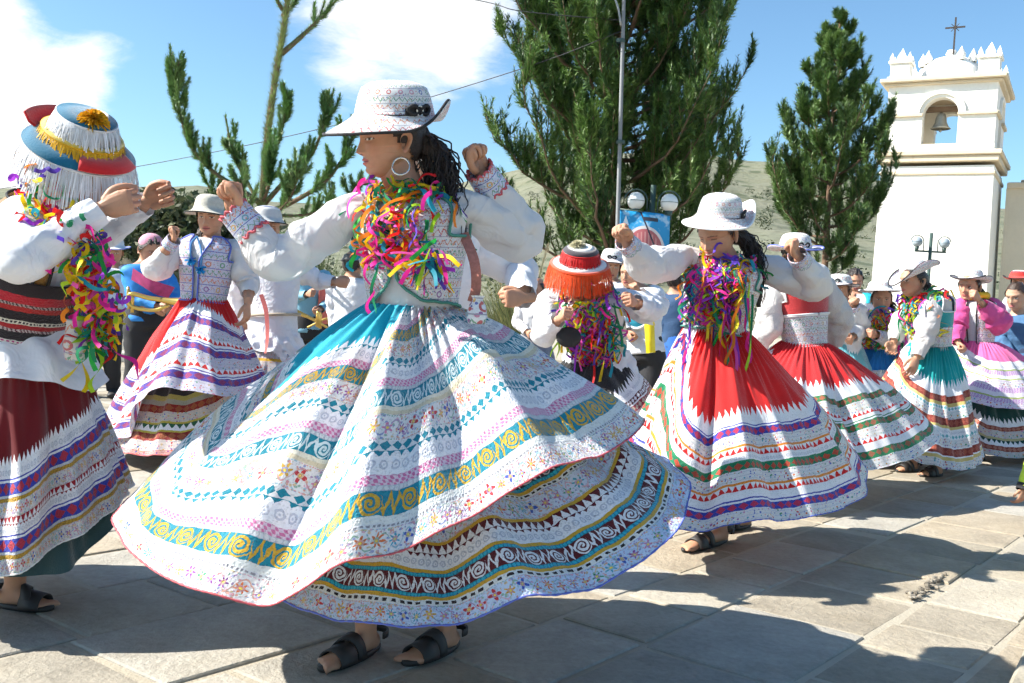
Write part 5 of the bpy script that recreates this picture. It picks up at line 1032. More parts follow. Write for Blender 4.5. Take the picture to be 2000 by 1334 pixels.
    for k in range(46):
        aa = rg.uniform(PI*.05, PI*1.0); dv = np.array([math.cos(aa)*.6, -.25, -abs(math.sin(aa))])+rg.normal(0, .2, 3); ribbon(bw, curl_path(bc+rg.normal(0, .012, 3), dv, rg.uniform(.06, .13), rg.uniform(.006, .014), rg.uniform(.3, 1), rg, 12), .012, RC[rg.integers(len(RC))], rg, rg.uniform(0, 2))
    bw.build('streamer_rosette', RIB, gl)
    st = MB(); P = spline([Wp(905, 455, 2.94), Wp(926, 510, 2.88), Wp(930, 560, 2.86), Wp(922, 590, 2.86)], 16); ribbon(st, P, .03, (.5, .15, .12), np.random.default_rng(1), .3, wdir=np.array([1, 0, 0])); so = st.build('bag_strap', flat('woven_strap', (.42, .16, .12), .8, 0, 90, .5), p.o)
    bg = MB(); cc = Wp(932, 606, 2.84); lathe(bg, [(.0, -.04), (.024, -.038), (.030, -.015), (.024, .014), (.014, .03), (.02, .042)], 18, cc, C=(.7, .7, .7)); bg.build('coin_purse', embroid('purse_embroidery', (.66, .68, .72), 60.0, .4, .05), p.o)
    return p
front_dancer()
# ------------------------------------------------ fringed hats
def fringed_hat(p, c, R, sc, tiers, plate, pom=None, seed=0):
    """tiers: (radius, height, thread length, colour, flare); plate: (r0, r1, z0, z1, colour) felt bands"""
    rg = np.random.default_rng(seed); hm = MB()
    for r0, r1, z0, z1, col in plate: lathe(hm, np.array([(r0, z0), ((r0+r1)/2, (z0+z1)/2+.004), (r1, z1)])*sc, 48, c, R, C=col)
    o = hm.build('hat', vcol('felt', .85, .5, .3, 160, spec=.2), p.o); md = o.modifiers.new('thick', 'SOLIDIFY'); md.thickness = .004
    down = np.array([0, 0, -1.0])
    for r, z, L, col, fl in tiers:
        m = MB(); a = np.linspace(0, TAU, 90); loc = np.stack([np.cos(a)*r, np.sin(a)*r*1.06, np.full_like(a, z)], 1)*sc; P = loc@R+c; rad = unit_rows(np.stack([np.cos(a), np.sin(a), 0*a], 1)@R); dn = unit(down*.55-R[2]*.45)
        fringe(m, P, dn, L*sc, .0042*sc, col, rg, rad*fl*sc); m.build('fringe', FRM, o, kind='stuff'); t = MB(); tube(t, P, .004*sc, 5, cap=False, C=np.array(col)*.9); t.build('braid_edge', FRM, o)
    if pom:
        m = MB(); q = np.array(pom[0])*sc@R+c
        for k in range(420): v = unit(rg.normal(size=3)); v = unit(v+R[2]*.5); ribbon(m, [q, q+v*.03*sc, q+v*.052*sc-np.array([0, 0, .012])*sc], .005*sc, pom[1], rg, .5)
        m.build('pompom', FRM, o, kind='stuff')
    return o
def left_man():
    g = ground_at(20, 1195); J = {'R': J3(3.0, (40, 432, -.06), (42, 508, -.26), (200, 408, -.16)), 'L': J3(3.2, (120, 425, .06), (205, 448, .16), (285, 395, .08))}
    legs = {'R': (ground_at(28, 1185)+[0, 0, .08], ground_at(98, 1192), 0.0), 'L': (ground_at(-160, 1120)+[0, 0, .08], ground_at(-80, 1110), 0.0)}
    p = person('dancer at left edge in fringed hat, maroon velvet skirt and streamers', g, Wp(22, 650, 3.15), Wp(95, 400, 3.06), (.93, .1, -.1), Wp(148, 345, 3.02), (.80, -.10, -.60), (.5, 0, .8), 1.02, False, J, {'R': (-.1, -.1, 1), 'L': (-.2, -.3, 1)}, {'R': 'loose', 'L': 'loose'}, legs, hd={'R': (.86, .12, .30), 'L': (.85, .05, .35)}, hsc=.92)
    body(p, .012, (30, 84), .0026); sandal(p, 'R'); sandal(p, 'L')
    shell(p, SHIRT, -.25, .95, .018, name='shirt', wr=.008); sleeve(p, 'R', SHIRT, (.062, .080, .076, .072, .060, .050, .043), seed=5, ns=48, n=60, end=.98, wrk=.9); sleeve(p, 'L', SHIRT, (.060, .078, .072, .066, .056, .048, .041), seed=6, ns=40, n=50, end=.98, wrk=.9)
    shell(p, velvet('ochre_velvet', (.26, .13, .02)), .50, 1.0, .042, lambda t, th: ((np.abs(np.abs(th)-PI/2) > .50)+(t > .80))*(np.abs(th) > .9), 'vest', 80, 40, BLK)
    sash = cloth_bands('striped_sash', (pl(.03, (.015, .013, .016)), (.012, ('dash', (.6, .58, .56), (.4, .05, .2), .012)), pl(.028, (.02, .016, .02)), (.010, ('braid', (.55, .5, .5), (.1, .02, .04), .010)), pl(.014, (.34, .015, .02)), (.012, ('dash', (.6, .58, .5), (.03, .02, .03), .010)), pl(.03, (.02, .014, .018)), pl(.016, (.38, .02, .02)), (.01, ('braid', (.5, .4, .4), (.02, .02, .02), .01)), pl(.03, (.42, .015, .03))), (.02, .015, .02))
    shell(p, sash, .02, .56, .052, name='sash', wr=.006, seed=4); c = Wp(18, 640, 3.15)
    skirt(p, 'shirt_tail', SHIRT, c+[0, 0, .03], (.19, .16), rim_ell(.27, .23, c[2]-.11, .03, 0, -.06, 0, .012, 6), 1.0, nf=9, famp=.012, nu=120, nv=24, seed=3, gath=0)
    bands = (flo(.062, (.62, .62, .62)), (.016, ('braid', GOLD, (.35, .2, .02), .016)), (.012, ('beads', SIL, GREY)), (.050, ('dia', BLUE, (.40, .03, .06), .05)), pl(.010, LACE), pl(.006, BLUE), lace(.044, (.25, .01, .02)), (.026, ('zig', (.30, .01, .02), LACE, .026)), flo(.060, (.60, .60, .60)), (.016, ('braid', GOLD, (.35, .2, .02), .016)), (.012, ('beads', SIL, GREY)), (.050, ('dia', BLUE, (.40, .03, .06), .05)), pl(.010, LACE), pl(.006, BLUE), lace(.055, LACE))
    bands = tuple((h_*.74, sp_) for h_, sp_ in bands)
    m = cloth_bands('maroon_velvet_skirt', bands, (.13, .004, .008), zig_top=(.03, .028, LACE), rough=.8)
    rp = [Wp(*q) for q in ((252, 955, 3.36), (225, 990, 3.20), (150, 1045, 3.06), (85, 1085, 2.98), (40, 1120, 2.93), (-60, 1130, 2.90), (-180, 1090, 3.0), (-270, 1010, 3.2), (-230, 930, 3.55), (-60, 910, 3.8), (150, 910, 3.7))]
    skirt(p, 'outer_skirt', m, c, (.17, .14), rim_from(c, rp), 1.0, [(dg(-55), .13, .05), (dg(-30), .10, -.06), (dg(-78), .12, -.05), (dg(-8), .10, .03)], 12, .030, (.92, 1.05), None, 360, 100, WHTT, 7, .006, 4.2, 5)
    c3 = c-np.array([0, 0, .1]); 
    for nm, col, pts, sd in (('petticoat', (.012, .055, .070), ((235, 985, 3.3), (190, 1060, 3.18), (128, 1120, 3.08), (48, 1126, 3.03), (-60, 1120, 3.0), (-180, 1060, 3.1), (-150, 950, 3.5), (120, 930, 3.55)), 2), ('petticoat', (.30, .02, .02), ((236, 1000, 3.38), (200, 1062, 3.32), (165, 1050, 3.28), (60, 1060, 3.12), (-100, 1050, 3.08), (-170, 1000, 3.2), (-50, 930, 3.5), (160, 940, 3.5)), 3)):
        skirt(p, nm, velvet('petticoat_cloth_%d' % sd, col), c3, (.16, .13), rim_from(c3, [Wp(*q) for q in pts]), 1.0, (), 14, .02, (1.0, 1.0), None, 160, 40, None, sd, 0)
    R = basis((.76, -.40, -.50), (.48, -.46, .75)); WF = (.72, .73, .76); YF = (.72, .40, .02); TL = (.002, .11, .20); RD = (.52, .015, .02)
    fringed_hat(p, Wp(154, 298, 2.98), R, .92, [(.090, .125, .055, WF, .018), (.122, .066, .046, YF, .012), (.168, .012, .115, WF, .030)], [(.0, .090, .132, .126, TL), (.090, .112, .126, .05, (.6, .6, .62)), (.108, .124, .070, .066, (.6, .45, .1)), (.118, .172, .045, .012, TL)], ((.01, .045, .135), YF), 3)
    hcn = Wp(154, 298, 2.98); fm = vcol('felt', .85, .5, .3, 160, spec=.2)
    for nm, a0, a1, pr in (('hat_back_flap', PI*1.22, PI*1.75, ((.13, .03), (.16, .044), (.180, .072))), ('hat_front_flap', PI*.30, PI*.72, ((.125, .050), (.150, .036), (.174, .020)))):
        rb = MB(); aa = np.linspace(a0, a1, 24); V = np.array([[math.cos(t)*r_, math.sin(t)*r_*1.06, z_] for t in aa for r_, z_ in pr])*.92@R+hcn; rb.add(V, grid_faces(24, 3, False), C=RD); o = rb.build(nm, fm, p.o); md = o.modifiers.new('thick', 'SOLIDIFY'); md.thickness = .005
    gl = garland(p, 21, 26, 20, .3, .0125, .017, (.12, .10), .0, .3, .1, 0, .05, 16, fwd=.02); rg = np.random.default_rng(77); hb = MB(); path = spline([Wp(60, 345, 2.90), Wp(110, 420, 2.80), Wp(150, 480, 2.80), Wp(180, 540, 2.85), Wp(195, 600, 2.95), Wp(192, 640, 3.0)], 100)
    for k in range(230):
        q = path[rg.integers(100)]+rg.normal(0, 1, 3)*[.026, .026, .026]; ribbon(hb, curl_path(q, np.array([.2, -.1, -.8])+rg.normal(0, .6, 3), rg.uniform(.04, .11), rg.uniform(.008, .022), rg.uniform(.6, 1.8), rg, 14), .0125, RC[rg.integers(len(RC))], rg, rg.uniform(0, 3))
    hb.build('streamer_bunch', RIB, gl)
    for k in range(14):
        m2 = MB(); ribbon(m2, curl_path(path[rg.integers(60, 100)], np.array([rg.normal(0, .3), 0, -1]), rg.uniform(.1, .22), rg.uniform(.01, .03), rg.uniform(.6, 2), rg, 20), .014, RC[rg.integers(len(RC))], rg, 4); m2.build('ribbon', RIB, gl)
    ps = MB(); cc = Wp(150, 660, 2.98); lathe(ps, [(.0, -.07), (.03, -.065), (.04, -.02), (.03, .04), (.035, .055)], 16, cc); ps.build('pouch', embroid('pouch_embroidery', (.55, .52, .50), 60., .4, .05), p.o); return p
left_man()
def wd(px, py, d): return Wp(px, py, d)
def fig(label, d, waist, neck, head, face, front, R, L, s=1.0, female=True, thumb=None, hp=None, tone=TONE, smile=0.0, q=((18, 48), .0036, .016), hs=1.0, group=None, legs=True, hup=(0, 0, 1), hd=None, fdir=None, gz=0.0, feet=True):
    w = Wp(*waist, d) if len(waist) == 2 else Wp(waist[0], waist[1], d+waist[2]); n = Wp(neck[0], neck[1], d+(neck[2] if len(neck) > 2 else 0)); h = Wp(head[0], head[1], d+(head[2] if len(head) > 2 else 0))
    p = person(label, w, w, n, front, h, face, hup, s, female, {'R': J3(d, *R), 'L': J3(d, *L)}, thumb, hp, None, tone, smile, group, hs, .93, hd)
    if legs: stand(p, fdir=fdir, gz=gz)
    body(p, q[2], q[0], q[1])
    return p
def shoes(p, mat=SOLE):
    for k in p.Lg:
        hp_, kn, an, toe = p.Lg[k]; fw = unit((toe-an)*[1, 1, 0]); g = p.gz[k]; h = an*[1, 1, 0]-fw*.07*p.s; t = toe*[1, 1, 0]+fw*.03*p.s; mb = MB(); n = 12
        P = spline([h+[0, 0, g+.03], h+fw*.05+[0, 0, g+.045*p.s], (h+t)/2+[0, 0, g+.04*p.s], t-fw*.03+[0, 0, g+.03], t+[0, 0, g+.022]], n); tube(mb, P, np.interp(np.linspace(0, 1, n), [0, .1, .6, .9, 1], [.02, .038, .045, .042, .02])*p.s, 12, ry=np.interp(np.linspace(0, 1, n), [0, .1, .4, 1], [.02, .05, .042, .02])*p.s, up=(0, 0, 1)); mb.build('shoe', mat, p.o)
def trousers(p, mat, t=.06):
    mb = MB(); w = p.waist; up = unit(p.neck-p.waist)
    A = torso_pt(p, np.linspace(-.45, .06, 8)[None, :]+np.zeros((20, 1)), np.linspace(0, TAU, 20, endpoint=False)[:, None]+np.zeros((1, 8)), .02); V = np.vstack([A.reshape(-1, 3), A[:, 0].mean(0), A[:, -1].mean(0)]); T = []
    for i in range(20): j = (i+1) % 20; T += [[i*8, 160, j*8], [i*8+7, j*8+7, 161]]
    mb.add(V, grid_faces(20, 8), T)
    for k in p.Lg: hp_, kn, an, toe = p.Lg[k]; P = spline([hp_, kn, an+[0, 0, -.02]], 20); tube(mb, P, np.interp(np.linspace(0, 1, 20), [0, .4, 1], [.108, .085, .065])*p.s, 14, wr=lambda s_, th: 1+.04*np.sin(s_*30+2*np.sin(th)))
    V, Q = remesh(mb, .018, 3); m = MB(); m.add(V, Q); return m.build('trousers', mat, p.o)
def top(p, mat, rR=(.055, .07, .068, .064, .055, .046, .040), t0=-.3, off=.016, seed=0, end=.97, wr=.007, cuffs=None, name='shirt', wrk=1.0, rL=None, n=36, droop=0.0, sl=None):
    shell(p, mat, t0, .96, off, name=name, wr=wr, nt_=44, nv=28, seed=seed); sleeve(p, 'R', sl or mat, rR, seed=seed, ns=28, n=n, end=end, wrk=wrk, droop=droop); sleeve(p, 'L', sl or mat, rL or rR, seed=seed+1, ns=28, n=n, end=end, wrk=wrk, droop=droop)
    if cuffs:
        for k in 'RL': cuff(p, k, cuffs, .040, .07)
PUFF = (.048, .068, .076, .083, .080, .068, .042)
# ------------------------------------------------ smiling dancer in red, right of centre
def red_dancer():
    d = 4.62; p = fig('smiling dancer with lowered head in scarlet skirt, white hat and streamers', d, (1393, 642), (1420, 508), (1400, 458, -.06), (-.64, -.66, -.42), (-.35, -.93, 0), [(1335, 500, -.02), (1262, 512, -.22), (1222, 472, -.38)], [(1488, 520, .05), (1590, 548, .02), (1558, 500, -.16)], 1.0, True, {'R': (.5, -.5, .5), 'L': (-.7, -.4, .4)}, smile=1.0, q=((40, 100), .0028, .012), hd={'R': (-.45, -.5, .72), 'L': (-.62, -.25, .60)}, legs=False)
    g1 = ground_at(1400, 1062); g2 = ground_at(1345, 1075); up = unit(p.neck-p.waist)
    for k, an, toe in (('R', ground_at(1405, 1060), ground_at(1335, 1078)), ('L', ground_at(1450, 1030), ground_at(1390, 1040))):
        an = an+[0, 0, .085]; hpj = p.waist-up*.17+p.tr*(.085 if k == 'R' else -.085); p.Lg[k] = (hpj, (hpj+an)/2+p.tf*.05, an, toe); p.gz[k] = 0.0
    bpy.data.objects.remove([c for c in p.o.children if c.name.startswith('body')][0]); body(p, .013, (40, 100), .0028); sandal(p, 'R'); sandal(p, 'L')
    top(p, GZ, PUFF, -.15, .012, 31, .93, .004, EMBC, 'blouse', 1.0, n=50, droop=.02)
    def vm(t, th): return (np.abs(th) > .05+np.clip(t-.7, 0, 1)*1.3)*(~((np.abs(np.abs(th)-PI/2) < .5)*(t > .62)*(t < .985)))
    shell(p, EMB, -.04, .99, .024, vm, 'vest', 90, 48, GRNT)
    bands = (emb(.060, WHT, 70.0, (.45, .5, .66)), (.038, ('dia', BLUE, (.45, .03, .09), .05)), pl(.010, LACE), pl(.007, BLUE), pl(.042, LACE), (.030, ('zig', LACE, RED, .034)), pl(.012, ORG_), emb(.060, WHT, 70.0), (.040, ('dia', (.01, .17, .08), (.42, .06, .03), .046)), pl(.008, GREEN2), lace(.04), (.030, ('zig', LACE, RED, .034)), pl(.012, ORG_), emb(.062, WHT, 70.0), (.042, ('dia', BLUE, (.45, .03, .09), .05)), pl(.008, LACE), pl(.006, BLUE), pl(.045, LACE))
    m = cloth_bands('scarlet_skirt', bands, RED, zig_top=(.045, .055, LACE)); c = Wp(1395, 640, d+.02)
    rp = [Wp(*q) for q in ((1692, 962, 4.62), (1660, 985, 4.42), (1590, 1008, 4.22), (1500, 1015, 4.1), (1420, 1025, 4.05), (1340, 1036, 4.05), (1290, 1030, 4.12), (1250, 990, 4.3), (1235, 930, 4.55), (1240, 870, 4.85), (1300, 830, 5.1), (1450, 820, 5.25), (1620, 850, 5.1), (1690, 910, 4.85))]
    def tk(a): return 1.18-.50*np.exp(-(((a-dg(-150)+PI) % TAU-PI)/.62)**4)
    skirt(p, 'outer_skirt', m, c, (.13, .105), rim_from(c, rp), 1.0, [(dg(-100), .09, -.10), (dg(-82), .10, .05), (dg(-60), .09, -.035), (dg(-120), .12, .06), (dg(-40), .08, .03), (dg(-22), .09, -.04)], 13, .030, (.92, 1.08), tk, 400, 110, BLUT, 31, .008, 4.3, 5)
    HB = basis((-.72, -.62, -.16), (.10, -.16, 1)); hat(p, EMBH, Wp(1406, 425, d-.06), HB, .099, .112, .158, .10, .02, .0, dip=.004, up_dir=.05, trim=WHTT, bow=PI+.55, slope=.026, upf=lambda th: .06*np.exp(-((th-(PI+1.1))/.6)**2))
    hair(p, 'curl', 9, [p.headc-p.HB[1]*.08, Wp(1465, 480, d+.03), Wp(1478, 530, d), Wp(1482, 600, d-.02)], 180, .009, spread=.022, turns=5, thin=.0036)
    gl = garland(p, 41, 95, 60, .36, .012, .015, (.118, .095), .008, .0, .115, 22, .030, 16, drop=.35, fwd=.012)
    return p
red_dancer()
# ------------------------------------------------ dancer with red skirt at left, behind
def left_red():
    d = 6.1; p = fig('dancer with raised fist in red and violet banded skirt, pale straw hat, left', d, (398, 582), (410, 462), (412, 424, -.03), (-.05, -1, -.12), (-.15, -1, 0), [(358, 484), (303, 520, -.12), (338, 470, -.22)], [(462, 488), (486, 548, .02), (484, 594, -.10)], 1.0, True, {'R': (.6, -.6, .3), 'L': (-.3, -1, 0)}, {'R': 'fist', 'L': 'relaxed'}, q=((26, 70), .0034, .013), hd={'R': (.28, -.2, .75), 'L': (0, -.1, -1)})
    for k in 'RL': sandal(p, k)
    top(p, GZ, (.048, .07, .08, .086, .08, .064, .042), -.15, .012, 51, .82, .004, None, 'blouse', 1.0, droop=.02); cuff(p, 'R', EMBC, .04, .06)
    shell(p, EMBV, -.06, .99, .024, lambda t, th: (np.abs(th) > .10+np.clip(t-.6, 0, 1)*.8)*(~((np.abs(np.abs(th)-PI/2) < .5)*(t > .62)*(t < .985))), 'vest', 80, 40, BLUT)
    VIO = (.075, .045, .30); bands = (emb(.075, (.56, .53, .62), 60.0), (.050, ('dia', VIO, (.25, .03, .12), .07)), pl(.010, LACE), pl(.008, VIO), pl(.018, LACE), (.034, ('zig', LACE, RED, .05)), emb(.085, (.58, .55, .62), 60.0), (.052, ('dia', VIO, (.25, .03, .12), .07)), pl(.010, LACE), pl(.008, VIO), pl(.020, LACE), (.034, ('zig', LACE, RED, .05)), emb(.085, (.60, .57, .64), 60.0), (.055, ('dia', VIO, (.25, .03, .12), .07)), pl(.012, LACE), pl(.008, VIO), pl(.055, LACE))
    m = cloth_bands('violet_banded_skirt', bands, RED, zig_top=(.05, .04, LACE)); c = Wp(398, 582, d)
    rp = [Wp(*q) for q in ((188, 838, 6.3), (205, 868, 6.05), (250, 850, 5.8), (285, 768, 5.62), (350, 752, 5.56), (430, 780, 5.62), (480, 770, 5.8), (510, 745, 6.1), (500, 760, 6.5), (400, 800, 6.8), (260, 820, 6.75))]
    skirt(p, 'outer_skirt', m, c, (.13, .10), rim_from(c, rp), 1.0, [(dg(-115), .10, .05), (dg(-140), .12, -.05), (dg(-85), .1, -.03), (dg(-65), .08, .03)], 11, .028, (.92, 1.05), lambda a: 1+.75*np.exp(-((a-dg(-5))/.55)**2)+.30*np.exp(-(((a-dg(185)+PI) % TAU-PI)/.55)**2), 300, 80, None, 51, .006, 3.6, 5)
    b2 = ((.030, ('embro', (.55, .30, .28), PAL, 60.0, RED)), emb(.06, (.58, .50, .48), 60.0), (.045, ('dia', (.22, .02, .015), (.3, .08, .03), .06)), pl(.012, (.45, .38, .05)), pl(.012, LACE), (.03, ('zig', (.02, .10, .05), LACE, .05)), pl(.012, (.45, .36, .05)), emb(.06, (.56, .50, .44), 60.0), (.045, ('dia', (.24, .02, .015), (.3, .08, .03), .06)), pl(.03, (.32, .33, .28)), pl(.03, (.4, .36, .1)))
    c2 = c-np.array([0, 0, .05]); r2 = [Wp(*q) for q in ((212, 862, 6.15), (235, 882, 5.85), (290, 890, 5.68), (350, 888, 5.64), (410, 876, 5.7), (470, 840, 5.95), (480, 830, 6.3), (400, 830, 6.6), (260, 840, 6.55))]
    skirt(p, 'underskirt', cloth_bands('russet_underskirt', b2, (.03, .03, .035)), c2, (.12, .09), rim_from(c2, r2), 1.0, [(dg(-100), .1, .03)], 12, .022, (1.1, 1.0), None, 240, 60, REDT, 52, 0, 3.2, 5)
    hat(p, flat('straw_weave', (.52, .49, .42), .85, 0, 60, .25, .5, 120), Wp(408, 413, d-.04), basis((-.05, -1, -.02), (.03, -.08, 1)), .090, .105, .145, .05, .05, -.012, trim=BLK, bow=PI*.5, band=False)
    hair(p, 'b', 4, [p.headc-p.HB[1]*.06, Wp(382, 470, d-.06), Wp(372, 520, d-.13)], 14, .006, spread=.014, thin=.006)
    for x in (372, 392):
        t = MB(); cc = Wp(x, 508 if x == 372 else 525, d-.15); rg = np.random.default_rng(x)
        for k in range(26): ribbon(t, [cc, cc+unit(rg.normal(size=3)+[0, 0, -.8])*.035], .012, (.02, .30, .62), rg, .5)
        tube(t, spline([Wp(385, 462, d-.10), cc+[0, 0, .1], cc], 8), .006, 5, C=(.1, .3, .6)); t.build('braid_tassel', FRM, p.o)
    return p
left_red()
# ------------------------------------------------ red-fringed hat dancer, bent forward
def red_fringe():
    d = 5.75; p = fig('bent-over dancer in orange-red fringed hat and white shirt', d, (1168, 690, .1), (1142, 570, -.08), (1130, 545, -.16), (-.15, -.75, -.65), (-.15, -.95, -.3), [(1075, 592), (1062, 655, -.12), (1092, 622, -.30)], [(1215, 588), (1268, 606, -.05), (1240, 590, -.28)], 1.0, False, {'R': (.3, -.3, .8), 'L': (-.3, -.2, .8)}, hup=(-.1, -.6, .8), q=((20, 56), .0034, .014), fdir=(-.2, -1, 0))
    top(p, SHIRT, (.06, .084, .084, .08, .07, .056, .045), -.55, .020, 61); shoes(p)
    shell(p, gauze('cream_cummerbund', (.66, .60, .46), .05), .05, .42, .034, name='cummerbund', wr=.004); c = p.waist+np.array([0, 0, -.02])
    m = cloth_bands('black_skirt', ((.03, ('zig', RED, LACE, .04)), emb(.06, (.5, .4, .4), 60.), (.04, ('dia', (.3, .02, .04), (.5, .4, .3), .05)), pl(.01, LACE), (.035, ('dia', MAR, LACE, .04)), pl(.015, LACE), lace(.05)), (.012, .012, .014), zig_top=(.05, .06, LACE))
    rp = [Wp(*q) for q in ((1290, 790, 5.75), (1270, 815, 5.5), (1200, 850, 5.3), (1120, 860, 5.25), (1050, 840, 5.4), (1020, 800, 5.8), (1100, 770, 6.3), (1230, 770, 6.2))]
    skirt(p, 'skirt', m, c, (.16, .12), rim_from(c, rp), 1.0, (), 12, .02, (1.0, 1.05), None, 200, 50, None, 61, .004, 3.5, 5)
    skirt(p, 'shirt_tail', SHIRT, c+[0, 0, .05], (.185, .15), rim_ell(.23, .19, c[2]-.13, .02, 0, .03, 0, .02, 5), 1.0, nf=8, famp=.012, nu=120, nv=22, seed=8, gath=0)
    R = basis((-.25, -.85, -.35), (-.08, -.62, .78)); OR = (.72, .07, .01); RD = (.60, .02, .02)
    fringed_hat(p, Wp(1132, 520, d-.16), R, 1.0, [(.098, .085, .055, RD, .02), (.165, .01, .115, OR, .028)], [(.0, .075, .112, .108, (.70, .68, .64)), (.070, .098, .110, .088, (.05, .04, .05)), (.098, .108, .088, .02, RD), (.108, .150, .028, .014, (.72, .70, .68)), (.150, .166, .014, .010, (.6, .1, .05))], ((.02, .0, .112), (.66, .62, .45)), 5)
    garland(p, 66, 110, 90, .34, .013, .017, (.14, .12), -.02, .0, .10, 10, .05, 12, drop=.1, fwd=.03)
    bg = MB(); cc = Wp(1112, 652, d-.30); sph(bg, cc+[0, .05, -.02], (.07, .028, .058), 20, 12); bo = bg.build('shoulder_bag', BLK, p.o); return p
red_fringe()
# ------------------------------------------------ dancer seen from behind in red vest
def back_red():
    d = 6.25; p = fig('dancer seen from behind in red vest, lace blouse and green-banded red skirt', d, (1572, 668), (1562, 540), (1552, 502), (-.25, .95, 0), (-.45, .88, 0), [(1608, 560, .02), (1640, 620, .12), (1630, 680, .2)], [(1510, 572, -.02), (1500, 640, -.06), (1470, 690, -.02)], 1.0, True, hp={'R': 'relaxed', 'L': 'relaxed'}, q=((16, 40), .0042, .015))
    for k in 'RL': sandal(p, k)
    top(p, LGZ, (.055, .082, .09, .092, .088, .07, .045), -.15, .012, 71, .96, .004, None, 'blouse', 1.0)
    shell(p, velvet('red_velvet', (.42, .012, .015)), .40, .99, .026, lambda t, th: ~((np.abs(np.abs(th)-PI/2) < .42)*(t > .62)*(t < .985)), 'vest', 70, 36, WHTT); shell(p, EMB, -.06, .42, .028, None, 'waist_lace', 60, 20, WHTT)
    bands = (emb(.085, WHT, 55.0, (.5, .5, .5)), pl(.010, GREEN2), (.055, ('dia', (.01, .18, .07), (.30, .10, .05), .06)), pl(.010, LACE), pl(.05, LACE), (.034, ('zig', LACE, RED, .045)), emb(.085, WHT, 55.0, (.5, .5, .5)), (.055, ('dia', (.01, .18, .07), (.30, .10, .05), .06)), pl(.012, LACE), pl(.008, GREEN2), pl(.03, LACE), (.034, ('zig', LACE, RED, .045)), emb(.085, (.6, .6, .58), 55.0), (.055, ('dia', (.02, .16, .06), (.30, .10, .05), .06)), pl(.012, LACE), pl(.07, LACE))
    m = cloth_bands('green_banded_skirt', bands, (.50, .010, .014), zig_top=(.06, .07, LACE)); c = Wp(1572, 668, d)
    rp = [Wp(*q) for q in ((1838, 852, 6.45), (1815, 872, 6.15), (1760, 902, 5.85), (1690, 918, 5.68), (1600, 910, 5.6), (1500, 890, 5.65), (1430, 850, 5.85), (1390, 800, 6.2), (1440, 770, 6.7), (1600, 770, 6.95), (1750, 800, 6.85))]
    skirt(p, 'skirt', m, c, (.13, .10), rim_from(c, rp), 1.0, [(dg(-70), .08, -.04), (dg(-50), .08, .04), (dg(-90), .08, .04), (dg(-30), .07, -.03)], 13, .034, (.9, 1.1), lambda a: 1.32+0*a, 320, 90, WHTT, 71, .008, 4.4, 4)
    hat(p, EMBH, Wp(1553, 487, d-.02), basis((-.25, .95, .05), (-.02, -.10, 1)), .098, .105, .17, .05, .08, .035, bow=PI*1.5, up_dir=.01, trim=BLUT); hair(p, 'b', 5, [p.headc-p.HB[1]*.05, Wp(1550, 540, d-.1), Wp(1552, 590, d-.13)], 20, .006, spread=.012)
    garland(p, 76, 60, 20, .2, .013, .016, (.13, .11), .0, .3, .1, 4, .04, 10); return p
back_red()
# ------------------------------------------------ teal dancer and pink dancer at right
def teal_dancer():
    d = 7.35; p = fig('dancer in turquoise velvet vest and skirt walking left, hat brim turned up', d, (1818, 672), (1812, 574), (1783, 548, -.02), (-.95, -.28, -.10), (-.85, -.5, 0), [(1800, 590, .14), (1760, 630, .2), (1745, 670, .1)], [(1818, 594, -.10), (1808, 650, -.16), (1790, 700, -.22)], 1.02, True, {'R': (-1, 0, .3), 'L': (-1, -.2, 0)}, {'R': 'relaxed', 'L': 'relaxed'}, q=((22, 60), .0042, .015), fdir=(-.8, -.5, 0))
    for k in 'RL': sandal(p, k)
    top(p, LGZ, (.055, .085, .09, .085, .075, .062, .045), -.15, .012, 81, .97, .004, None, 'blouse')
    shell(p, velvet('teal_velvet', (.006, .26, .27)), .30, .99, .028, lambda t, th: ~((np.abs(np.abs(th)-PI/2) < .45)*(t > .62)*(t < .985)), 'vest', 70, 36, WHTT); shell(p, EMB, -.06, .32, .030, None, 'waist_lace', 60, 20)
    BR = (.24, .04, .03); YL = (.58, .45, .16); bands = (emb(.06, WHT, 50.0), pl(.025, YL), pl(.01, LACE), (.055, ('dia', BR, (.34, .08, .05), .06)), pl(.01, LACE), emb(.06, WHT, 50.0), (.03, ('dia', LACE, (.15, .42, .45), .04)), lace(.04), pl(.02, YL), (.055, ('dia', BR, (.34, .08, .05), .06)), emb(.06, WHT, 50.0, (.3, .5, .5)), (.03, ('dia', LACE, (.15, .42, .45), .04)), pl(.025, YL), (.05, ('dia', BR, (.34, .08, .05), .06)), pl(.06, LACE))
    m = cloth_bands('turquoise_skirt', bands, (.006, .30, .30), zig_top=(.05, .06, LACE)); c = Wp(1818, 672, d); rp = [Wp(*q) for q in ((1910, 880, 7.5), (1912, 905, 7.2), (1870, 920, 6.98), (1800, 905, 6.9), (1740, 872, 6.98), (1705, 830, 7.2), (1700, 800, 7.6), (1780, 810, 7.95), (1870, 840, 7.9))]
    skirt(p, 'skirt', m, c, (.14, .11), rim_from(c, rp), 1.0, [(dg(-60), .09, .05), (dg(-80), .08, -.05)], 14, .024, (.85, 1.1), None, 280, 80, None, 81, .010, 3.8, 5)
    hat(p, EMBH, Wp(1787, 534, d), basis((-.90, -.25, -.45), (-.42, .05, .9)), .095, .10, .175, .12, .05, .075, bow=PI+.3, band=False, trim=BLK); hair(p, 'b', 6, [p.headc-p.HB[1]*.07, Wp(1812, 565, d-.02), Wp(1818, 600, d)], 26, .008, spread=.02)
    garland(p, 86, 80, 30, .3, .014, .018, (.13, .11), .0, .1, .09, 5, .04, 10); return p
teal_dancer()
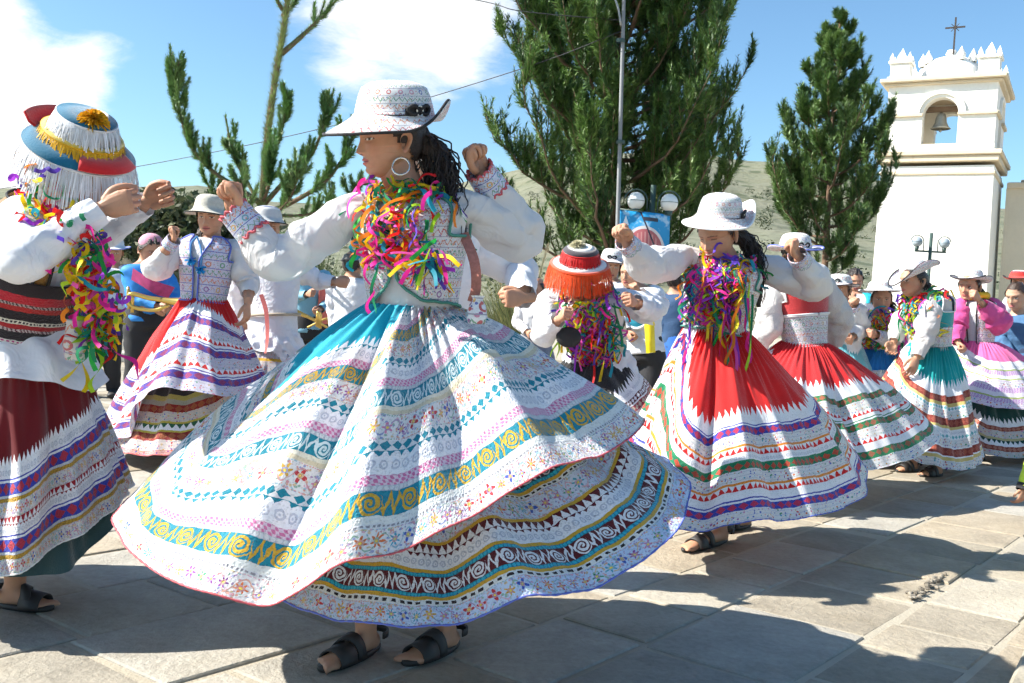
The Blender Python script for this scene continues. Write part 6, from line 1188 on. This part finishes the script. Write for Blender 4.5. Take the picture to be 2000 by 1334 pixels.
def pink_dancer():
    d = 8.4; p = fig('dancer in bright pink puffed sleeves and pink skirt, fist before her face', d, (1905, 668), (1905, 585), (1893, 560, -.02), (-.7, -.65, -.1), (-.6, -.8, 0), [(1880, 598), (1862, 640, -.05), (1872, 672, -.18)], [(1935, 598), (1948, 630, -.10), (1912, 585, -.25)], 1.02, True, {'R': (-.5, -.5, .5), 'L': (-.5, -.3, .8)}, q=((18, 48), .0048, .017), fdir=(-.5, -.8, 0))
    for k in 'RL': sandal(p, k)
    PK = gauze('pink_satin', (.72, .10, .32), .12); shell(p, GZ, -.1, .96, .012, name='blouse'); sleeve(p, 'R', PK, (.055, .095, .105, .11, .10, .075, .045), seed=91, ns=28, n=36, end=.95); sleeve(p, 'L', PK, (.055, .10, .115, .12, .10, .075, .045), seed=92, ns=28, n=36, end=.88)
    shell(p, embroid('pale_pink_embroidery', (.66, .55, .60), 80.0, .3, .05), -.06, .99, .026, lambda t, th: (np.abs(th) > .2)*(~((np.abs(np.abs(th)-PI/2) < .5)*(t > .62)*(t < .985))), 'vest', 70, 36, BLK)
    LI = (.42, .20, .48); bands = (emb(.05, (.66, .6, .68), 45.0, LI), (.04, ('braid', LI, (.6, .5, .62), .03)), pl(.015, (.35, .42, .12)), pl(.04, (.68, .62, .68)), (.045, ('braid', LI, (.62, .5, .64), .03)), emb(.07, (.68, .64, .68), 45.0, LI), pl(.012, (.35, .42, .12)), pl(.03, LACE), (.045, ('braid', LI, (.62, .5, .64), .03)), pl(.014, (.3, .4, .12)), lace(.06), pl(.02, LACE))
    m = cloth_bands('pink_skirt', bands, (.70, .12, .32)); c = Wp(1910, 666, d); rp = [Wp(*q) for q in ((2090, 760, 8.5), (2060, 790, 8.1), (1990, 800, 7.9), (1940, 795, 7.9), (1895, 785, 8.05), (1872, 760, 8.5), (1920, 740, 8.9), (2030, 740, 8.9))]
    skirt(p, 'outer_skirt', m, c, (.14, .11), rim_from(c, rp), 1.0, [(dg(-90), .1, .03)], 12, .02, (.85, 1.1), None, 220, 60, None, 91, .006, 3.8, 5)
    DG = (.006, .05, .045); b2 = (emb(.05, (.55, .5, .46), 45.0), (.04, ('dia', (.26, .05, .03), (.4, .15, .1), .05)), pl(.02, LACE), (.03, ('zig', DG, LACE, .05)), pl(.02, (.45, .4, .2)), emb(.06, (.6, .52, .48), 45.), (.035, ('dia', (.26, .05, .03), (.4, .15, .1), .05)), pl(.03, LACE)); c2 = c-np.array([0, 0, .05]); r2 = [Wp(*q) for q in ((2110, 850, 8.5), (2060, 880, 8.1), (1990, 895, 7.95), (1930, 890, 7.95), (1898, 870, 8.2), (1895, 850, 8.6), (1960, 840, 8.9), (2060, 840, 8.9))]
    skirt(p, 'underskirt', cloth_bands('dark_green_underskirt', b2, DG, zig_top=(.05, .05, LACE)), c2, (.13, .10), rim_from(c2, r2), 1.0, (), 14, .025, (1.0, 1.0), None, 220, 50, None, 93, 0, 3.6, 5)
    hat(p, EMBH, Wp(1897, 546, d), basis((-.70, -.65, .05), (.12, .10, 1)), .095, .095, .17, .08, .06, .045, bow=PI+.3, trim=BLK); hair(p, 'b', 7, [p.headc-p.HB[1]*.07, Wp(1922, 575, d), Wp(1926, 610, d)], 20, .006, spread=.015)
    sc = MB(); a = np.linspace(-PI*.6, PI*.6, 26); tube(sc, np.array([p.neck+[0, 0, .03]+p.tr*math.sin(t)*.08+p.tf*math.cos(t)*.09 for t in a]), .03+.005*np.sin(a*9), 10); sc.build('scarf', flat('yellow_cloth', (.72, .42, .02), .8, bstr=.4), p.o); return p
pink_dancer()
# ------------------------------------------------ the others, from left to right
def others():
    q3 = ((26, 68), .005, .02); q4 = ((20, 54), .006, .022); BLACKT = flat('black_trousers', (.016, .016, .019), .8, bstr=.3, bscale=90)
    p = fig('white-capped man in pale shirt and dark trousers behind the left streamers', 9.3, (205, 610), (222, 520), (222, 492), (.3, -.9, -.2), (.3, -.95, 0), [(190, 530), (180, 570, -.05), (198, 600, -.15)], [(245, 530), (240, 580), (215, 605, -.1)], 1.0, False, q=q4); top(p, gauze('pale_blue_shirt', (.62, .68, .82), .08)); trousers(p, BLACKT); shoes(p); hat(p, flat('white_felt', (.72, .72, .74), .8), Wp(222, 482, 9.28), basis((.3, -.9, -.1)), .095, .10, .16, .02, .02, .02, trim=BLUT, band=False)
    p = fig('musician in bright blue jacket and dark trousers cradling a brass horn', 8.3, (284, 602), (283, 514), (292, 488, -.04), (.75, -.5, -.35), (.75, -.65, 0), [(262, 528), (262, 580, -.1), (310, 598, -.18)], [(318, 532), (345, 575), (325, 600, -.1)], 1.0, False, q=q4); top(p, flat('blue_jacket', (.02, .22, .62), .7, bstr=.5, bscale=18), seed=12); trousers(p, BLACKT); shoes(p)
    hr = MB(); hair(p); mb = MB(); hc = Wp(295, 475, 8.27); sph(mb, hc, (.10, .10, .085), 20, 10); mb.build('cap', cloth_bands('striped_cap', (pl(.04, (.7, .2, .35)), pl(.04, (.7, .7, .7)), pl(.05, (.05, .05, .07))), (.65, .3, .4)), p.o)
    sh = MB(); P = spline([Wp(258, 535, 8.05), Wp(300, 560, 8.0), Wp(335, 572, 8.1)], 14); ribbon(sh, P, .11, (.1, .2, .3), np.random.default_rng(4), .2, wdir=np.array([0, 0, 1])); sh.build('shawl', flat('magenta_shawl', (.42, .05, .18), .8, 0, 20, .5), p.o)
    BRASS = flat('lacquered_brass', (.62, .42, .12), .28, .85, 6, .2)
    def horn(label, d, loop, bell, r=.018, br=.11):
        b = Wp(*loop[0], d); o = empty('brass_horn', tuple(b), label, 'brass horn', 'brass instruments of the band'); mb = MB(); L = [Wp(x, y, d+z) for x, y, z in ((*q_, 0) if len(q_) == 2 else q_ for q_ in loop)]; P = spline(L, 40); tube(mb, P, np.linspace(r*.8, r*1.2, 40), 10); mb.build('tubing', BRASS, o)
        e = P[-1]; dr = unit(Wp(*bell, d)-e); R = basis(np.cross(dr, [.3, .2, 1]), dr); R = np.array([R[0], np.cross(dr, R[0]), dr]); bl = MB(); lathe(bl, [(r*1.2, 0), (r*1.5, .06), (r*2.2, .14), (br*.55, .22), (br*.85, .26), (br, .27), (br*.97, .272), (br*.6, .24)], 24, e, R); bl.build('bell', BRASS, o)
        for k in range(3): v = MB(); q_ = P[14+k*3]; tube(v, [q_+[0, 0, -.05], q_+[0, 0, .07], q_+[0, 0, .10]], [.014, .014, .008], 8); v.build('valve', BRASS, o)
    horn('long brass horn held by the musician in the blue jacket', 7.95, [(330, 596), (300, 606), (262, 600), (250, 585), (258, 574), (290, 582), (318, 586)], (345, 590)); horn('gold trumpet bell beside the pale blue shirted musician', 9.2, [(640, 640), (620, 628), (600, 618)], (580, 610), .014, .06); horn('silvery trombone tangle behind the turquoise skirt', 9.6, [(600, 640), (640, 622), (650, 640), (630, 652)], (660, 630), .012, .07)
    p = fig('man with outstretched arm in white jacket and gold-banded skirt, seen from behind', 7.1, (532, 650), (528, 478), (522, 442), (.5, .85, 0), (.35, .93, 0), [(582, 528, .05), (622, 548, .1), (655, 552, .05)], [(478, 520), (462, 580, .1), (470, 630, .15)], 1.06, False, q=q3, hd={'R': (1, 0, 0)}); top(p, SHIRT, (.06, .085, .08, .072, .06, .05, .043), -.42, .03, 21, wr=.006); shoes(p); c = p.waist-np.array([0, 0, .03])
    skirt(p, 'jacket_skirt', SHIRT, c+[0, 0, .04], (.19, .15), rim_ell(.24, .2, c[2]-.09, wob=.01), 1.0, nf=7, famp=.01, nu=100, nv=18, gath=0); skirt(p, 'skirt', cloth_bands('gold_banded_skirt', (emb(.08, (.5, .45, .42), 45.), pl(.02, GOLD), emb(.09, (.5, .46, .44), 45.), pl(.022, GOLD), emb(.09, (.48, .44, .44), 45.), pl(.022, GOLD), emb(.09, (.48, .44, .44), 45.), pl(.022, GOLD), emb(.09, (.48, .44, .44), 45.)), (.45, .38, .3)), c, (.17, .13), rim_ell(.42, .38, .22), 1.0, nf=12, famp=.02, nu=160, nv=40)
    hat(p, cloth_bands('striped_hat_cloth', (pl(.03, (.02, .06, .2)), pl(.02, (.7, .7, .7)), pl(.02, (.02, .06, .2)), pl(.02, (.7, .7, .7))), (.55, .55, .55)), Wp(522, 432, 7.1), basis((.5, .85, 0)), .10, .11, .14, .02, .02, .0, band=False)
    rb = MB(); ribbon(rb, spline([Wp(510, 575, 6.88), Wp(520, 610, 6.86), Wp(522, 660, 6.86), Wp(518, 690, 6.85)], 14), .03, (.72, .20, .18), np.random.default_rng(3), 1.2, wdir=np.array([1, 0, 0])); rb.build('ribbon', RIB, p.o); be = MB(); tube(be, [torso_pt(p, np.array(.2), np.array(t), .045) for t in np.linspace(0, TAU, 40)], .012, 6, cap=False); be.build('belt', flat('beige_cord', (.4, .34, .26), .8), p.o)
    p = fig('musician in pale blue shirt and salmon cape between white jackets', 10, (602, 622), (606, 528), (600, 500), (.2, -.9, -.2), (.3, -.9, 0), [(580, 540), (578, 580, -.1), (600, 575, -.25)], [(635, 540), (640, 590), (625, 605, -.2)], 1.0, False, q=q4); top(p, flat('light_blue_shirt', (.20, .42, .55), .75, bstr=.4, bscale=20)); trousers(p, BLACKT); shoes(p); hair(p); shell(p, flat('salmon_cloth', (.72, .16, .12), .75, bstr=.4, bscale=20), -.1, .95, .05, lambda t, th: (th < -.3)*(th > -2.2), 'cape', 60, 30)
    p = fig('man in white shirt and dark trousers standing with his back turned, left of front dancer', 9, (683, 628), (690, 540), (690, 516), (.4, .9, 0), (.3, .95, 0), [(722, 556), (728, 600), (715, 640)], [(652, 556), (650, 605), (652, 650)], 1.02, False, hp={'R': 'relaxed', 'L': 'relaxed'}, q=q4); top(p, SHIRT, off=.02); trousers(p, BLACKT); shoes(p); hair(p, 'b'); hat(p, flat('grey_cap', (.12, .12, .12), .8), Wp(690, 508, 9), basis((.4, .9, 0)), .095, .06, .12, .1, -.1, 0, band=False)
    p = fig('man in loose white shirt mostly hidden behind the front dancer', 3.95, (850, 640), (846, 420), (828, 345), (-.9, -.4, -.2), (-.3, -.9, 0), [(800, 450), (760, 530), (800, 590, -.2)], [(908, 470), (1012, 528, .05), (1024, 582, -.18)], .95, False, {'R': (0, -.5, 1), 'L': (-.5, -.2, .8)}, q=((20, 50), .003, .016), hd={'L': (-.85, -.45, -.1)}); top(p, SHIRT, (.06, .085, .088, .084, .072, .058, .050), -.3, .018, 17, .98); trousers(p, BLACKT); shoes(p); hair(p)
    p = fig('dark-haired woman in white far behind, between front dancer and orange-red hat', 9.5, (1045, 650), (1047, 585), (1047, 563), (-.5, -.85, -.1), (-.4, -.9, 0), [(1020, 595), (1012, 630), (1030, 650, -.2)], [(1070, 595), (1080, 630), (1060, 650, -.2)], .92, True, q=q4); top(p, GZ); c = p.waist; skirt(p, 'skirt', velvet('grey_skirt', (.25, .25, .28)), c, (.13, .10), rim_ell(.32, .3, .1), 1.0, nu=100, nv=24); shoes(p); hair(p, 'b', 2, [p.headc-p.HB[1]*.06, p.headc-p.HB[1]*.1-[0, 0, .15], p.headc-p.HB[1]*.08-[0, 0, .3]], 20, .008, spread=.02)
    p = fig('dancer with drooping white hat behind the red fringed hat', 8.6, (1195, 640), (1193, 548), (1193, 520), (.1, -1, -.2), (.1, -1, 0), [(1165, 565), (1155, 610), (1170, 640, -.2)], [(1222, 565), (1232, 610), (1215, 640, -.2)], 1.0, True, q=q4); top(p, GZ, PUFF); skirt(p, 'skirt', velvet('blue_skirt', (.03, .08, .3)), p.waist, (.13, .1), rim_ell(.42, .4, .2), 1.0, nu=120, nv=30); shoes(p); hair(p, 'b'); hat(p, EMBH, Wp(1195, 508, 8.57), basis((.2, -1, -.1), (.1, -.2, 1)), .098, .10, .165, .05, .05, -.02, bow=PI*.4)
    p = fig('dark-haired young man in white jacket with teal rosette, hand at his mouth', 7.7, (1252, 660), (1243, 560), (1232, 534, -.03), (-.55, -.8, -.1), (-.5, -.85, 0), [(1212, 572), (1205, 620, -.05), (1225, 650, -.15)], [(1278, 575), (1284, 600, -.1), (1250, 572, -.28)], 1.0, False, {'R': (-.3, -.5, .8), 'L': (-.5, 0, .8)}, q=q3, hd={'L': (-.5, -.2, .8)}); top(p, SHIRT, (.06, .088, .09, .085, .07, .056, .045), -.3, .022, 15); trousers(p, BLACKT); shoes(p); hair(p)
    ro = MB(); cc = chest_pt(p, -.03, .42, .035); n = p.tf; R = np.array([p.tr, np.cross(n, p.tr), n]); lathe(ro, [(.0, .012), (.035, .014), (.06, .012), (.085, .0)], 24, cc, R); rr = ro.build('rosette', flat('teal_felt', (.01, .22, .32), .8), p.o); pp = MB(); sph(pp, cc+n*.02, .024, 14, 8); pp.build('red_pompom', flat('red_wool', (.6, .02, .02), .9, bstr=.6), rr); wr2 = MB(); tube(wr2, [cc+(p.tr*math.cos(t)+np.cross(n, p.tr)*math.sin(t))*.092 for t in np.linspace(0, TAU, 30)], .012, 6, cap=False); wr2.build('white_ruffle', WHTT, rr)
    b = Wp(1268, 690, 7.3); o = empty('carrier_bag', tuple(b), 'bright yellow bag hanging beside the young man with the rosette', 'bag'); mb = MB(); A = [Wp(1258, 632, 7.3), Wp(1278, 636, 7.3), Wp(1280, 688, 7.3), Wp(1262, 690, 7.3)]; V = [];
    for z in (-.025, .025):
        for i in range(5):
            for j in range(5): s_, t_ = i/4, j/4; V.append((A[0]*(1-s_)+A[1]*s_)*(1-t_)+(A[3]*(1-s_)+A[2]*s_)*t_+np.array([0, z*math.sin(t_*PI*.8+.3)*math.sin(s_*PI)+z*.15, 0]))
    f = grid_faces(5, 5, False); mb.add(V[:25], f[:, ::-1]); mb.add(V[25:], f); m2 = flat('yellow_plastic', (.80, .62, .01), .4, bstr=.4, bscale=25); mb.build('pouch', m2, o); hb = MB(); tube(hb, spline([A[0], (A[0]+A[1])/2+[0, 0, .12], A[1]], 10), .006, 5); hb.build('handle', m2, o)
    p = fig('onlooker in dark blue jacket left of the scarlet skirt', 10.5, (1318, 660), (1318, 572), (1320, 548), (.6, .7, 0), (.5, .8, 0), [(1340, 585), (1345, 620), (1340, 650)], [(1300, 585), (1296, 625), (1300, 660)], 1.0, False, hp={'R': 'relaxed', 'L': 'relaxed'}, q=q4); top(p, flat('navy_jacket', (.02, .06, .14), .8, bstr=.4)); trousers(p, flat('blue_trousers', (.02, .12, .45), .8)); shoes(p); hair(p)
    p = fig('dancer in white raising a fist behind the red-vested dancer', 7.8, (1650, 672), (1648, 590), (1640, 566), (-.6, -.75, 0), (-.4, -.9, 0), [(1630, 602), (1622, 632, -.1), (1626, 592, -.25)], [(1668, 602), (1676, 640), (1665, 660, -.2)], .95, True, q=q4); top(p, GZ, PUFF); skirt(p, 'skirt', velvet('aqua_skirt', (.1, .35, .42)), p.waist, (.13, .1), rim_ell(.4, .38, .2), 1.0, nu=100, nv=24); shoes(p); hair(p, 'b'); hat(p, EMBH, Wp(1640, 556, 7.77), basis((-.6, -.75, 0)), .095, .085, .15, .05, .05, .02)
    p = fig('boy with short black hair and turquoise collar, fist at his chin', 9.2, (1672, 650), (1672, 572), (1669, 548), (-.05, -1, -.25), (-.1, -1, 0), [(1652, 582), (1640, 610, -.05), (1662, 588, -.25)], [(1695, 582), (1702, 620), (1690, 645, -.1)], .92, False, q=q3, hd={'R': (.1, -.1, 1)}); top(p, SHIRT); trousers(p, BLACKT); shoes(p); hair(p); shell(p, flat('turquoise_cloth', (.02, .42, .52), .8), .72, .99, .035, lambda t, th: np.abs(th) > .3, 'collar', 50, 16)
    p = fig('short dancer in flat white hat and blue skirt with streamers, facing camera', 7.9, (1722, 682), (1724, 612), (1722, 584, -.03), (-.25, -.95, -.1), (-.3, -.95, 0), [(1696, 622), (1682, 640, -.12), (1668, 598, -.25)], [(1750, 625), (1756, 668, -.02), (1712, 655, -.22)], .95, True, {'R': (.3, -.3, .8), 'L': (-.3, -.3, .8)}, q=q3, smile=0.0); top(p, GZ, PUFF, cuffs=EMBC); shell(p, EMB, -.05, .98, .024, lambda t, th: (np.abs(th) > .15)*(~((np.abs(np.abs(th)-PI/2) < .5)*(t > .62)*(t < .985))), 'vest', 60, 30)
    skirt(p, 'skirt', cloth_bands('blue_top_skirt', (emb(.08, WHT, 45.), pl(.05, (.4, .05, .2)), emb(.08, WHT, 45.), pl(.05, BLUE), emb(.1, WHT, 45.), (.04, ('zig', WHT, RED, .05)), emb(.09, WHT, 45.), pl(.05, PINK), emb(.06, WHT, 45.)), (.01, .16, .45)), p.waist, (.13, .10), rim_ell(.55, .5, .22), 1.0, nf=12, famp=.03, nu=160, nv=40); shoes(p); hair(p, 'b', 3, [p.headc-p.HB[1]*.06, Wp(1742, 600, 7.9), Wp(1745, 640, 7.9)], 16, .006, spread=.014); hat(p, EMBH, Wp(1718, 566, 7.86), basis((-.25, -.95, .02), (-.05, -.05, 1)), .095, .075, .165, .05, .05, .005, trim=WHTT, band=False); garland(p, 95, 70, 60, .32, .014, .016, (.13, .11), .0, .0, .12, 6, .04, 10)
    p = fig('girl in denim shirt with tied brown hair at right edge', 8.7, (1998, 680), (1990, 612), (1985, 578, -.04), (-.75, -.6, -.30), (-.6, -.8, 0), [(1962, 625, .05), (1955, 660, .02), (1975, 690, -.1)], [(2030, 630), (2040, 670), (2020, 700, -.1)], 1.0, True, q=((22, 60), .005, .018), tone=(.50, .30, .20), hs=1.05); top(p, flat('denim', (.055, .14, .27), .85, bstr=.6, bscale=30), seed=5, off=.022); trousers(p, flat('dark_denim', (.03, .05, .11), .85)); shoes(p); hair(p, 'b', 4, [p.headc-p.HB[1]*.08+[0, 0, .03], p.headc-p.HB[1]*.15-[0, 0, .02], p.headc-p.HB[1]*.14-[0, 0, .10]], 24, .008, spread=.02, mat=flat('brown_hair', (.045, .024, .014), .45, 0, 60, .5, .5, 160))
    p = fig('woman in red and white brimmed hat behind the girl in denim', 10.2, (1998, 655), (1995, 575), (1992, 553), (-.6, -.75, 0), (-.5, -.85, 0), [(1972, 588), (1962, 620), (1975, 640, -.1)], [(2020, 588), (2028, 620), (2015, 640, -.1)], 1.0, True, q=q4); top(p, GZ, PUFF); skirt(p, 'skirt', velvet('red_skirt', (.4, .02, .03)), p.waist, (.13, .1), rim_ell(.42, .4, .2), 1.0, nu=100, nv=24); shoes(p); hair(p, 'b'); hat(p, cloth_bands('red_white_hat_cloth', (pl(.025, (.7, .68, .66)), pl(.02, (.6, .04, .05)), pl(.03, (.7, .68, .66)), pl(.02, (.5, .04, .05))), (.62, .04, .03)), Wp(1990, 545, 10.2), basis((-.6, -.75, .05), (.1, .1, 1)), .095, .09, .16, .05, .05, .04, band=False)
    p = fig('small child in yellow-green jacket just past the right edge, hand hanging in view', 4.72, (2100, 920), (2095, 790), (2090, 740), (-.8, -.5, 0), (-.8, -.5, 0), [(2060, 815, .1), (2055, 880, .1), (2060, 930, .05)], [(2065, 820, -.12), (2032, 890, -.12), (2002, 955, -.14)], .60, True, hp={'R': 'relaxed', 'L': 'relaxed'}, q=q3, hd={'L': (-.3, 0, -1)}, thumb={'R': (-1, 0, 0), 'L': (-1, -.4, 0)}); top(p, flat('neon_jacket', (.55, .68, .03), .6, bstr=.4, bscale=30), (.075, .10, .10, .095, .085, .075, .062), end=.99); cuff(p, 'L', BLK, .055, .03); trousers(p, BLACKT); shoes(p); hair(p)
others()
SC.cycles.use_adaptive_sampling = True; SC.cycles.adaptive_threshold = 0.04; SC.cycles.adaptive_min_samples = 16
